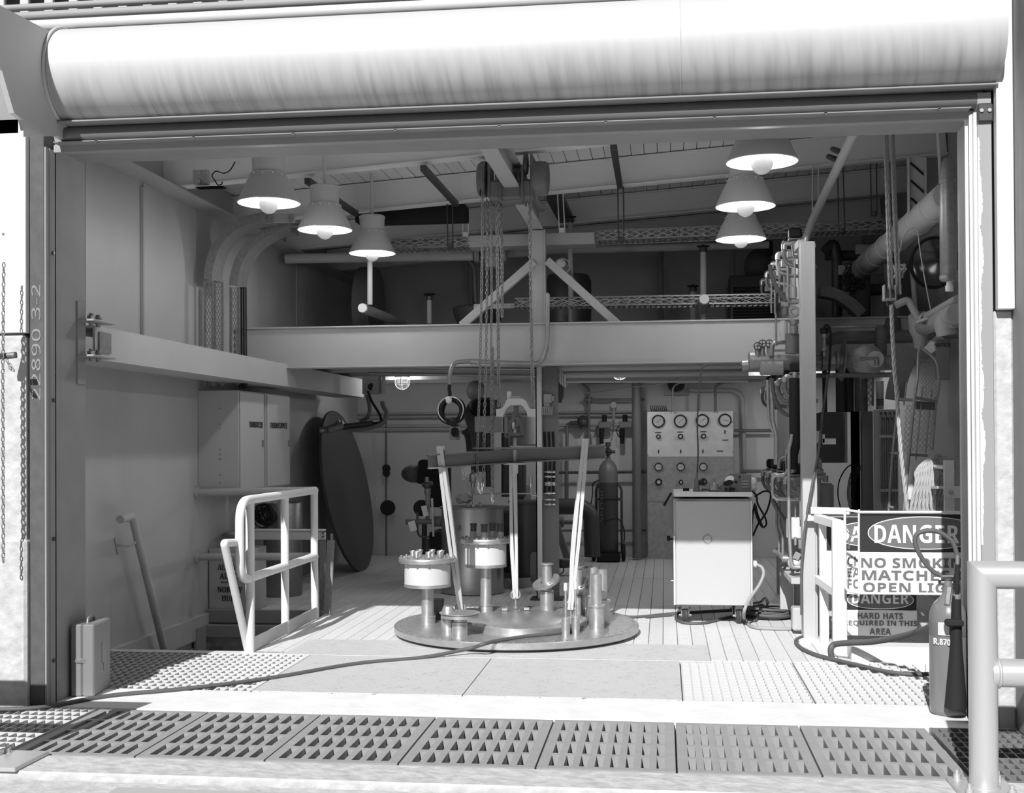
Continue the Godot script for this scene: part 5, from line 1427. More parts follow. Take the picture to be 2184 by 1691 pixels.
	part(fr, "depth_bar", MB.new().bar(V(1.127, 0.469, 9.1), V(1.2, 0.428, 8.65), 0.06, 0.06, 0.004), white)
	part(fr, "bracket", MB.new().bar(V(1.073, 0.943, 9.13), V(1.073, 0.894, 9.13), 0.09, 0.03, 0.004, Vector3.BACK), mats.pale)
	part(fr, "back_panel", MB.new().span(V(1.169, 0.851, 9.3), V(1.23, 0.424, 9.31), 0.003), mats.steel_grey)
	# --- signs
	var sA := thing("danger_sign", "front DANGER NO SMOKING sign in a bar frame, before the ropes", "sign", V(1.651, 0.445, 8.45))
	var fd := 8.45
	var a0 := V(1.321, 0.992, 8.45)
	var a1 := V(1.316, 0.454, 8.45)
	var sw := 0.86
	part(sA, "board", MB.new().span(a0, a1 + V(sw, 0, 0.01), 0.002), mats.sign_white)
	var split: float = 0.731
	part(sA, "black_field", MB.new().span(a0 + V(0.004, -0.004, -0.002), V(a0.x + sw - 0.004, split, 8.4505), 0.0), mats.sign_black)
	sign_oval(sA, V(a0.x + sw / 2, (a0.y + split) / 2, 8.448), sw * 0.435, (a0.y - split) * 0.43)
	letters(sA, "DANGER", V(1.699, 0.855, 8.444), Vector3.RIGHT, Vector3.UP, 0.122, mats.sign_white, 0.557)
	for l: Array in [["NO SMOKING", 495, 525, 0.752], ["MATCHES OR", 582, 530, 0.80], ["OPEN LIGHTS", 668, 538, 0.77]]:
		var lx: float = a0.x + (l[2] - 515.0) / 3.383 * 8.45 / 2564.45
		var ly: float = a0.y - (l[1] - 153.0) / 3.383 * 8.45 / 2564.45
		var lw: float = l[3]
		letters(sA, l[0], V(lx + lw / 2, ly, 8.444), Vector3.RIGHT, Vector3.UP, 0.066, mats.steel_grey, lw)
	part(sA, "bar_frame", MB.new().pipe([V(a0.x + sw + 0.1, a0.y + 0.012, 8.43), V(a0.x - 0.005, a0.y + 0.012, 8.43), V(1.241, 1.015, 8.5), V(1.233, 0.982, 8.5), V(1.234, 0.477, 8.5), V(1.255, 0.456, 8.5), V(a0.x - 0.005, a1.y - 0.003, 8.43), V(a0.x + sw + 0.1, a1.y - 0.003, 8.43)], 0.009, 0.02, 10), white)
	part(sA, "edge_bar", MB.new().cyl(a0 + V(-0.003, 0.03, -0.012), a1 + V(-0.003, -0.02, -0.012), 0.007, 8), white)
	var sB := thing("danger_sign", "rear DANGER sign mostly hidden behind the front NO SMOKING sign", "sign", V(1.36, 0.423, 8.95))
	var b0 := V(1.284, 0.939, 8.95)
	part(sB, "board", MB.new().span(b0 - V(0.12, 0, 0), b0 + V(0.6, -0.56, 0.01), 0.002), mats.sign_white)
	part(sB, "black_field", MB.new().span(b0 + V(-0.117, -0.003, -0.002), b0 + V(0.597, -0.245, 0.0005), 0.0), mats.sign_black)
	sign_oval(sB, b0 + V(0.26, -0.125, -0.002), 0.33, 0.095)
	letters(sB, "DA", V(1.338, 0.815, 8.945), Vector3.RIGHT, Vector3.UP, 0.11, mats.sign_white, 0.16)
	for l: Array in [["CH", 480], ["EA", 560], ["FO", 640]]:
		letters(sB, l[0], V(1.357, 1.115, 8.945) - Vector3(0, (l[1] as float) / 3.383 * 8.945 / 2564.45, 0), Vector3.RIGHT, Vector3.UP, 0.065, mats.steel_grey, 0.09)
	var sC := thing("danger_sign", "lower DANGER HARD HATS REQUIRED IN THIS AREA sign standing on the floor", "sign", V(1.551, 0.068, 9))
	var c0 := V(1.301, 0.381, 9)
	var c1 := V(1.809, 0.073, 9)
	part(sC, "board", MB.new().span(c0, c1 + V(0, 0, 0.01), 0.002), mats.sign_white)
	var cs: float = 0.259
	part(sC, "black_field", MB.new().span(c0 + V(0.003, 0.03, -0.002), V(c1.x - 0.003, cs, 9.0005)), mats.sign_black)
	sign_oval(sC, V(1.551, 0.334, 8.998), 0.235, 0.068)
	letters(sC, "DANGER", V(1.551, 0.345, 8.994), Vector3.RIGHT, Vector3.UP, 0.075, mats.sign_white, 0.40)
	letters(sC, "HARD HATS", V(1.55, 0.216, 8.996), Vector3.RIGHT, Vector3.UP, 0.044, mats.steel_grey, 0.32)
	letters(sC, "REQUIRED IN THIS", V(1.549, 0.161, 8.996), Vector3.RIGHT, Vector3.UP, 0.044, mats.steel_grey, 0.52)
	letters(sC, "AREA", V(1.549, 0.103, 8.996), Vector3.RIGHT, Vector3.UP, 0.044, mats.steel_grey, 0.15)
	for s: float in [455.0, 875.0]:
		var ap := V(0.891, 0.099, 8.998) + Vector3(s / 3.383 * 8.998 / 2564.45, 0, 0)
		part(sC, "arrow_mark", MB.new().prism([Vector2(-0.012, 0.02), Vector2(0.012, 0.02), Vector2(0.012, 0.0), Vector2(0.022, 0.0), Vector2(0, -0.025), Vector2(-0.022, 0.0), Vector2(-0.012, 0.0)], 0.003, Transform3D(Basis.IDENTITY, ap)), mats.pale)
	solo("sign_chain", "short chain hanging at the left edge of the danger signs", "chain", MB.new().chain(MB.curve([V(1.273, 0.899, 8.6), V(1.263, 0.86, 8.6), V(1.287, 0.841, 8.6), V(1.31, 0.831, 8.6), V(1.282, 0.812, 8.6), V(1.272, 0.745, 8.6)], 5), 0.026, 0.018, 0.0028, 5), mats.galv)
	struct("trim_8", "white painted curb under the danger signs at the grating edge", "curb", MB.new().span(V(1.25, -0.02, 8.36), V(2.49, 0.10, 8.55), 0.006), white)
	# --- fire extinguisher
	var ec := V(1.535, 0, 6.82)
	var ex := thing("fire_extinguisher", "grey carbon dioxide fire extinguisher with black horn standing on the sill at right", "extinguisher", ec)
	part(ex, "cylinder", MB.new().turned(ec, ec + Vector3.UP, [Vector2(0, 0.006), Vector2(0.085, 0.0), Vector2(0.098, 0.012), Vector2(0.1, 0.03), Vector2(0.1, 0.52), Vector2(0.094, 0.56), Vector2(0.076, 0.60), Vector2(0.045, 0.635), Vector2(0.028, 0.655), Vector2(0.028, 0.69), Vector2(0, 0.69)], 48), mat("extinguisher_grey", 0.46, 0.25))
	var ef := V(1.50, 0, 6.722)
	part(ex, "label_band", MB.new().turned(ec + Vector3(0, 0.43, 0), ec + Vector3(0, 1, 0), [Vector2(0.1005, 0), Vector2(0.101, 0.002), Vector2(0.101, 0.075), Vector2(0.1005, 0.077)], 48), mats.mid)
	part(ex, "label", MB.new().box(ec + Vector3(-0.045, 0.475, 0.0935), Vector3(0.06, 0.07, 0.002), 0, Basis(Vector3.UP, -0.45)), mats.pale)
	letters(ex, "R.870", ec + Vector3(-0.053, 0.405, 0.089), Vector3(0.85, 0, 0.53).normalized(), Vector3.UP, 0.034, mats.sign_white, 0.09, true, false)
	part(ex, "valve", MB.new().turned(ec + Vector3(0, 0.68, 0), ec + Vector3.UP * 2, [Vector2(0, 0), Vector2(0.024, 0), Vector2(0.024, 0.05), Vector2(0.034, 0.055), Vector2(0.034, 0.068), Vector2(0, 0.07)], 18).cyl(ec + Vector3(-0.05, 0.715, 0), ec + Vector3(0.06, 0.715, 0), 0.013, 10), mats.galv)
	part(ex, "carrying_handle", MB.new().bar(ec + Vector3(0.045, 0.752, 0.03), ec + Vector3(-0.05, 0.752, 0.03), 0.03, 0.014, 0.005).bar(ec + Vector3(-0.005, 0.70, 0.05), ec + Vector3(-0.022, 0.60, 0.075), 0.03, 0.014, 0.005, Vector3.BACK), mats.galv)
	part(ex, "hose", MB.new().tube(MB.curve([V(1.483, 0.76, 6.75), V(1.443, 0.782, 6.75), V(1.397, 0.834, 6.75), V(1.357, 0.909, 6.75), V(1.349, 0.962, 6.75), V(1.372, 0.992, 6.75), V(1.431, 1.003, 6.75), V(1.488, 0.989, 6.75), V(1.546, 0.94, 6.75), V(1.571, 0.865, 6.75)], 8), 0.0125, 12), mats.hose)
	var hn := part(ex, "horn", MB.new().turned(V(1.55, 0.66, 6.69), V(1.541, 0.089, 6.69), [Vector2(0, 0), Vector2(0.022, 0), Vector2(0.024, 0.05), Vector2(0.032, 0.28), Vector2(0.058, 0.6), Vector2(0.054, 0.602), Vector2(0, 0.5)], 28), mats.rubber)
	part(hn, "collar", MB.new().cyl(V(1.552, 0.641, 6.69), V(1.553, 0.667, 6.69), 0.024, 18, 0.003), mats.galv)
	part(hn, "grip", MB.new().turned(V(1.551, 0.667, 6.69), V(1.556, 0.841, 6.69), [Vector2(0, 0), Vector2(0.01, 0), Vector2(0.013, 0.03), Vector2(0.015, 0.1), Vector2(0.012, 0.16), Vector2(0, 0.16)], 14), mats.rubber)
	part(hn, "connector", MB.new().cyl(V(1.556, 0.827, 6.69), V(1.557, 0.875, 6.69), 0.011, 12), mats.galv)
	part(ex, "horn_clip", MB.new().box(V(1.529, 0.519, 6.66), Vector3(0.09, 0.035, 0.06), 0.008), mats.rubber)
	# --- bench at the foot of the valve rack
	var bn := thing("bench", "low plank bench under the valve rack left of the H post", "bench", V(1.0, 0, 10.0))
	part(bn, "leg", MB.new().span(V(0.955, 0.477, 10.25), V(1.058, 0.051, 10.3), 0.003), mats.wall_paint)
	for k in 4:
		part(bn, "board", MB.new().span(V(0.955, 0.40, 9.35 + 0.24 * k), V(1.26, 0.445, 9.58 + 0.24 * k), 0.004), mats.wall_paint)
	part(bn, "leg", MB.new().span(V(1.1, 0, 9.6), V(1.2, 0.4, 9.64), 0.003), mats.wall_paint)
	solo("floor_transformer", "small pale grey louvered box on the floor left of the H post foot", "box", MB.new().span(V(0.974, 0.206, 9.45), V(1.063, 0.029, 9.6), 0.012), mats.cabinet_grey)
	valve_rack()
	rope_corner()


func sign_oval(t: Node, c: Vector3, rx: float, ry: float) -> void:
	var p: Array = []
	var q: Array = []
	for i in 64:
		var a := TAU * i / 64
		# a squarish oval, as on safety signs
		var k := Vector2(signf(cos(a)) * pow(absf(cos(a)), 0.92), signf(sin(a)) * pow(absf(sin(a)), 0.92))
		p.append(k * Vector2(rx, ry))
		q.append(k * Vector2(rx - 0.006, ry - 0.006))
	part(t, "oval_border", MB.new().prism(p, 0.0012, Transform3D(Basis.IDENTITY, c)), mats.sign_white)
	part(t, "oval", MB.new().prism(q, 0.0022, Transform3D(Basis.IDENTITY, c)), mats.sign_red)


func valve_rack() -> void:
	var bp := thing("piping_backboard", "tall grey backing panel carrying the piping left of the H post", "panel", V(1.13, 0.45, 10.5))
	part(bp, "panel", MB.new().span(V(1.12, 0.45, 9.62), V(1.135, 3.1, 12.2), 0.003), mats.grey)
	part(bp, "stand", MB.new().span(V(1.08, 0.0, 10.3), V(1.135, 0.45, 10.36), 0.003), mats.grey)
	part(bp, "stand", MB.new().span(V(1.08, 0.0, 11.9), V(1.135, 0.45, 11.96), 0.003), mats.grey)
	var rows := [["top", 3.07], ["middle", 2.02], ["bottom", 1.22]]
	var order := ["nearest", "second", "third", "fourth", "farthest"]
	var first: Node3D = null
	for r: Array in rows:
		for i in 5:
			var at := V(1.035, r[1], 9.65 + 0.55 * i)
			var label := "%s solenoid valve of five in the %s row on the pipe rack" % [order[i], r[0]]
			if first == null:
				first = thing("solenoid_valve", label, "valve", at, "solenoid valves on the pipe rack")
				part(first, "coil_cap", MB.new().box(Vector3(0, 0.05, 0), Vector3(0.1, 0.085, 0.1), 0.016), mats.black, "black coil cap", true)
				part(first, "cap_plate", MB.new().box(Vector3(0, 0.003, 0), Vector3(0.105, 0.012, 0.105), 0.004), mats.galv, "", true)
				part(first, "body", MB.new().box(Vector3(0.01, -0.05, 0), Vector3(0.075, 0.085, 0.08), 0.006).box(Vector3(-0.035, -0.11, 0), Vector3(0.05, 0.06, 0.06), 0.006), mats.galv, "", true)
				part(first, "elbow", MB.new().pipe([Vector3(-0.02, -0.025, 0), Vector3(-0.085, -0.025, 0), Vector3(-0.085, -0.07, 0)], 0.021, 0.04, 12), mats.aluminium, "bright elbow", true)
				part(first, "hose", MB.new().tube(MB.curve([Vector3(-0.085, -0.065, 0), Vector3(-0.085, -0.13, 0.0), Vector3(-0.05, -0.19, 0.02), Vector3(0.04, -0.215, 0.04), Vector3(0.16, -0.22, 0.05)], 6), 0.015, 10), mats.steel_grey, "", true)
				part(first, "bracket", MB.new().box(Vector3(0.1, -0.05, 0), Vector3(0.12, 0.03, 0.03), 0.003), mats.grey, "", true)
			else:
				copy(first, label, at)
	# flow bodies and tubes of the upper half
	var vb := thing("regulator_stack", "stack of pale pipe fittings and valve bodies between top and middle valve rows", "regulator", V(1.017, 2.573, 9.75))
	part(vb, "filter_bowl", MB.new().turned(V(1.014, 2.619, 9.75), V(1.015, 2.738, 9.75), [Vector2(0, 0), Vector2(0.04, 0), Vector2(0.044, 0.02), Vector2(0.044, 0.09), Vector2(0.03, 0.1), Vector2(0.03, 0.115), Vector2(0, 0.12)], 20), mats.pale)
	part(vb, "block", MB.new().span(V(0.983, 2.612, 9.8), V(1.073, 2.579, 9.7), 0.008).span(V(0.952, 2.605, 9.85), V(1.003, 2.55, 9.75), 0.012), mats.grey)
	part(vb, "union", MB.new().cyl(V(0.935, 2.581, 9.78), V(0.981, 2.58, 9.78), 0.024, 6, 0.003), mats.galv)
	part(vb, "clamp_loop", MB.new().torus(V(1.032, 2.513, 9.72), Vector3.BACK, 0.033, 0.013, 18, 8), mats.grey)
	part(vb, "actuator", MB.new().span(V(0.945, 2.555, 9.85), V(0.993, 2.477, 9.72), 0.02), mats.mid)
	part(vb, "lower_body", MB.new().turned(V(1.031, 2.341, 9.75), V(1.032, 2.453, 9.75), [Vector2(0, 0), Vector2(0.034, 0), Vector2(0.034, 0.06), Vector2(0.026, 0.065), Vector2(0.04, 0.09), Vector2(0.04, 0.11), Vector2(0, 0.115)], 18), mats.galv)
	part(vb, "column", MB.new().cyl(V(1.022, 2.186, 9.8), V(1.023, 2.345, 9.8), 0.055, 20), mats.steel_grey)
	part(vb, "side_bottle", MB.new().turned(V(0.959, 2.297, 9.85), V(0.961, 2.451, 9.85), [Vector2(0, 0), Vector2(0.02, 0), Vector2(0.034, 0.04), Vector2(0.036, 0.13), Vector2(0.02, 0.16), Vector2(0, 0.16)], 16), mats.pale)
	var tb := [
		["thin upright tube at the far left of the valve rack", [V(0.872, 2.767, 9.9), V(0.87, 2.525, 9.9)], 0.008],
		["long thin upright tube crossing the mezzanine beam at the valve rack", [V(0.9, 2.861, 9.9), V(0.898, 2.525, 9.9), V(0.906, 2.511, 9.9), V(0.906, 2.255, 9.9)], 0.009],
		["upright tube in the middle of the valve rack top", [V(0.978, 2.87, 9.65), V(0.978, 2.602, 9.65)], 0.012],
		["bent small bore tube beside the topmost solenoid valve", [V(0.999, 3.005, 9.55), V(1.008, 2.927, 9.55), V(1.021, 2.9, 9.55), V(1.022, 2.615, 9.55)], 0.008],
		["slim tube behind the second solenoid valve", [V(0.935, 2.928, 9.9), V(0.934, 2.605, 9.9)], 0.008],
		["slim tube with fitting between valve rack hoses", [V(0.973, 2.819, 9.9), V(0.974, 2.698, 9.9)], 0.008],
		["curved dark hose sweeping down the valve rack top", [V(0.85, 2.894, 9.75), V(0.856, 2.815, 9.75), V(0.888, 2.734, 9.75), V(0.926, 2.667, 9.75), V(0.971, 2.607, 9.75)], 0.017],
		["left of two bright bent tubes dropping beside the gauge panel", [V(0.827, 1.979, 9.8), V(0.83, 1.812, 9.8), V(0.839, 1.632, 9.8), V(0.884, 1.539, 9.8), V(0.882, 1.3, 9.8)], 0.012],
		["right of two bright bent tubes dropping beside the gauge panel", [V(0.853, 1.989, 9.75), V(0.858, 1.81, 9.75), V(0.864, 1.632, 9.75), V(0.891, 1.545, 9.75), V(0.889, 1.301, 9.75)], 0.016],
		["dark hose curving from the middle valve row into the rack", [V(0.852, 1.987, 9.7), V(0.864, 1.855, 9.7), V(0.908, 1.742, 9.7), V(0.96, 1.696, 9.7), V(1.005, 1.689, 9.7)], 0.016],
		["bright bent tube forming a square loop at the rack bottom", [V(0.947, 1.428, 9.5), V(0.946, 1.228, 9.5), V(0.861, 1.225, 9.5), V(0.834, 1.196, 9.5), V(0.833, 1.042, 9.5), V(1.055, 1.035, 9.5)], 0.014],
		["long bright tube running down the front of the rack to the bench", [V(0.973, 1.543, 9.4), V(0.966, 1.479, 9.4), V(0.95, 1.429, 9.4), V(0.947, 0.983, 9.4)] + [V(0.947, 0.844, 9.4), V(0.958, 0.599, 9.4), V(0.971, 0.527, 9.4), V(1.035, 0.523, 9.4)], 0.014],
		["short arched tube near the rack middle", [V(0.902, 1.269, 9.7), V(0.902, 1.328, 9.7), V(0.928, 1.357, 9.7), V(0.964, 1.357, 9.7)], 0.014],
		["thin stepped tube beside the rack bottom valve row", [V(0.975, 1.121, 9.45), V(0.987, 1.102, 9.45), V(1.025, 1.1, 9.45), V(1.037, 1.079, 9.45), V(1.036, 0.987, 9.45)], 0.006],
		["thin stepped tube left of the rack bottom valve row", [V(0.932, 1.119, 9.5), V(0.935, 1.093, 9.5), V(0.992, 1.084, 9.5), V(1.003, 1.061, 9.5), V(1.004, 0.984, 9.5)], 0.006],
		["far left thin bent tube at the lower rack", [V(0.9, 0.991, 9.9), V(0.899, 0.786, 9.9), V(0.917, 0.732, 9.9), V(0.916, 0.588, 9.9)], 0.010],
		["second thin bent tube at the lower rack", [V(0.917, 1.024, 9.85), V(0.916, 0.804, 9.85), V(0.942, 0.744, 9.85), V(0.942, 0.57, 9.85)], 0.012],
		["slim tube dropping to the lower rack filter", [V(1.006, 1.026, 9.5), V(1.004, 0.764, 9.5)], 0.007],
		["short slim tube beside the H post at the lower rack", [V(1.032, 1.031, 9.4), V(1.031, 0.887, 9.4)], 0.007],
		["dark hose bending down the lower rack", [V(0.858, 1.026, 9.8), V(0.883, 0.966, 9.8), V(0.927, 0.891, 9.8), V(0.978, 0.823, 9.8)], 0.018],
	]
	for t: Array in tb:
		solo("rack_tube", t[0], "tube", MB.new().pipe(t[1], t[2], 0.06, 10), mats.hose if (t[0] as String).contains("dark") else mats.aluminium if (t[0] as String).contains("bright") else mats.galv, "tubes of the pipe rack")
	var bh := thing("ribbed_hose", "thick black ribbed hose hanging down the middle of the valve rack", "hose", V(0.982, 1.268, 9.45))
	part(bh, "hose", MB.new().tube(MB.curve([V(1.003, 1.972, 9.45), V(1.001, 1.748, 9.45), V(1.003, 1.556, 9.45), V(0.999, 1.46, 9.45), V(0.98, 1.377, 9.45), V(0.979, 1.274, 9.45)], 8), 0.044, 16), mats.rubber)
	part(bh, "end_fitting", MB.new().cyl(V(1.005, 1.972, 9.45), V(1.006, 2.02, 9.45), 0.02, 8, 0.003), mats.aluminium)
	part(bh, "end_fitting", MB.new().cyl(V(0.979, 1.274, 9.45), V(0.979, 1.246, 9.45), 0.025, 8, 0.003), mats.aluminium)
	# middle pneumatic cylinder lying across
	var pc := thing("pneumatic_cylinder", "long pale horizontal pipe actuator crossing behind the H post", "actuator", V(1.059, 2.125, 9.75))
	part(pc, "pipe", MB.new().cyl(V(0.698, 2.148, 10.1), V(1.116, 2.149, 10.1), 0.078, 24, 0.01).cyl(V(1.116, 2.147, 10.1), V(1.869, 2.127, 10.1), 0.055, 24), mats.galv)
	part(pc, "lower_barrel", MB.new().cyl(V(0.787, 2.09, 10.05), V(0.977, 2.088, 10.05), 0.06, 20, 0.008), mats.grey)
	part(pc, "end_cap", MB.new().cyl(V(0.642, 2.107, 10.1), V(0.704, 2.114, 10.1), 0.05, 18, 0.006), mats.galv)
	for k: Array in [[770, 0.085], [790, 0.075], [885, 0.075], [945, 0.07]]:
		var p := V(0.522, 2.148, 10.1) + Vector3(k[0] / 3.971 * 10.1 / 2564.45, 0, 0)
		part(pc, "coupling", MB.new().cyl(p, p + Vector3(0.03, 0, 0), k[1], 24, 0.005), mats.galv)
	part(pc, "flange", MB.new().cyl(V(1.452, 2.148, 10.1), V(1.466, 2.147, 10.1), 0.17, 32, 0.005), mats.galv)
	for k: Array in [[245, 990, 0.022], [285, 970, 0.02], [340, 970, 0.02]]:
		var p := V(0.527, 3.195, 10.05) + Vector3(k[0], -k[1], 0) / 3.971 * 10.05 / 2564.45
		var f := part(pc, "cock", MB.new().cyl(p - Vector3(0, 0.09, 0), p + Vector3(0, 0.03, 0), k[2], 10), mats.galv)
		handwheel(f, p + Vector3(0, 0.05, 0.03), Vector3.BACK, 0.03, mats.steel_dark)
	part(pc, "bend", MB.new().pipe([V(0.876, 2.183, 10), V(0.884, 2.279, 10), V(0.936, 2.297, 10), V(1.011, 2.296, 10)], 0.02, 0.12, 12), mats.galv)
	part(pc, "manifold_bar", MB.new().cyl(V(0.901, 2.222, 10.15), V(1.026, 2.22, 10.15), 0.03, 14), mats.mid)
	var ds := thing("plate_reel", "pair of overlapping pale round discs on the pipe actuator", "discs", V(1.621, 2.108, 9.9))
	part(ds, "large_disc", MB.new().turned(V(1.637, 2.134, 10), V(1.624, 2.123, 9.9), [Vector2(0, 0), Vector2(0.128, 0), Vector2(0.132, 0.01), Vector2(0.115, 0.02), Vector2(0, 0.03)], 40), mats.galv)
	part(ds, "large_disc", MB.new().turned(V(1.613, 2.125, 10.08), V(1.6, 2.114, 9.98), [Vector2(0, 0), Vector2(0.125, 0), Vector2(0.13, 0.01), Vector2(0.11, 0.02), Vector2(0, 0.03)], 40), mats.galv)
	part(ds, "small_disc", MB.new().turned(V(1.694, 2.144, 9.95), V(1.679, 2.136, 9.85), [Vector2(0, 0), Vector2(0.062, 0), Vector2(0.066, 0.01), Vector2(0.05, 0.02), Vector2(0, 0.025)], 32), mats.pale)
	part(ds, "cock", MB.new().cyl(V(1.558, 2.139, 9.85), V(1.704, 2.142, 9.85), 0.014, 10).cyl(V(1.684, 2.137, 9.84), V(1.684, 2.085, 9.84), 0.02, 10), mats.galv)
	var lf := thing("lower_filter", "pale filter bowl and bright fittings at the foot of the rack beside the H post", "filter", V(1.013, 0.667, 9.45))
	part(lf, "bowl", MB.new().cyl(V(1.021, 0.731, 9.55), V(1.022, 0.896, 9.55), 0.08, 24, 0.012), mats.pale)
	part(lf, "fitting", MB.new().span(V(0.991, 0.753, 9.5), V(1.01, 0.685, 9.45), 0.006).span(V(1.023, 0.728, 9.5), V(1.045, 0.659, 9.45), 0.006), mats.aluminium)
	part(lf, "elbow_row", MB.new().cyl(V(0.928, 0.551, 9.8), V(0.991, 0.549, 9.8), 0.03, 10, 0.004).cyl(V(0.912, 0.58, 9.9), V(0.936, 0.56, 9.8), 0.022, 10).cyl(V(0.883, 0.591, 9.95), V(0.912, 0.584, 9.9), 0.02, 10), mats.galv)
	part(lf, "ball_valve", MB.new().ball(V(1.003, 0.546, 9.5), Vector3(0.06, 0.05, 0.05)).cyl(V(0.975, 0.553, 9.5), V(1.046, 0.531, 9.5), 0.035, 14), mats.pale)
	part(lf, "paddle", MB.new().bar(V(0.998, 0.58, 9.45), V(1.023, 0.63, 9.45), 0.05, 0.01, 0.003, Vector3.BACK), mats.prime_grey)
	# pipework just right of the H post
	var rp := thing("post_piping", "bright elbow and grey canister on the right side of the H post", "piping", V(1.224, 0.979, 9.6))
	part(rp, "elbow", MB.new().pipe([V(1.173, 1.356, 9.5), V(1.195, 1.337, 9.5), V(1.193, 1.273, 9.5)], 0.016, 0.06, 10).cyl(V(1.191, 1.273, 9.5), V(1.191, 1.234, 9.5), 0.03, 8, 0.003), mats.galv)
	part(rp, "tee", MB.new().cyl(V(1.169, 1.218, 9.5), V(1.235, 1.218, 9.5), 0.026, 12).cyl(V(1.235, 1.221, 9.5), V(1.234, 1.17, 9.5), 0.022, 12).cyl(V(1.19, 1.209, 9.5), V(1.188, 0.984, 9.5), 0.014, 10), mats.galv)
	part(rp, "canister", MB.new().cyl(V(1.262, 0.934, 9.7), V(1.264, 1.157, 9.7), 0.06, 20, 0.02), mats.prime_grey)
	part(rp, "slotted_bracket", MB.new().span(V(1.169, 1.565, 9.5), V(1.199, 1.472, 9.52), 0.002).span(V(1.215, 1.507, 9.5), V(1.316, 1.461, 9.51), 0.002).span(V(1.215, 1.539, 9.5), V(1.233, 1.471, 9.52), 0.002), mats.white_paint)
	var tr := thing("transducer", "black capped pressure transducer with looping cable right of the H post", "transducer", V(1.275, 2.176, 9.8))
	part(tr, "cap", MB.new().cyl(V(1.275, 2.341, 9.8), V(1.275, 2.388, 9.8), 0.034, 16, 0.005), mats.rubber)
	part(tr, "stem", MB.new().cyl(V(1.275, 2.308, 9.8), V(1.275, 2.341, 9.8), 0.024, 14).cyl(V(1.273, 2.162, 9.8), V(1.275, 2.308, 9.8), 0.014, 12).cyl(V(1.274, 2.206, 9.8), V(1.274, 2.232, 9.8), 0.03, 10), mats.galv)
	part(tr, "cable", MB.new().tube(MB.curve([V(1.27, 2.383, 9.75), V(1.277, 2.403, 9.75), V(1.299, 2.399, 9.75), V(1.315, 2.356, 9.75), V(1.314, 2.237, 9.75), V(1.303, 2.047, 9.75)] + [V(1.273, 2.009, 9.6), V(1.252, 1.815, 9.6), V(1.222, 1.588, 9.6), V(1.195, 1.361, 9.6), V(1.175, 1.232, 9.6)], 6), 0.009, 8), mats.rubber)


# expanded metal: a lattice of thin strands over the parallelogram o + u*a + w*b
func lattice(o: Vector3, a: Vector3, b: Vector3, na: int, nb: int, r: float) -> MB:
	var m := MB.new()
	for i in na:
		for j in nb:
			var p := o + a * (float(i) / na) + b * (float(j) / nb)
			var q := o + a * ((i + 0.5) / na) + b * ((j + 0.5) / nb)
			var s := o + a * ((i + 1.0) / na) + b * (float(j) / nb)
			var t := o + a * (float(i) / na) + b * ((j + 1.0) / nb)
			var z := o + a * ((i + 1.0) / na) + b * ((j + 1.0) / nb)
			for e: Vector3 in [p, s, t, z]:
				m.tube([e, q], r, 3, false)
	return m


func rope_twist(path: Array, r: float) -> MB:
	var m := MB.new()
	var length := 0.0
	var pts: Array = []
	var step := 0.02
	for i in path.size() - 1:
		var a: Vector3 = path[i]
		var b: Vector3 = path[i + 1]
		var n := maxi(1, int((b - a).length() / step))
		for k in n:
			pts.append(a.lerp(b, float(k) / n))
	pts.append(path[-1])
	for s in 3:
		var q: Array = []
		for i in pts.size():
			var t: Vector3 = ((pts[mini(i + 1, pts.size() - 1)] as Vector3) - (pts[maxi(i - 1, 0)] as Vector3)).normalized()
			var u := t.cross(Vector3(0.31, 0.2, 0.93)).normalized()
			var w := t.cross(u)
			var g := TAU * s / 3 + i * 0.75
			q.append((pts[i] as Vector3) + (u * cos(g) + w * sin(g)) * r * 0.48)
		m.tube(q, r * 0.58, 5)
	return m


func cable_tray(called: String, label: String, a: Vector3, b: Vector3, wide: float, h: float) -> void:
	var t := thing(called, label, "cable tray", (a + b) / 2, "cable trays")
	var along := b - a
	var back := V(0, 0, wide)
	var n := int(along.length() / 0.1)
	for z: float in [0.0, 1.0]:
		var o := a + back * z
		part(t, "side_rail", MB.new().bar(o + Vector3(0, h, 0), o + along + Vector3(0, h, 0), 0.012, 0.012).bar(o, o + along, 0.012, 0.012), mats.galv)
		tag(part(t, "side_mesh", lattice(o, along, Vector3(0, h, 0), n, 2, 0.0042), mats.pale), "", "", "", "stuff")
	var bm := MB.new()
	for i in n * 2:
		bm.bar(a + along * (i + 0.5) / (n * 2), a + along * (i + 0.5) / (n * 2) + back, 0.018, 0.006)
	tag(part(t, "bottom_rungs", bm, mats.galv), "", "", "", "stuff")


func hanger(label: String, top: Vector3, bottom: Vector3, dark: bool) -> void:
	var t := thing("tray_hanger", label, "hanger", bottom, "threaded rod hangers")
	for s: float in [-0.025, 0.025]:
		part(t, "rod", MB.new().cyl(top + V(s, 0, 0), bottom + V(s, 0, 0), 0.006, 8), mats.steel_dark if dark else mats.pale)
	part(t, "nut", MB.new().cyl(bottom - Vector3(0, 0.02, 0), bottom + Vector3(0, 0.02, 0), 0.03, 8), mats.steel_dark if dark else mats.pale)


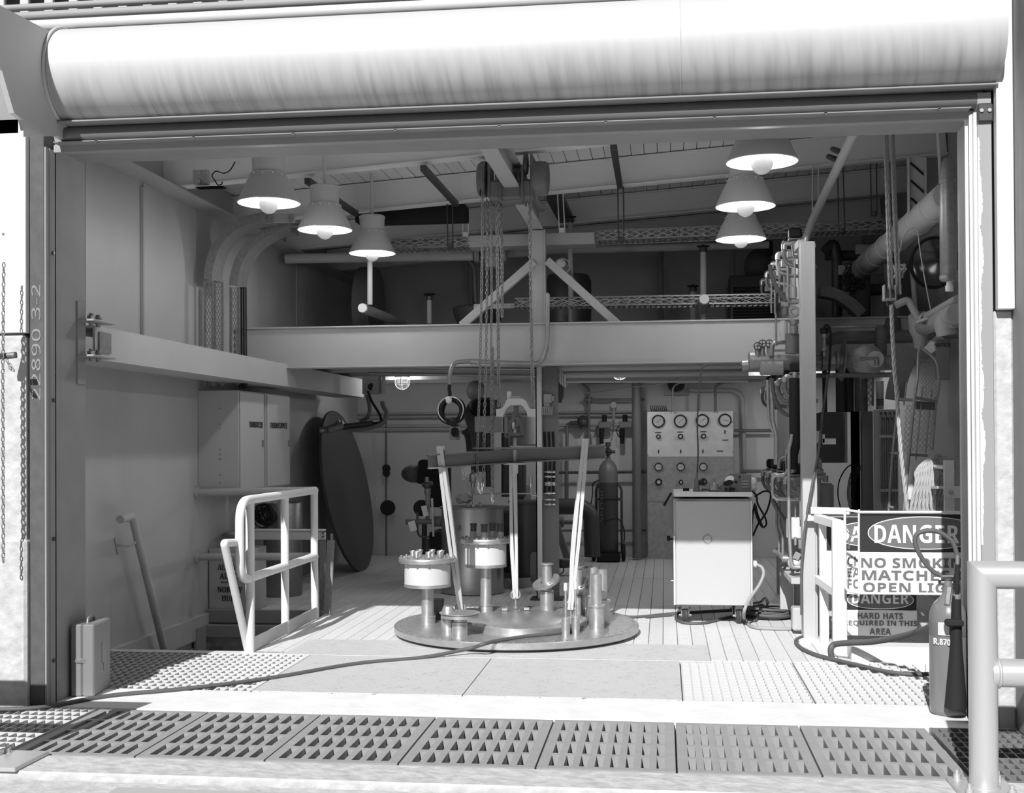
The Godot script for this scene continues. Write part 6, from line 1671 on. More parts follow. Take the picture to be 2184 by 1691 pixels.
func rope_corner() -> void:
	# block and tackle ropes
	for i in 4:
		var x := 0.022 * i
		solo("tackle_rope", ["leftmost rope of the tackle falls above the pulley block", "second rope of the tackle falls above the pulley block", "third rope of the tackle falls above the pulley block", "rightmost rope of the tackle falls above the pulley block"][i], "rope", rope_twist([V(1.536, 3.673, 8.6) + V(x * 1.0, 0, 0.03 * (i % 2)), V(1.55, 3.085, 8.6) + V(x, 0, 0.03 * (i % 2)), V(1.562, 2.504, 8.6) + V(x * (0.9 if i < 2 else 1.0) + (0.008 if i > 1 else 0.0), 0, 0)], 0.0095), mats.rope, "tackle ropes")
	var pb := thing("pulley_block", "grey double pulley block hanging on the tackle ropes", "pulley", V(1.602, 2.464, 8.6))
	for px: Vector3 in [V(1.524, 2.518, 8.6), V(1.561, 2.517, 8.6), V(1.598, 2.516, 8.6)]:
		part(pb, "cheek", MB.new().box(px, Vector3(0.012, 0.105, 0.07), 0.004), mats.grey)
	for px: Vector3 in [V(1.543, 2.502, 8.6), V(1.578, 2.501, 8.6)]:
		part(pb, "sheave", MB.new().cyl(px - V(0.009, 0, 0), px + V(0.009, 0, 0), 0.035, 18), mats.steel_dark)
	part(pb, "bottom_strap", MB.new().box(V(1.56, 2.469, 8.6), Vector3(0.088, 0.02, 0.06), 0.004), mats.grey)
	part(pb, "becket", MB.new().torus(V(1.564, 2.443, 8.6), Vector3.BACK, 0.02, 0.006, 16, 6), mats.steel_dark)
	solo("tail_rope", "single twisted rope hanging from the pulley block down behind the signs", "rope", rope_twist([V(1.574, 2.431, 8.6), V(1.579, 2.245, 8.6), V(1.593, 1.943, 8.6), V(1.602, 1.873, 8.6), V(1.617, 1.595, 8.6), V(1.636, 1.334, 8.6), V(1.671, 1, 8.6)], 0.015), mats.rope)
	# rope coil
	var rc := thing("rope_coil", "thick coil of pale twisted rope hanging on a white bracket above the signs", "rope coil", V(1.876, 0.982, 9))
	for i in 13:
		var k := i / 12.0
		part(rc, "rope_strand", rope_twist(MB.curve([V(2.023, 1.36, 9.1) + V(0.0, -0.01 * i, 0.02 * (i % 3)), V(1.945, 1.38, 9.02) + V(-0.035 * k, -0.004 * i, 0.02 * (i % 3)), V(1.878, 1.326, 9) + V(-0.06 + 0.10 * k, -0.05 + 0.05 * k, 0.03 * (i % 2)), V(1.812, 1.182, 8.98) + V(0.115 * k - 0.005, 0, 0.03 * (i % 2)), V(1.776, 1.037, 8.98) + V(0.16 * k, 0, 0.03 * (i % 2)), V(1.752, 0.892, 8.98) + V(0.2 * k, 0, 0.02 * (i % 2))], 5), 0.0125), mats.rope)
	for i in 5:
		part(rc, "rope_strand", rope_twist(MB.curve([V(1.951, 1.37, 9.05) + V(0.0, -0.015 * i, 0.0), V(2.037, 1.37, 9.08) + V(0.012 * i, -0.015 * i, 0), V(2.098, 1.305, 9.1) + V(-0.02 * i, 0, 0), V(2.079, 1.14, 9.12) + V(-0.025 * i, 0, 0), V(2.02, 0.912, 9.1) + V(-0.02 * i, 0, 0)], 5), 0.0125), mats.rope)
	var rk := thing("rope_bracket", "white steel bracket carrying the rope coil at the right jamb", "bracket", V(1.974, 0.999, 8.7))
	part(rk, "upright", MB.new().span(V(1.939, 1.349, 8.7), V(2.009, 0.902, 8.72), 0.003), mats.pale)
	part(rk, "side_plate", MB.new().span(V(1.935, 1.17, 8.69), V(2.05, 1.087, 8.7), 0.003), mats.pale)
	part(rk, "bolt", MB.new().cyl(V(1.978, 1.124, 8.68), V(1.983, 1.123, 8.7), 0.016, 6), mats.galv)
	part(rk, "arm", MB.new().cyl(V(1.944, 1.299, 9), V(1.954, 1.3, 8.75), 0.014, 10).bar(V(1.956, 1.149, 9), V(1.952, 1.159, 8.75), 0.1, 0.02), mats.pale)
	# rescue basket stretcher of tubes and netting standing on end
	var bs := thing("basket_stretcher", "wire and tube rescue basket stretcher standing upright behind the ropes", "stretcher", V(1.847, 0.964, 9.3))
	var R := 0.011
	part(bs, "outer_tube", MB.new().tube(MB.curve([V(1.751, 0.973, 9.15), V(1.79, 1.37, 9.15), V(1.833, 1.785, 9.15), V(1.857, 1.951, 9.15)] + [V(1.891, 2.165, 9.25), V(1.95, 2.142, 9.25), V(2.009, 2.079, 9.25), V(2.029, 1.983, 9.25), V(2.024, 1.851, 9.25)] + [V(2.017, 1.76, 9.3), V(1.987, 1.414, 9.3)], 6), R, 10), mats.galv)
	part(bs, "outer_tube", MB.new().tube(MB.curve([V(1.697, 0.955, 9.45), V(1.723, 1.318, 9.45), V(1.753, 1.604, 9.45), V(1.779, 1.872, 9.45)], 6), R, 10), mats.galv)
	for k: Array in [[V(1.719, 1.393, 9.45), V(1.774, 1.39, 9.4)], [V(1.773, 1.805, 9.45), V(1.859, 1.79, 9.3)], [V(1.842, 1.803, 9.15), V(2.026, 1.777, 9.3)], [V(1.781, 1.388, 9.15), V(1.946, 1.375, 9.28)], [V(1.697, 0.982, 9.45), V(1.739, 0.979, 9.4)]]:
		part(bs, "cross_tube", MB.new().cyl(k[0], k[1], R, 10), mats.galv)
	for k: Array in [[V(1.913, 1.89, 9.25), V(1.849, 1.341, 9.2)], [V(1.987, 1.873, 9.3), V(1.931, 1.396, 9.25)], [V(1.829, 1.926, 9.4), V(1.805, 1.755, 9.4)]]:
		part(bs, "long_wire", MB.new().cyl(k[0], k[1], 0.006, 8), mats.galv)
	tag(part(bs, "netting", lattice(V(1.823, 1.756, 9.42), V(2.022, 1.77, 9.32) - V(1.823, 1.756, 9.42), V(1.793, 1.395, 9.4) - V(1.823, 1.756, 9.42), 7, 8, 0.0018), mats.galv), "", "", "", "stuff")
	tag(part(bs, "netting", lattice(V(1.906, 2.144, 9.28), V(0.13, -0.02, 0.05), V(-0.01, -0.34, 0), 5, 10, 0.0018), mats.galv), "", "", "", "stuff")
	part(bs, "canvas", strap(MB.curve([V(1.881, 2.197, 9.5), V(1.828, 2.071, 9.5), V(1.774, 1.909, 9.5), V(1.755, 1.8, 9.5)], 4), 0.14, 0.01, Vector3.RIGHT), mats.hose)
	part(bs, "canvas_band", MB.new().bar(V(1.856, 1.75, 9.22), V(2.017, 1.743, 9.3), 0.012, 0.06, 0.003), mats.hose)
	solo("notice_board", "hanging notice board with faint lettering at the right wall", "notice", MB.new().span(V(2.087, 2.265, 9.6), V(2.189, 1.955, 9.62), 0.004), mats.steel_grey)
	letters(get_node("notice_board"), "NOTICE", V(2.135, 2.223, 9.597), Vector3.RIGHT, Vector3.UP, 0.028, mats.ink, 0.12)
	solo("cloth_sheet", "pale plastic sheet draped behind the stretcher top", "sheet", strap(MB.curve([V(2.153, 2.291, 9.7), V(2.108, 2.246, 9.7), V(2.072, 2.209, 9.7), V(2.036, 2.182, 9.7)], 4), 0.1, 0.008, V(0.6, 0, -0.4)), mats.pale)
	solo("bottle", "pale flat bottle hanging behind the tail rope above the signs", "bottle", MB.new().turned(V(1.821, 1.039, 9.3), V(1.832, 1.278, 9.3), [Vector2(0, 0), Vector2(0.04, 0.01), Vector2(0.045, 0.06), Vector2(0.045, 0.2), Vector2(0.04, 0.22), Vector2(0, 0.225)], 20), mats.pale)
	# lockers and cabinets at the right back
	var lk := thing("tool_locker", "grey locker with a white tool board full of hanging rods on its front", "locker", V(1.811, 0.89, 10.4))
	part(lk, "side", MB.new().span(V(1.671, 1.738, 10.6), V(1.762, 0.873, 10.5), 0.004), mats.mid)
	part(lk, "board", MB.new().span(V(1.752, 1.748, 10.4), V(1.948, 0.878, 10.42), 0.003), mats.wall_paint)
	for r in 2:
		for k in 4:
			var hp := V(1.807, 1.715, 10.38) + V(0.037 * k + 0.018 * r, -0.045 * r, 0)
			var h := part(lk, "hook", MB.new().torus(hp, Vector3.BACK, 0.008, 0.004, 10, 5), mats.steel_dark)
			part(h, "rod", MB.new().cyl(hp - Vector3(0, 0.01, 0), hp - Vector3(0, 0.75, 0), 0.006, 8), mats.galv)
	for yy: float in [1.523, 1.072]:
		part(lk, "keeper_bar", MB.new().span(V(1.791, yy - 0.012, 10.35), V(1.938, yy + 0.012, 10.36)), mats.wall_paint)
	solo("grey_cupboard", "dark grey cupboard behind the tool locker left side", "cupboard", MB.new().span(V(1.697, 1.754, 11.3), V(1.779, 0.825, 11.3), 0.004), mats.steel_dark)
	var pn := thing("control_panel", "hanging grey control panel plate right of the H post", "panel", V(1.514, 1.284, 11.3))
	part(pn, "plate", MB.new().span(V(1.389, 1.745, 11.3), V(1.596, 1.289, 11.05), 0.004), mats.mid)
	part(pn, "edge", MB.new().span(V(1.639, 1.743, 11.3), V(1.616, 1.288, 11.1), 0.002), mats.pale)
	solo("wire_bundle", "bundle of thin dark wires looping out below the control panel", "wires", drape([V(1.698, 1.269, 10.9), V(1.633, 1.192, 10.9), V(1.604, 1.015, 10.9), V(1.63, 0.86, 10.9)], 7, V(0.012, 0, 0.01), 0.004), mats.rubber)
	solo("wire_bundle", "single large loop of black wire left of the wire bundle", "wires", MB.new().tube(MB.curve([V(1.703, 1.286, 10.9), V(1.612, 1.258, 10.9), V(1.541, 1.148, 10.9), V(1.523, 1.015, 10.9), V(1.549, 0.871, 10.9)], 8), 0.006, 6), mats.rubber)
	# vertical conduits above the lockers
	for k: Array in [["dark", 570, 0.022, 180], ["grey", 690, 0.045, 180], ["dark", 750, 0.05, 180], ["pale", 835, 0.05, 180], ["grey", 870, 0.03, 180]]:
		var p := V(0.818, 2.114, 11.6) + V(k[1] / 3.74 * 11.6 / 2564.45, 0, 0)
		solo("conduit", "%s upright conduit behind the control panel, %s one" % [k[0], {570: "leftmost", 690: "second", 750: "third", 835: "fourth", 870: "rightmost"}[k[1]]], "conduit", MB.new().cyl(p + V(0, -0.36, 0), p + V(0, 0.1, 0), k[2], 16), mats.steel_dark if k[0] == "dark" else mats.mid if k[0] == "grey" else mats.grey)
	solo("striped_pipe", "pale upright pipe with a black striped band above the tool locker", "pipe", MB.new().cyl(V(1.889, 1.763, 10.9), V(1.891, 2.012, 10.9), 0.033, 18), mats.pale)
	var sp := get_node("striped_pipe")
	for i in 7:
		part(sp, "stripe", MB.new().cyl(V(1.89, 1.796, 10.9) + V(0, 0.0085 * i, 0), V(1.89, 1.801, 10.9) + V(0, 0.0085 * i, 0), 0.0335, 18), mats.ink)
	cable_riser("cable_riser", "narrow expanded metal cable riser above the lockers", V(1.874, 1.811, 11.5), V(1.877, 2.108, 11.5), 0.055)
	# upper right corner
	var ca := thing("canister", "tall galvanized round canister strapped at the right jamb with pale nozzle below", "canister", V(1.873, 2.536, 8.2))
	part(ca, "shell", MB.new().turned(V(1.867, 2.536, 8.2), V(1.871, 3.325, 8.2), [Vector2(0, 0), Vector2(0.046, 0.0), Vector2(0.055, 0.01), Vector2(0.055, 0.73), Vector2(0.05, 0.775), Vector2(0.03, 0.81), Vector2(0, 0.82)], 32), mats.galv)
	part(ca, "nozzle", MB.new().turned(V(1.872, 2.471, 8.2), V(1.873, 2.551, 8.2), [Vector2(0, 0), Vector2(0.026, 0), Vector2(0.028, 0.035), Vector2(0.02, 0.04), Vector2(0.02, 0.085), Vector2(0, 0.085)], 12), mats.white_paint)
	for yy: float in [3.191, 2.561]:
		part(ca, "clamp", MB.new().turned(V(1.867, yy - 0.012, 8.2), V(1.867, yy + 1, 8.2), [Vector2(0.055, 0), Vector2(0.058, 0), Vector2(0.058, 0.024), Vector2(0.055, 0.024)], 28).span(V(1.891, yy - 0.012, 8.14), V(1.95, yy + 0.012, 8.15)), mats.galv)
	solo("hanger_rod", "thin white rod hanging from the roof beside the canister", "rod", MB.new().cyl(V(1.983, 3.76, 9), V(2.008, 3.181, 9), 0.012, 8), mats.pale)
	var du := thing("lagged_pipe", "large lagged white pipe running back along the right wall", "pipe", V(2.075, 3.228, 11))
	var da := V(1.966, 3.184, 8.6)
	var db := V(1.987, 3.216, 12.4)
	part(du, "pipe", MB.new().cyl(da, db, 0.105, 28), mats.wall_paint)
	for k: float in [0.12, 0.27, 0.5, 0.62, 0.75, 0.9]:
		var c := da.lerp(db, k)
		part(du, "band", MB.new().torus(c, db - da, 0.106, 0.006, 28, 6), mats.wall_paint)
	solo("frayed_wires", "dark frayed tangle at the far end of the lagged pipe", "wires", tangle(db + V(-0.04, -0.08, 0.1), 0.14, 30), mats.steel_dark)
	var rf := thing("round_reflector", "dark glossy round dish reflector on the right wall behind the canister", "reflector", V(2.072, 2.86, 9.6))
	var rfx := Vector3(-0.62, -0.1, 0.78).normalized()
	part(rf, "dish", MB.new().turned(V(2.128, 2.873, 9.7), V(2.128, 2.873, 9.7) + rfx, [Vector2(0, 0), Vector2(0.08, 0.005), Vector2(0.16, 0.03), Vector2(0.19, 0.05), Vector2(0.2, 0.05), Vector2(0.205, 0.065), Vector2(0.19, 0.075), Vector2(0.18, 0.06)], 40), mat("dish_black", 0.12, 0.18))
	var lv := thing("slatted_vent", "white panel with slanted slots hanging high at right", "vent", V(1.933, 3.253, 9.5))
	part(lv, "panel", MB.new().span(V(1.871, 3.66, 9.5), V(2.004, 3.186, 9.52), 0.004).span(V(1.863, 3.651, 9.46), V(1.876, 3.186, 9.5), 0.002).span(V(1.987, 3.646, 9.46), V(2, 3.182, 9.5), 0.002), mats.wall_paint)
	for k in 3:
		part(lv, "slot", MB.new().bar(V(1.889, 3.615, 9.495) - V(0, 0.135 * k, 0), V(1.989, 3.517, 9.495) - V(0, 0.135 * k, 0), 0.008, 0.014), mats.black)
	solo("slanting_pipe", "white pipe slanting from the lintel down to the upper cable tray", "pipe", MB.new().cyl(V(1.305, 3.598, 8.4), V(1.294, 3.41, 10.6), 0.034, 18).cyl(V(1.294, 3.41, 10.6), V(1.24, 3.144, 11.4), 0.034, 18), mats.pale)
	solo("pipe_clamps", "dark clamp rings on the slanting pipe near the joists", "clamp", MB.new().torus(V(1.313, 3.651, 9.2), Vector3(0.4, 0.9, 0.3), 0.05, 0.02, 18, 8).torus(V(1.296, 3.619, 9.3), Vector3(0.4, 0.9, 0.3), 0.05, 0.02, 18, 8), mats.steel_dark)
	# black service pipes behind
	for k: Array in [["upright black service pipe right of the H post", [V(1.824, 3.405, 13), V(1.824, 2.796, 13)], 0.055, true], ["level black service pipe behind the lagged pipe end", [V(1.732, 3.475, 13.2), V(2.093, 3.462, 13.2)], 0.055, true], ["black pipe arch at upper right behind the H post", [V(1.719, 3.489, 13.1), V(1.807, 3.595, 13.1), V(1.843, 3.401, 13.1)], 0.06, true], ["stout grey upright service pipe below the lagged pipe", [V(2.027, 3.213, 12.6), V(2.024, 2.756, 12.6)], 0.075, false], ["slim grey upright pipe right of the stout service pipe", [V(2.074, 3.203, 12.6), V(2.07, 2.755, 12.6)], 0.03, false], ["black pipe elbow turning level beside the pulley block", [V(1.962, 2.8, 12.8), V(1.964, 3.044, 12.8), V(2.259, 3.047, 12.8)], 0.06, true], ["grey drop pipe behind the tackle ropes", [V(2.094, 3.224, 11.4), V(2.005, 2.406, 10.9)], 0.07, false]]:
		solo("service_pipe", k[0], "pipe", MB.new().pipe(k[1], k[2], 0.16, 16), mats.steel_dark if k[3] else mats.mid)
	for k: Array in [["white strut rail upper", V(2.001, 3.483, 12.9), V(2.244, 3.477, 12.9)], ["white strut rail lower", V(1.823, 3.271, 12.9), V(2.287, 3.263, 12.9)]]:
		solo("strut_rail", k[0] + " behind the service pipes", "strut", MB.new().bar(k[1], k[2], 0.1, 0.04, 0.004, Vector3.BACK), mats.wall_paint)
	solo("tray_bend", "curved galvanized cable tray bend right of the H post", "cable tray", bend_sheet([V(1.47, 2.852, 11.6), V(1.519, 2.846, 11.6), V(1.608, 2.82, 11.6), V(1.697, 2.763, 11.6), V(1.762, 2.708, 11.6), V(1.818, 2.644, 11.6)], 0.2, 0.10), mats.galv)
	# horizontal pipes at the right end of the mezzanine beam
	solo("gas_pipe", "long grey pipe with bend running level below the mezzanine beam at right", "pipe", MB.new().pipe([V(1.373, 2.313, 10.4), V(1.447, 2.368, 10.4), V(1.578, 2.366, 10.4), V(2.085, 2.369, 10.4), V(2.443, 2.378, 10.4)], 0.045, 0.1, 16), mats.mid)
	solo("gas_pipe", "thinner grey pipe directly under the long bent pipe at right", "pipe", MB.new().cyl(V(1.372, 2.336, 10.5), V(2.177, 2.338, 10.5), 0.028, 12), mats.mid)
	solo("gas_pipe", "thin bright tube below the mezzanine beam ending in an elbow", "pipe", MB.new().pipe([V(1.348, 2.43, 10.2), V(1.719, 2.432, 10.2), V(1.769, 2.426, 10.2), V(1.775, 2.393, 10.2)], 0.014, 0.03, 10), mats.galv)
	solo("gas_bottle", "slim grey pressure bottle standing on the pipe actuator", "bottle", MB.new().turned(V(1.778, 2.181, 10.2), V(1.78, 2.393, 10.2), [Vector2(0, 0), Vector2(0.048, 0), Vector2(0.05, 0.2), Vector2(0.042, 0.235), Vector2(0.035, 0.24), Vector2(0.035, 0.26), Vector2(0, 0.265)], 22), mats.mid)
	solo("gas_pipe", "level pipe below the actuator ending at the tail rope", "pipe", MB.new().cyl(V(1.235, 2.019, 10), V(1.845, 2.018, 10), 0.02, 12), mats.mid)
	var yp := thing("duct_junction", "large pale pipe junction and elbow at the right wall below the reflector", "duct", V(1.964, 2.26, 9.6))
	part(yp, "main_pipe", MB.new().cyl(V(2.026, 2.381, 9.8), V(2.015, 2.367, 8.6), 0.07, 24), mats.grey)
	part(yp, "drop", MB.new().turned(V(2.014, 2.213, 9.8), V(2.006, 2.416, 9.8), [Vector2(0, 0), Vector2(0.05, 0), Vector2(0.055, 0.08), Vector2(0.08, 0.14), Vector2(0.085, 0.26), Vector2(0.05, 0.29), Vector2(0, 0.29)], 22), mats.grey)
	part(yp, "elbow", MB.new().pipe([V(2.056, 2.35, 8.8), V(1.987, 2.354, 8.9), V(2.011, 2.24, 8.9)], 0.07, 0.12, 18), mats.grey)
	solo("handle_bar", "bent white pipe bar with clamp above the pipe junction", "pipe", MB.new().pipe([V(1.787, 2.535, 9.6), V(1.883, 2.581, 9.6), V(1.959, 2.428, 9.6)], 0.03, 0.04, 14), mats.grey)
	var hb2 := thing("wall_rail", "slanting grey pipe rail held by a clamp near the right jamb", "rail", V(1.915, 2.386, 9.2))
	part(hb2, "rail", MB.new().cyl(V(1.937, 2.405, 9.4), V(2.016, 2.465, 8.6), 0.028, 14), mats.grey)
	part(hb2, "clamp", MB.new().torus(V(1.936, 2.402, 9.3), Vector3(0.6, -0.3, 0.7), 0.04, 0.012, 16, 8).bar(V(1.891, 2.373, 9.3), V(1.982, 2.404, 9.2), 0.04, 0.02), mats.grey)
	solo("wall_tube", "thin white tube hanging upright on the right wall below the dish", "tube", MB.new().cyl(V(2.11, 3.023, 10.6), V(2.141, 2.567, 10.6), 0.022, 12), mats.grey)
	solo("hanging_wire", "thin pale wire looped over the lagged pipe and hanging beside the dish", "wire", MB.new().tube(MB.curve([V(1.749, 2.758, 9.2), V(1.737, 2.837, 9.2), V(1.754, 2.923, 9.2), V(1.774, 3.001, 9.2), V(1.819, 3.053, 9.2), V(1.857, 3.062, 9.2), V(1.879, 3.025, 9.2), V(1.888, 2.939, 9.2), V(1.912, 2.767, 9.2), V(1.936, 2.622, 9.2), V(1.966, 2.457, 9.2), V(1.982, 2.424, 9.2)], 6), 0.005, 6), mats.rope)
	solo("hanging_wire", "frayed wire ends dangling below the lagged pipe", "wire", tangle(V(1.749, 2.745, 9.2), 0.05, 8), mats.rope)


func tangle(c: Vector3, r: float, n: int) -> MB:
	var m := MB.new()
	var g := RandomNumberGenerator.new()
	g.seed = n
	for i in n:
		var pts: Array = []
		for k in 4:
			pts.append(c + Vector3(g.randf_range(-1, 1), g.randf_range(-1, 1), g.randf_range(-1, 1)) * r)
		m.tube(MB.curve(pts, 4), 0.005, 5)
	return m


func cable_riser(called: String, label: String, a: Vector3, b: Vector3, half: float) -> Node3D:
	var t := thing(called, label, "cable tray", a)
	var n := maxi(4, int((b - a).length() / 0.055))
	tag(part(t, "wire_mesh", lattice(a - V(half, 0, 0), b - a, V(half * 2, 0, 0), n, 3, 0.003), mats.galv), "", "", "", "stuff")
	part(t, "side_rail", MB.new().bar(a - V(half, 0, 0), b - V(half, 0, 0), 0.012, 0.02).bar(a + V(half, 0, 0), b + V(half, 0, 0), 0.012, 0.02), mats.galv)
	return t


# a curved tray: a sheet bent along a path, wide in depth, with upstanding front edge
func bend_sheet(path: Array, wide: float, lip: float) -> MB:
	var m := MB.new()
	var p := MB.curve(path, 6)
	for i in p.size() - 1:
		var a: Vector3 = p[i]
		var b: Vector3 = p[i + 1]
		var f := (b - a).normalized()
		var up := f.cross(V(0, 0, -1))
		up = up if up.y > 0 or absf(up.y) < 0.05 else -up
		var na := up
		var q0: Vector3 = p[maxi(i - 1, 0)]
		var q1: Vector3 = p[mini(i + 2, p.size() - 1)]
		var ua := (b - q0).normalized().cross(V(0, 0, -1)).normalized()
		var ub := (q1 - a).normalized().cross(V(0, 0, -1)).normalized()
		ua = ua if ua.dot(up) > 0 else -ua
		ub = ub if ub.dot(up) > 0 else -ub
		var w := V(0, 0, wide)
		m.quad(a, b, b + w, a + w, up)
		m.quad(a, b, b + ub * lip, a + ua * lip, V(0, 0, -1))
		m.quad(a + w, b + w, b + w + ub * lip, a + w + ua * lip, V(0, 0, 1))
		m.quad(a + V(0, 0, 0.004), b + V(0, 0, 0.004), b + V(0, 0, 0.004) + ub * lip, a + V(0, 0, 0.004) + ua * lip, V(0, 0, 1))
	return m


func upper_things() -> void:
	# expanded metal cable trays
	cable_tray("cable_tray", "upper cable tray, right run of expanded metal in front of the black pipes", V(-0.617, 3.386, 11.3), V(2.173, 3.424, 11.3), 0.28, 0.085)
	cable_tray("cable_tray", "upper cable tray, short left run of expanded metal behind the third lamp", V(-2.57, 3.355, 11.3), V(-1.822, 3.363, 11.3), 0.28, 0.085)
	cable_tray("cable_tray", "lower cable tray of expanded metal just above the mezzanine beam", V(-1.43, 2.808, 11.6), V(1.041, 2.8, 11.6), 0.25, 0.08)
	solo("tray_splice", "plain galvanized middle section of the upper cable tray behind the post", "cable tray", MB.new().span(V(-1.84, 3.462, 11.3), V(-0.635, 3.352, 11.31), 0.003).span(V(-1.84, 3.382, 11.3), V(-0.634, 3.351 + 0.004, 11.58), 0.001), mats.wall_paint)
	solo("tray_splice", "plain galvanized left end of the lower cable tray behind the chains", "cable tray", MB.new().span(V(-1.836, 2.843, 11.6), V(-1.431, 2.79, 11.61), 0.003), mats.galv)
	# curved risers at the left wall
	for k: Array in [["outer curved cable tray bend rising from the left wall", [V(-3.836, 2.9, 9.9), V(-3.824, 3.01, 9.9), V(-3.777, 3.153, 9.9), V(-3.685, 3.272, 9.9), V(-3.559, 3.352, 9.9), V(-3.411, 3.386, 9.9), V(-3.308, 3.394, 9.9)], V(-3.879, 2.901, 9.9), V(-3.882, 2.016, 9.9)], ["inner curved cable tray bend rising from the left wall", [V(-3.722, 2.88, 10.2), V(-3.71, 2.971, 10.2), V(-3.668, 3.095, 10.2), V(-3.585, 3.212, 10.2), V(-3.468, 3.294, 10.2), V(-3.351, 3.342, 10.2), V(-3.234, 3.35, 10.2)], V(-3.775, 2.882, 10.2), V(-3.778, 2.018, 10.2)]]:
		var t := thing("curved_tray", k[0], "cable tray", k[2], "curved cable tray bends")
		part(t, "bend", bend_sheet(k[1], 0.24, 0.075), mats.galv)
	for k: Array in [["outer expanded metal riser under the outer bend on the left wall", V(-3.864, 2.89, 9.9), V(-3.867, 1.987, 9.9)], ["second expanded metal riser beside the outer one on the left wall", V(-3.797, 2.884, 9.95), V(-3.8, 1.989, 9.95)], ["inner expanded metal riser under the inner bend on the left wall", V(-3.745, 2.87, 10.2), V(-3.748, 2.011, 10.2)]]:
		cable_riser("cable_riser", k[0], k[2], k[1], 0.036)
	var cb := MB.new()
	for i in 6:
		cb.cyl(V(-3.722, 2.875, 10.25) + V(0.011 * i, 0, 0.02 * (i % 2)), V(-3.719, 1.979, 10.25) + V(0.011 * i, 0, 0.02 * (i % 2)), 0.0075, 6)
	solo("riser_cables", "bundle of black cables running up beside the inner riser", "cables", cb, mats.rubber)
	var jb := thing("beam_end_plate", "bolted end plate of a joist at the upper left above the tray bends", "plate", V(-3.09, 3.344, 9.5))
	part(jb, "plate", MB.new().span(V(-3.242, 3.367, 9.5), V(-2.98, 3.296, 9.53), 0.003), mats.grey)
	for p: Vector3 in [V(-3.222, 3.348, 9.495), V(-3.173, 3.346, 9.495), V(-3.222, 3.31, 9.495), V(-3.173, 3.308, 9.495), V(-3.007, 3.338, 9.495), V(-3.007, 3.307, 9.495)]:
		part(jb, "bolt", MB.new().cyl(p, p + Vector3(0, 0, 0.015), 0.018, 10), mats.galv)
	var jc := thing("beam_end_plate", "white bolted cleat beside the nearest lamp at upper left", "plate", V(-3.252, 3.366, 8.2))
	part(jc, "plate", MB.new().span(V(-3.318, 3.444, 8.2), V(-3.209, 3.34, 8.25), 0.003).span(V(-3.288, 3.313, 8.15), V(-3.079, 3.313, 8.25), 0.003), mats.wall_paint)
	for p: Vector3 in [V(-3.266, 3.424, 8.195), V(-3.22, 3.423, 8.195), V(-3.266, 3.358, 8.195), V(-3.214, 3.358, 8.195)]:
		part(jc, "bolt", MB.new().cyl(p, p + Vector3(0, 0, 0.015), 0.016, 6), mats.wall_paint)
	solo("lamp_cord", "thin black cord looping beside the nearest left lamp", "cord", MB.new().tube(MB.curve([V(-2.838, 3.383, 7.75), V(-2.874, 3.328, 7.75), V(-2.919, 3.308, 7.75), V(-2.973, 3.323, 7.75), V(-3, 3.293, 7.75), V(-2.978, 3.258, 7.75), V(-2.96, 3.231, 7.75), V(-2.933, 3.235, 7.75), V(-2.93, 3.252, 7.75)], 6), 0.004, 6), mats.rubber)
	# dark strut channels under the joists with rods down to the trays
	for k: Array in [["left dark strut channel under the ceiling joists", V(-1.848, 3.633, 9.2), V(-1.883, 3.684, 10.9)], ["far left dark strut channel behind the second lamp", V(-2.779, 3.563, 9.2), V(-2.825, 3.622, 10.9)], ["middle dark strut channel right of the hoist", V(-0.367, 3.746, 9.2), V(-0.379, 3.803, 10.9)]]:
		solo("strut_channel", k[0], "strut", MB.new().bar(k[1], k[2], 0.05, 0.05, 0.004), mats.steel_dark)
	solo("strut_channel", "dark wide strut channel behind the monorail post top", "strut", MB.new().bar(V(-0.997, 3.783, 11.2), V(-0.994, 3.807, 12.6), 0.16, 0.06, 0.004), mats.steel_dark)
	hanger("pair of dark rods holding the upper tray at its right run", V(-0.373, 3.797, 10.9), V(-0.37, 3.318, 10.9), true)
	hanger("pair of dark rods holding the upper tray at its left run", V(-1.952, 3.75, 10.95), V(-1.948, 3.308, 10.95), true)
	hanger("pair of dark rods at right down to the upper tray end", V(1.868, 3.995, 11), V(1.871, 3.507, 11), true)
	hanger("pair of dark rods beside the slanting pipe down to upper tray", V(1.581, 3.924, 11), V(1.59, 3.361, 11), true)
	hanger("white rod hanger right of the monorail post", V(-0.931, 3.8, 11), V(-0.915, 3.432, 11), false)
	hanger("white rod hanger over the left run of upper tray", V(-1.812, 3.516, 11), V(-1.815, 3.42, 11), false)
	hanger("white rod hanger with ring at the slanting pipe", V(1.341, 3.914, 10.8), V(1.335, 3.518, 10.8), false)
	solo("gap_shade_panel", "black panel added for the dark shaded gap between the joists above the tray bends", "panel", MB.new().span(V(-2.879, 3.575, 11.06), V(-1.829, 3.718, 11.3), 0.004), mats.black)  # black sheet added to stand for the shaded gap between the joists
	# pipes of the mezzanine
	solo("mezzanine_pipe", "thick level pipe with cut end at upper left behind the lamps", "pipe", MB.new().cyl(V(-3.919, 3.424, 12.2), V(-1.929, 3.409, 12.2), 0.052, 22), mats.wall_dim)
	solo("mezzanine_pipe", "level pipe across the mezzanine right of the post", "pipe", MB.new().cyl(V(-1.261, 3.535, 12.8), V(1.105, 3.54, 12.8), 0.04, 20), mats.wall_dim)
	var fl := thing("flanged_joint", "flanged pipe joint behind the chains at mezzanine height", "flange", V(-1.733, 3.397, 12.2))
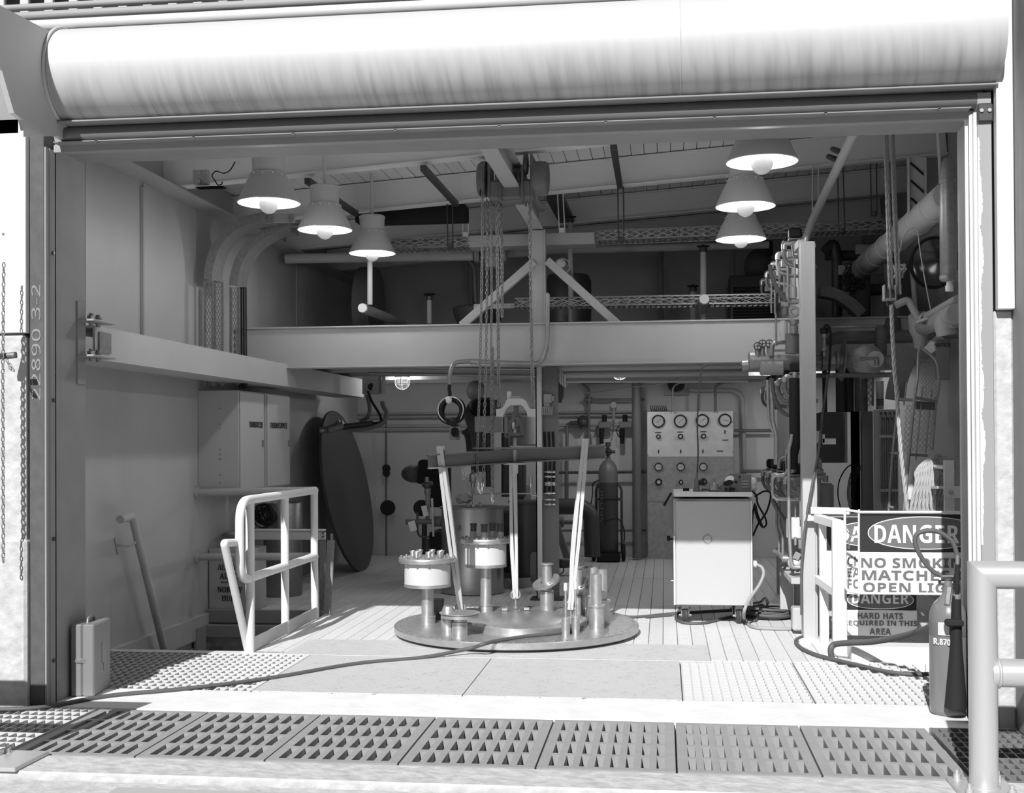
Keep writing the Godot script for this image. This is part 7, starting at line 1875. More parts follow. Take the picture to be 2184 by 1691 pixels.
	for p: Array in [[235, 275], [455, 490]]:
		part(fl, "flange", MB.new().cyl(V(-2.222, 3.423, 12.2) + V(p[0] / 3.64 * 12.2 / 2564.45, 0, 0), V(-2.222, 3.423, 12.2) + V(p[1] / 3.64 * 12.2 / 2564.45, 0, 0), 0.085, 22, 0.004), mats.grey)
	part(fl, "pipe", MB.new().cyl(V(-1.853, 3.407, 12.2), V(-1.378, 3.45, 12.3), 0.05, 20), mats.grey)
	part(fl, "valve_body", MB.new().cyl(V(-1.733, 3.278, 12.2), V(-1.732, 3.49, 12.2), 0.08, 20, 0.01), mats.wall_dim)
	for k: Array in [["white capped pipe pointing forward at the left of the mezzanine", V(-2.872, 2.789, 11.3), V(-2.953, 2.853, 13.5), 0.047], ["white capped pipe pointing forward at the right of the mezzanine", V(0.385, 2.821, 11.4), V(0.388, 2.746, 13), 0.05], ["white capped pipe hung in a sling behind the right knee brace", V(-0.975, 3.217, 11.6), V(-0.951, 3.177, 13), 0.046]]:
		var t := thing("capped_pipe", k[0], "pipe", k[1], "capped pipes on the mezzanine")
		part(t, "pipe", MB.new().cyl(k[1], k[2], k[3], 22, 0.006), mats.wall_paint)
		part(t, "end_cap", MB.new().cyl(k[1] + (k[1] - k[2]).normalized() * 0.01, k[1], k[3] * 0.9, 22), mats.white_paint)
	solo("pipe_sling", "thin wire sling loop holding a capped pipe end", "wire", MB.new().torus(V(-0.962, 3.182, 11.55), Vector3.BACK, 0.075, 0.007, 24, 6), mats.wall_paint)
	for k: Array in [["left standpipe under the third lamp", V(-2.796, 3.244, 11.3), V(-2.798, 2.819, 11.3), 0.026], ["white standpipe with dark handwheel at the right lower tray", V(0.399, 3.354, 12), V(0.394, 2.65, 12), 0.03], ["white standpipe with dark handwheel right of the post", V(-0.932, 3.72, 12.2), V(-0.928, 2.692, 12.2), 0.026], ["grey standpipe with dark handwheel left of the knee brace", V(-2.431, 2.984, 12.4), V(-2.432, 2.738, 12.4), 0.026], ["short standpipe with black handwheel behind the lower tray", V(0.321, 3.089, 13), V(0.318, 2.747, 13), 0.03]]:
		var t := thing("standpipe", k[0], "standpipe", k[2], "mezzanine standpipes")
		part(t, "pipe", MB.new().cyl(k[1], k[2], k[3], 16), mats.wall_paint)
		if not (k[0] as String).begins_with("left"):
			part(t, "bonnet", MB.new().cyl(k[1], k[1] + Vector3(0, 0.05, 0), k[3] * 1.3, 8), mats.steel_dark)
			handwheel(t, k[1] + Vector3(0, 0.06, 0), Vector3(0, 1, 0.2).normalized(), 0.055, mats.black)
	solo("pressure_vessel", "dark round vessel top behind the left knee brace", "vessel", MB.new().turned(V(-1.915, 2.68, 12.4), V(-1.913, 2.974, 12.4), [Vector2(0, 0), Vector2(0.2, 0), Vector2(0.25, 0.12), Vector2(0.26, 0.16), Vector2(0.27, 0.2), Vector2(0.25, 0.22), Vector2(0, 0.24)], 36), mats.steel_dark)
	solo("pressure_vessel", "tall dark drum vessel behind the right knee brace", "vessel", MB.new().turned(V(-1.02, 2.771, 13), V(-1.016, 3.305, 13), [Vector2(0, 0), Vector2(0.25, 0), Vector2(0.25, 0.45), Vector2(0.22, 0.52), Vector2(0, 0.54)], 36), mats.steel_dark)
	var ft := thing("fan_louvre", "dark louvred ventilator with domed motor at the back of the mezzanine", "ventilator", V(1.018, 2.832, 14))
	part(ft, "frame", MB.new().span(V(0.762, 3.386, 14), V(1.309, 2.855, 14.3), 0.01), mats.steel_dark)
	for k in 12:
		part(ft, "louvre", MB.new().span(V(0.797, 3.252, 13.97) - V(0, 0.034 * k, 0), V(1.268, 3.229, 13.99) - V(0, 0.034 * k, 0)), mats.black)
	part(ft, "dome", MB.new().ball(V(1.114, 3.518, 14.3), Vector3(0.17, 0.22, 0.17)), mats.mid)
	part(ft, "motor", MB.new().cyl(V(1.18, 3.654, 14.3), V(1.181, 3.818, 14.3), 0.1, 20), mats.steel_dark)
	solo("wall_column", "flat grey column strip on the back mezzanine wall at left", "column", MB.new().span(V(-4.693, 3.827, 15.3), V(-4.401, 3.081, 15.6), 0.01), mats.wall_paint)
	solo("duct_drum", "large dark curved duct side on the mezzanine left of the standpipe", "duct", MB.new().turned(V(-3.371, 3.043, 13.2), V(-3.209, 3.039, 13.2), [Vector2(0, 0), Vector2(0.42, 0), Vector2(0.42, 0.18), Vector2(0, 0.18)], 40), mats.mid)
	for k: Array in [["left", 1410, 1000], ["middle", 1560, 1000], ["right", 1000, 1000]]:
		solo("wall_post", "slim %s upright post on the back mezzanine wall" % k[0], "post", MB.new().cyl(V(-0.021 + (k[1] - 1410) * 0.006, 2.45, 15.4), V(-0.021 + (k[1] - 1410) * 0.006, 3.9, 15.4), 0.03, 12), mats.wall_dim)
	solo("mezzanine_conduit", "thin grey conduit bent up from the mezzanine deck behind the chains", "conduit", MB.new().pipe([V(-1.971, 2.971, 12.6), V(-1.983, 3.355, 12.6), V(-2.059, 3.439, 12.6)], 0.02, 0.08, 10), mats.mid)
	# conduit drop at the centre post with loop and coiled cable
	var cd := thing("conduit_drop", "bright conduit bending from the centre post to the left, ending in a cable coil", "conduit", V(-1.909, 2.028, 10.7))
	part(cd, "conduit", MB.new().pipe([V(-1.04, 2.76, 10.9), V(-1.048, 2.355, 10.9), V(-1.095, 2.206, 10.9), V(-1.263, 2.205, 10.85), V(-1.732, 2.231, 10.8), V(-1.88, 2.22, 10.75), V(-1.913, 2.136, 10.7), V(-1.916, 2.015, 10.7)], 0.02, 0.14, 14), mats.galv)
	part(cd, "box", MB.new().span(V(-1.058, 2.852, 10.88), V(-1.025, 2.718, 10.95), 0.02), mats.wall_paint)
	part(cd, "coupling", MB.new().cyl(V(-1.741, 2.229, 10.8), V(-1.659, 2.221, 10.8), 0.026, 12), mats.galv)
	var wc := thing("cable_loop", "coiled black and white cables tied at the end of the conduit", "cable coil", V(-1.887, 1.775, 10.7))
	part(wc, "tail", MB.new().tube(MB.curve([V(-1.916, 2.015, 10.7), V(-1.92, 1.974, 10.7), V(-1.914, 1.929, 10.7), V(-1.923, 1.884, 10.7)], 4), 0.016, 8), mats.rubber)
	for i in 7:
		var o := MB.new().torus(V(-1.901, 1.776, 10.7) + V(0.012 * sin(i * 2.2), 0.01 * cos(i * 1.3), 0.012 * i - 0.04), Vector3(sin(i * 1.6) * 0.75, 0.08, 1).normalized(), 0.115 - 0.006 * (i % 3), 0.013 if i % 4 else 0.006, 32, 8)
		part(wc, "cable", o, mats.rubber if i % 4 else mats.white_paint)
	part(wc, "tie", MB.new().ball(V(-1.917, 1.873, 10.65), Vector3(0.03, 0.035, 0.04)), mats.white_paint)
	part(wc, "plug", MB.new().cyl(V(-1.878, 1.689, 10.62), V(-1.865, 1.661, 10.6), 0.035, 14, 0.005), mats.rubber)


func back_things() -> void:
	var D := 15.3
	# --- gauge panel
	var gp := thing("gauge_panel", "tall stainless gauge panel with four large and three small dials", "panel", V(0.319, -0.03, 15.3))
	part(gp, "upper_plate", MB.new().span(V(-0.208, 1.862, 15.28), V(0.863, 1.289, 15.3), 0.004), mats.panel_steel)
	part(gp, "lower_plate", MB.new().span(V(-0.212, 1.293, 15.29), V(0.866, 0.724, 15.31), 0.004), mats.panel_dull)
	part(gp, "skirt", MB.new().span(V(-0.21, 0.724, 15.3), V(0.861, -0.023, 15.32), 0.004), mats.panel_dull)
	part(gp, "body", MB.new().span(V(-0.197, 1.851, 15.33), V(0.863, -0.035, 15.56), 0.0), mats.mid)
	for k: Array in [[1003, 640, 0.7], [1187, 640, 0.7], [1370, 637, 0.7], [1556, 635, -0.15]]:
		dial(gp, V(-1.572, 2.7, 15.275) + Vector3(k[0], -k[1], 0) / 3.971 * 15.275 / 2564.45, 0.083, mats.pale, mats.ink, k[2])
	for k: Array in [[1003, 1023, 0.2], [1188, 1023, 0.0], [1374, 1023, 0.3]]:
		dial(gp, V(-1.573, 2.7, 15.28) + Vector3(k[0], -k[1], 0) / 3.971 * 15.28 / 2564.45, 0.052, mats.pale, mats.ink, k[2])
	for k: Array in [[1003, 769, 0.03], [1187, 769, 0.034], [1377, 768, 0.034], [1003, 1150, 0.046], [1188, 1152, 0.03], [1375, 1148, 0.045]]:
		var p := V(-1.571, 2.7, 15.27) + Vector3(k[0], -k[1], 0) / 3.971 * 15.27 / 2564.45
		var kn := part(gp, "knob", MB.new().cyl(p, p + Vector3(0, 0, 0.05), k[2], 10, 0.006), mats.ink)
		part(kn, "hub", MB.new().cyl(p + Vector3(0, 0, 0.05), p + Vector3(0, 0, 0.06), k[2] * 0.5, 10), mats.pale)
	for k: Array in [[1004, 895], [1188, 895], [1372, 893], [1555, 732]]:
		var p := V(-1.572, 2.7, 15.275) + Vector3(k[0], -k[1], 0) / 3.971 * 15.275 / 2564.45
		part(gp, "toggle", MB.new().box(p, Vector3(0.014, 0.045, 0.02), 0.004), mats.ink)
	for k: Array in [[1001, 735], [1185, 731], [1376, 730], [1558, 801], [1512, 892]]:
		var p := V(-1.572, 2.7, 15.276) + Vector3(k[0], -k[1], 0) / 3.971 * 15.276 / 2564.45
		part(gp, "name_plate", MB.new().box(p, Vector3(0.075, 0.011, 0.004)), mats.ink)
	for p: Vector3 in [V(-0.195, 1.841, 15.277), V(0.016, 1.839, 15.277), V(0.098, 1.847, 15.277), V(0.139, 1.847, 15.277), V(0.629, 1.847, 15.277), V(0.67, 1.847, 15.277), V(0.853, 1.723, 15.277), V(-0.199, 1.307, 15.277), V(0.856, 1.347, 15.277)]:
		part(gp, "screw", MB.new().cyl(p, p + Vector3(0, 0, 0.006), 0.006, 6), mats.steel_dark)
	solo("feed_tube", "left bright tube rising from the gauge panel top and bending right", "tube", MB.new().pipe([V(0.116, 1.857, 15.2), V(0.114, 2.165, 15.2), V(0.188, 2.219, 15.2), V(1.234, 2.248, 15.2)], 0.014, 0.15, 10), mats.galv)
	solo("feed_tube", "right bright tube rising from the gauge panel top and bending right", "tube", MB.new().pipe([V(0.644, 1.854, 15.25), V(0.642, 2.169, 15.25), V(0.716, 2.22, 15.25), V(1.238, 2.246, 15.25)], 0.018, 0.15, 10), mats.mid)
	var sc := MB.new()
	for i in 9:
		sc.torus(V(-0.161, 1.905, 15.35) + V(0.024 * i, 0, 0), Vector3(1, 0.25, 0), 0.035, 0.006, 14, 6)
	solo("tube_spiral", "small spiral of tubing on top of the gauge panel at left", "tube", sc, mats.steel_dark)
	# --- gas cylinder on its truck
	var gc := V(-0.69, 0.05, 15.0)
	var cy := thing("gas_cylinder", "tall dark gas cylinder with pale shoulder strapped on a hand truck", "gas cylinder", gc)
	part(cy, "body", MB.new().turned(gc, gc + Vector3.UP, [Vector2(0, 0), Vector2(0.11, 0), Vector2(0.12, 0.012), Vector2(0.12, 0.93), Vector2(0, 0.93)], 36), mats.steel_dark)
	part(cy, "shoulder", MB.new().turned(gc + Vector3(0, 0.93, 0), gc + Vector3(0, 3, 0), [Vector2(0.12, 0), Vector2(0.12, 0.13), Vector2(0.105, 0.2), Vector2(0.07, 0.255), Vector2(0.035, 0.28), Vector2(0.03, 0.31), Vector2(0, 0.31)], 36), mats.steel_grey)
	part(cy, "valve", MB.new().cyl(gc + Vector3(0, 1.22, 0), gc + Vector3(0, 1.40, 0), 0.022, 12).cyl(gc + Vector3(-0.06, 1.31, 0), gc + Vector3(0.09, 1.31, 0), 0.02, 10).cyl(gc + Vector3(0, 1.38, 0), gc + Vector3(0, 1.43, 0), 0.034, 12), mats.steel_dark)
	handwheel(cy, gc + Vector3(0.0, 1.31, 0.06), Vector3.BACK, 0.045, mats.ink)
	letters(cy, "HELIUM", gc + Vector3(-0.075, 0.62, 0.101), Vector3(0, -1, 0), Vector3(0.75, 0, 0.55).normalized(), 0.045, mats.mid, 0.42)
	var tk := thing("hand_truck", "black two wheeled hand truck holding the gas cylinder", "hand truck", V(-0.69, 0, 15.0))
	for s: float in [-1.0, 1.0]:
		part(tk, "side_rail", MB.new().pipe([V(-0.69 + s * 0.16, 0.1, 15.14), V(-0.69 + s * 0.16, 0.90, 15.14), V(-0.69 + s * 0.1, 0.97, 15.14)], 0.016, 0.06, 10), mats.steel_dark)
		part(tk, "wheel", MB.new().turned(V(-0.69 + s * 0.185 - 0.025, 0.11, 15.0), V(-0.69 + s * 0.185 + 0.025, 0.11, 15.0), [Vector2(0, 0), Vector2(0.07, 0), Vector2(0.1, 0.006), Vector2(0.11, 0.02), Vector2(0.11, 0.03), Vector2(0.1, 0.044), Vector2(0.07, 0.05), Vector2(0, 0.05)], 28), mats.rubber)
		part(tk, "clamp_bracket", MB.new().box(V(-0.69 + s * 0.145, 0.77, 15.0), Vector3(0.04, 0.04, 0.06), 0.006), mats.steel_dark)
	part(tk, "toe_plate", MB.new().span(V(-0.83, 0.015, 14.83), V(-0.55, 0.1, 15.14), 0.006), mats.rubber)
	part(tk, "axle", MB.new().cyl(V(-0.87, 0.11, 15.0), V(-0.51, 0.11, 15.0), 0.012, 8), mats.steel_dark)
	part(tk, "strap", MB.new().torus(V(-0.69, 0.77, 15.0), Vector3.UP, 0.124, 0.006, 30, 6), mats.black)
	solo("gas_hose", "black hose looping beside the gas cylinder", "hose", MB.new().tube(MB.curve([V(-0.789, 1.017, 14.7), V(-0.862, 0.973, 14.7), V(-0.87, 0.842, 14.7), V(-0.893, 0.696, 14.7), V(-0.938, 0.478, 14.7), V(-0.975, 0.347, 14.7), V(-0.939, 0.311, 14.7), V(-0.821, 0.449, 14.7), V(-0.632, 0.544, 14.7), V(-0.531, 0.523, 14.7), V(-0.481, 0.378, 14.7), V(-0.489, 0.262, 14.7)], 6), 0.008, 6), mats.rubber)
	# --- steam pipes and conduits on the back wall
	solo("riser_pipe", "tall dark riser pipe from floor to ceiling left of the gauge panel", "pipe", MB.new().cyl(V(-0.343, 0.023, 15.2), V(-0.336, 2.274, 15.2), 0.058, 18), mats.steel_grey)
	solo("riser_pipe", "slim pipe pair on the back wall left of the gas cylinder", "pipe", MB.new().pipe([V(-1.24, 0.719, 15.4), V(-1.232, 1.698, 15.4), V(-1.189, 1.728, 15.4), V(-1.066, 1.724, 15.4)], 0.022, 0.06, 10).cyl(V(-1.255, 1.407, 15.4), V(-1.259, 0.719, 15.4), 0.012, 8), mats.steel_grey)
	solo("riser_pipe", "thin line with tee and drain valve above the gas cylinder", "pipe", MB.new().pipe([V(-0.95, 1.452, 15.4), V(-0.946, 2.169, 15.4), V(-1.048, 2.239, 15.4), V(-0.091, 2.251, 15.4)], 0.018, 0.04, 10).cyl(V(-1.011, 2.025, 15.4), V(-0.236, 2.02, 15.4), 0.015, 8).cyl(V(-0.988, 2.025, 15.4), V(-0.904, 2.024, 15.4), 0.03, 8).cyl(V(-0.946, 2.062, 15.4), V(-0.947, 1.986, 15.4), 0.03, 8), mats.steel_grey)
	solo("drain_valve", "small valve at the foot of the thin line above the right sling", "valve", MB.new().cyl(V(-0.948, 1.581, 15.38), V(-0.949, 1.452, 15.38), 0.03, 10, 0.006).cyl(V(-1.02, 1.525, 15.38), V(-0.944, 1.525, 15.38), 0.024, 10, 0.005), mats.mid)
	solo("gate_valve", "dark round bodied gate valve at left of the two regulators", "valve", MB.new().ball(V(-1.024, 1.741, 15.35), Vector3(0.075, 0.085, 0.07)).cyl(V(-1.024, 1.81, 15.35), V(-1.025, 1.65, 15.35), 0.04, 12, 0.006).cyl(V(-1.185, 1.724, 15.35), V(-0.986, 1.726, 15.35), 0.03, 10), mats.steel_dark)
	for k: Array in [["left dark pressure regulator above the gas cylinder", 0.0, 0.0], ["right dark pressure regulator above the gas cylinder", 172.0, 0.0]]:
		var o := V(k[1] / 3.933 * 15.35 / 2564.45, 0, 0)
		var t := thing("pressure_regulator", k[0], "regulator", V(-0.79, 1.459, 15.35) + o, "wall regulators")
		part(t, "cap", MB.new().cyl(V(-0.749, 1.732, 15.35) + o, V(-0.749, 1.828, 15.35) + o, 0.03, 14, 0.004), mats.black)
		part(t, "body", MB.new().span(V(-0.828, 1.74, 15.38) + o, V(-0.661, 1.659, 15.3) + o, 0.008), mats.steel_grey)
		part(t, "bowl", MB.new().cyl(V(-0.787, 1.542, 15.35) + o, V(-0.786, 1.656, 15.35) + o, 0.032, 14, 0.005).cyl(V(-0.787, 1.459, 15.35) + o, V(-0.787, 1.542, 15.35) + o, 0.026, 12, 0.005), mats.black)
		part(t, "tube", MB.new().tube(MB.curve([V(-0.818, 1.709, 15.33) + o, V(-0.855, 1.633, 15.3) + o, V(-0.833, 1.557, 15.3) + o, V(-0.796, 1.542, 15.33) + o], 5), 0.005, 6), mats.black)
	var wg := thing("wall_gauge", "pale round wall gauge with looping cable between the two regulators", "gauge", V(-0.637, 1.956, 15.5))
	part(wg, "case", MB.new().cyl(V(-0.637, 1.959, 15.5), V(-0.634, 1.956, 15.42), 0.044, 20, 0.006), mats.pale)
	part(wg, "siphon", MB.new().cyl(V(-0.634, 1.908, 15.45), V(-0.635, 1.755, 15.45), 0.018, 10), mats.wall_paint)
	part(wg, "cable", MB.new().tube(MB.curve([V(-0.633, 1.755, 15.4), V(-0.64, 1.648, 15.4), V(-0.686, 1.542, 15.4), V(-0.762, 1.524, 15.4)], 6), 0.006, 6), mats.mid)
	for k: Array in [["upper pair of level conduits along the back wall", 888, 884], ["level conduit on the back wall at dial height", 914, 910]]:
		solo("wall_conduit", k[0], "conduit", MB.new().cyl(V(-4.0, 1.825 - (k[1] - 888) * 0.006, 15.5), V(-0.3, 1.825 - (k[1] - 888) * 0.006, 15.5), 0.014, 8).cyl(V(-4.0, 1.825 - (k[1] - 888) * 0.006 + 0.05, 15.5), V(-0.3, 1.825 - (k[1] - 888) * 0.006 + 0.05, 15.5), 0.01, 8), mats.wall_paint)
	solo("wall_conduit", "dark level pipe on the back wall passing behind the gas cylinder", "conduit", MB.new().cyl(V(-1.423, 1.091, 15.4), V(-0.219, 1.099, 15.4), 0.018, 10), mats.steel_dark)
	solo("wall_conduit", "low level thin pipe on the back wall", "conduit", MB.new().cyl(V(-1.431, 0.345, 15.45), V(-0.225, 0.352, 15.45), 0.014, 8), mats.mid)
	solo("wall_conduit", "level conduit right of the gauge panel", "conduit", MB.new().cyl(V(0.883, 1.617, 15.45), V(1.352, 1.614, 15.45), 0.02, 10), mats.mid)
	solo("wall_conduit", "lower level conduit right of the gauge panel, behind the test meter", "conduit", MB.new().cyl(V(0.953, 1.106, 15.45), V(1.349, 1.102, 15.45), 0.02, 10), mats.mid)
	solo("wall_conduit", "arched conduit on the back wall right of the gauge panel", "conduit", MB.new().pipe([V(0.325, 2.138, 15.5), V(0.889, 2.132, 15.5), V(1, 2.049, 15.5), V(1.004, 1.629, 15.5), V(1.011, 1.045, 15.5)], 0.026, 0.3, 12), mats.wall_paint)
	var ws := thing("wall_speaker", "round dark grille in a pale square plate above the gauge panel", "speaker", V(0.162, 2.195, 15.55))
	part(ws, "plate", MB.new().span(V(0.005, 2.311, 15.55), V(0.319, 2.074, 15.59), 0.006), mats.wall_paint)
	part(ws, "ring", MB.new().torus(V(0.162, 2.21, 15.54), Vector3.BACK, 0.12, 0.014, 32, 8), mats.wall_paint)
	part(ws, "grille", MB.new().cyl(V(0.162, 2.218, 15.55), V(0.161, 2.216, 15.5), 0.1, 28, 0.01), mats.ink)
	# lights and pipes under the mezzanine
	var glow := mat("bulkhead_glass", 0.85, 0.1)
	glow.emission_enabled = true
	glow.emission = Color(1, 1, 1)
	glow.emission_energy_multiplier = 0.1
	for k: Array in [["caged round glass bulkhead lamp under the mezzanine at left", V(-3.076, 2.209, 14)], ["added unseen caged fill lamp under the mezzanine over the gas cylinder", V(-0.5, 2.29, 13.9)], ["added unseen caged fill lamp under the mezzanine right of the gauge panel", V(1.4, 2.29, 13.9)]]:  # the last two are added out of sight to brighten the back wall
		var c: Vector3 = k[1]
		var bl := thing("bulkhead_lamp", k[0], "lamp", c, "bulkhead lamps under the mezzanine")
		part(bl, "globe", MB.new().ball(c, Vector3(0.075, 0.085, 0.075)), glow)
		part(bl, "cage", MB.new().torus(c, Vector3(0, 0, 1), 0.092, 0.005, 24, 6).torus(c, Vector3(1, 0, 0), 0.092, 0.005, 24, 6).torus(c - Vector3(0, 0.02, 0), Vector3(0, 1, 0), 0.09, 0.005, 24, 6), mats.grey)
		part(bl, "base", MB.new().cyl(c + Vector3(0, 0.055, 0), c + Vector3(0, 0.07, 0), 0.09, 20), mats.grey)
		lamp_light(bl, Vector3(0, -0.01, 0), 0.25 if k[1].x < -2.0 else 0.8)
	for k: Array in [["first bright tube under the mezzanine beam, left half", 0, 1110, 1355, 404, 11.6], ["second bright tube under the mezzanine beam, left half", 0, 1500, 2184, 460, 12.4]]:
		solo("under_tube", k[0], "tube", MB.new().cyl(V(-4.752, 2.749, 11.6) + Vector3(k[2], -k[4], 0) / 3.64 * 11.6 / 2564.45, V(-1.214, 2.196, 11.6) if k[4] == 404 else V(-1.224, 2.129, 11.6), 0.014, 10), mats.galv)
	for k: Array in [["thick bright pipe under the mezzanine beam right of the column", 180, 155, 0.035, 11.5], ["lower grey pipe under the mezzanine beam right of the column", 240, 215, 0.03, 12.2], ["lowest thin pipe under the mezzanine right of the column", 293, 285, 0.014, 12.8]]:
		solo("under_pipe", k[0], "pipe", MB.new().cyl(V(-1.126, 2.403, 11.5) - Vector3(0, k[1] / 3.971 * 11.5 / 2564.45, 0), V(0.794, 2.374, 11.5) - Vector3(0, k[2] / 3.971 * 11.5 / 2564.45, 0), k[3], 14), mats.wall_paint)
	solo("needle_valve", "small bright needle valve line hung below the mezzanine beam", "valve", MB.new().cyl(V(-0.924, 2.173, 11.8), V(-0.645, 2.175, 11.8), 0.012, 8).cyl(V(-0.784, 2.174, 11.8), V(-0.738, 2.174, 11.8), 0.024, 6).cyl(V(-0.518, 2.171, 11.8), V(-0.461, 2.17, 11.8), 0.02, 6).cyl(V(-0.872, 2.172, 11.8), V(-0.872, 2.12, 11.8), 0.012, 8), mats.aluminium)
	solo("slack_cable", "slack pale cable swooping under the mezzanine beam to the probe stand", "cable", MB.new().tube(MB.curve([V(-0.898, 2.165, 12.2), V(-0.89, 2.069, 12.2), V(-0.824, 2.002, 12.2), V(-0.716, 1.985, 12.2), V(-0.537, 2.005, 12.2), V(-0.346, 2.039, 12.2), V(-0.062, 2.065, 12.2), V(0.233, 2.151, 12.2), V(0.48, 2.266, 12.2)], 8), 0.007, 6), mats.rope)
	# --- machinery behind the dewar
	var vv := thing("vent_wheels", "two dark round hatches joined on an upright rod on the back wall", "hatch", V(-3.616, 0.526, 15.5))
	part(vv, "rod", MB.new().cyl(V(-3.623, 1.822, 15.5), V(-3.631, 0.002, 15.5), 0.012, 8), mats.mid)
	part(vv, "small_disc", MB.new().cyl(V(-3.626, 1.149, 15.5), V(-3.614, 1.15, 15.45), 0.055, 20, 0.006).cyl(V(-3.626, 1.087, 15.5), V(-3.612, 1.089, 15.44), 0.05, 20, 0.006), mats.black)
	part(vv, "large_disc", MB.new().cyl(V(-3.61, 0.631, 15.5), V(-3.598, 0.634, 15.45), 0.1, 28, 0.008), mats.black)
	solo("wall_switch", "square switch plate with dark plug and cable left of the hoses", "switch", MB.new().span(V(-2.689, 1.703, 15), V(-2.552, 1.519, 15.02), 0.004), mats.wall_paint)
	part(get_node("wall_switch"), "plug", MB.new().cyl(V(-2.613, 1.602, 14.95), V(-2.604, 1.645, 14.9), 0.05, 14, 0.008).cyl(V(-2.603, 1.557, 14.93), V(-2.603, 1.608, 14.93), 0.04, 12).span(V(-2.667, 1.715, 14.97), V(-2.568, 1.696, 14.99)), mats.ink)
	var hs := thing("hose_sheaf", "thick sheaf of dark ribbed hoses curving down behind the chains", "hoses", V(-2.133, 1.439, 13.2))
	for i in 5:
		part(hs, "hose", MB.new().tube(MB.curve([V(-2.037, 1.977, 13.4) + V(0.03 * i, 0, 0), V(-2.147, 1.919, 13.3) + V(0.025 * i, 0, 0), V(-2.176, 1.772, 13.2) + V(0.028 * i, 0, 0), V(-2.11, 1.55, 13.2) + V(0.03 * i, 0, 0), V(-2.101, 1.162, 13.2) + V(0.03 * i, 0, 0)], 6), 0.022, 8), mats.hose)
	for i in 4:
		part(hs, "hose", MB.new().tube(MB.curve([V(-2.273, 1.608, 13.5) + V(0.024 * i, 0.02 * i, 0), V(-2.227, 1.551, 13.5) + V(0.026 * i, 0, 0), V(-2.205, 1.347, 13.5) + V(0.026 * i, 0, 0), V(-2.201, 1.097, 13.5) + V(0.026 * i, 0, 0)], 6), 0.02, 8), mats.hose)
	var cp := thing("compressor", "grey box and black housing machine behind the spreader beam", "machine", V(-1.975, 1.436, 13.5))
	part(cp, "white_box", MB.new().span(V(-2.055, 1.773, 13), V(-1.744, 1.602, 13.1), 0.006), mats.pale)
	part(cp, "dark_side", MB.new().span(V(-1.733, 1.765, 13.02), V(-1.726, 1.603, 13.3), 0.006), mats.mid)
	part(cp, "black_housing", MB.new().cyl(V(-1.984, 1.784, 13.3), V(-1.983, 1.962, 13.3), 0.18, 24, 0.03), mats.black)
	part(cp, "globe", MB.new().ball(V(-2.288, 2.119, 14.6), Vector3(0.12, 0.13, 0.12)), mats.mid)
	part(cp, "tank", MB.new().cyl(V(-1.617, 1.446, 13.6), V(-1.615, 1.787, 13.6), 0.19, 26, 0.02), mats.grey)
	part(cp, "leg", MB.new().cyl(V(-1.916, 1.592, 13.1), V(-1.919, 0.999, 13.1), 0.03, 12).cyl(V(-1.722, 1.591, 13.1), V(-1.726, 0.889, 13.1), 0.05, 12).cyl(V(-1.57, 1.271, 13.2), V(-1.572, 0.885, 13.2), 0.06, 12), mats.steel_dark)
	part(cp, "frame", MB.new().span(V(-1.677, 0.984, 13.2), V(-1.534, 0.632, 13.9), 0.01), mats.steel_grey)
	part(cp, "base", MB.new().span(V(-2.05, 0.0, 12.9), V(-1.3, 0.75, 13.9), 0.02), mats.steel_dark)
	var bb := thing("black_screen", "black square sheet with a grey rounded float behind left end of the spreader", "sheet", V(-2.55, 0.881, 13.2))
	part(bb, "sheet", MB.new().prism([Vector2(-0.17, -0.13), Vector2(-0.155, 0.11), Vector2(-0.12, 0.135), Vector2(0.2, 0.12), Vector2(0.2, -0.4), Vector2(-0.02, -0.4), Vector2(-0.02, -0.17)], 0.12, Transform3D(Basis.IDENTITY, V(-2.587, 1.163, 13.4))), mats.black)
	part(bb, "float", MB.new().ball(V(-2.825, 1.134, 13.5), Vector3(0.16, 0.105, 0.12), 24), mats.mid)
	part(bb, "stand", MB.new().cyl(V(-2.678, 0, 13.3), V(-2.678, 0.6, 13.3), 0.03, 10), mats.steel_dark)
	var vs := thing("valve_stack", "upright stack of dark valve fittings with white paper tags left of the dewar", "valve", V(-2.423, 0.493, 12.2))
	part(vs, "pipe", MB.new().cyl(V(-2.423, 0.684, 12.2), V(-2.421, 1.093, 12.2), 0.022, 12).cyl(V(-2.429, 1.062, 12.2), V(-2.428, 1.135, 12.2), 0.02, 10).cyl(V(-2.421, 0.954, 12.2), V(-2.421, 1.016, 12.2), 0.034, 12), mats.galv)
	part(vs, "bonnet", MB.new().ball(V(-2.425, 1.05, 12.2), Vector3(0.045, 0.04, 0.045)).cyl(V(-2.476, 1.047, 12.2), V(-2.366, 1.07, 12.2), 0.02, 10), mats.steel_dark)
	part(vs, "dark_wheel", MB.new().cyl(V(-2.516, 0.807, 12.35), V(-2.505, 0.809, 12.3), 0.085, 24, 0.01), mats.black)
	part(vs, "level_pipe", MB.new().cyl(V(-2.629, 0.678, 12.1), V(-2.286, 0.683, 12.1), 0.026, 12).cyl(V(-2.348, 0.683, 12.1), V(-2.255, 0.687, 12.1), 0.055, 16, 0.01), mats.mid)
	part(vs, "tag", MB.new().box(V(-2.43, 0.79, 12.1), Vector3(0.055, 0.11, 0.003), 0, Basis(Vector3(0, 0, 1), 0.25)), mats.white_paint)
	part(vs, "tag", MB.new().box(V(-2.538, 0.644, 12), Vector3(0.07, 0.1, 0.003), 0, Basis(Vector3(0, 0, 1), 0.3)), mats.white_paint)
	part(vs, "handle_bar", MB.new().cyl(V(-2.336, 0.925, 12), V(-2.322, 0.538, 12), 0.012, 8), mats.pale)
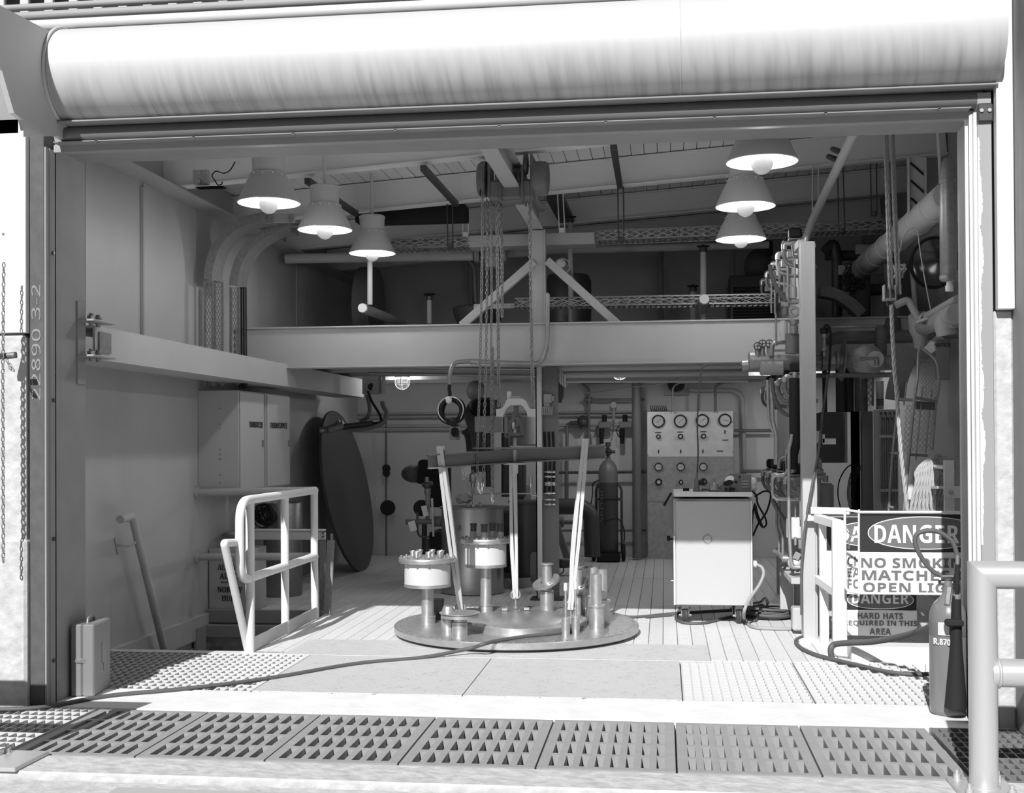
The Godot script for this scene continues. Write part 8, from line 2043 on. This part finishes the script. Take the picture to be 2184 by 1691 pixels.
	part(vs, "bent_tube", MB.new().pipe([V(-2.508, 0.775, 12.1), V(-2.509, 0.575, 12.1), V(-2.482, 0.526, 12.1), V(-2.388, 0.526, 12.1)], 0.012, 0.08, 8), mats.steel_dark)
	part(vs, "stand", MB.new().cyl(V(-2.424, 0, 12.2), V(-2.424, 0.5, 12.2), 0.03, 12), mats.steel_dark)
	solo("black_cabinet", "dark narrow cabinet standing just left of the dewar", "cabinet", MB.new().span(V(-2.447, 0.55, 12.4), V(-2.299, 0.0, 12.9), 0.01), mats.ink)
	solo("dark_pipe", "fat dark pipe bending down to the floor right of the centre column", "pipe", MB.new().pipe([V(-1.328, 0.723, 14.2), V(-0.961, 0.724, 14.2), V(-0.856, 0.625, 14.2), V(-0.845, 0.134, 14.2)], 0.095, 0.3, 18), mats.steel_dark)
	solo("flange_union", "small dark flanged pipe union right of the centre column foot", "flange", MB.new().cyl(V(-1.23, 0.564, 13.8), V(-1.147, 0.564, 13.8), 0.06, 16, 0.008).cyl(V(-1.278, 0.564, 13.8), V(-0.99, 0.565, 13.8), 0.025, 10), mats.mid)
	solo("prop_brace", "slanting dark steel brace from the centre column down to the floor", "brace", MB.new().bar(V(-1.129, 0.772, 12.2), V(-1.016, 0.273, 12.6), 0.07, 0.03, 0.004), mats.steel_grey)
	var pw := thing("pallet_truck", "small dark wheeled jack behind the foot of the centre column", "jack", V(-1.2, 0, 11.9))
	part(pw, "wheel", MB.new().cyl(V(-1.259, 0.244, 11.9), V(-1.315, 0.244, 11.9), 0.15, 26, 0.01), mats.mid)
	part(pw, "body", MB.new().span(V(-1.109, 0.357, 11.9), V(-1.082, 0.101, 12.2), 0.01), mats.steel_dark)
	part(pw, "cord", MB.new().tube(MB.curve([V(-1.094, 0.293, 11.8), V(-1.021, 0.281, 11.8), V(-0.984, 0.233, 11.8), V(-1.009, 0.196, 11.8), V(-1.07, 0.183, 11.8)], 6), 0.006, 6), mats.rubber)
	solo("floor_pad", "dark oval pad on the floor right of the centre column foot", "pad", MB.new().ball(V(-1.131, 0.13, 13.4), Vector3(0.17, 0.05, 0.1)), mats.steel_dark)
	solo("concrete_ring", "low round concrete base ring right of the dewar", "base", MB.new().turned(V(-1.582, 0, 12.42) * Vector3(1, 0, 1), V(-1.582, 0, 12.42) * Vector3(1, 0, 1) + Vector3.UP, [Vector2(0, 0), Vector2(0.27, 0), Vector2(0.27, 0.1), Vector2(0.24, 0.1), Vector2(0.24, 0.05), Vector2(0, 0.05)], 36), mats.grey)
	solo("dark_tank", "dark cylindrical tank partly hidden right of the dewar", "tank", MB.new().turned(V(-1.42, 0.05, 12.5), V(-1.42, 1, 12.5), [Vector2(0, 0), Vector2(0.17, 0), Vector2(0.17, 0.8), Vector2(0.2, 0.805), Vector2(0.2, 0.83), Vector2(0, 0.83)], 32), mats.steel_dark)
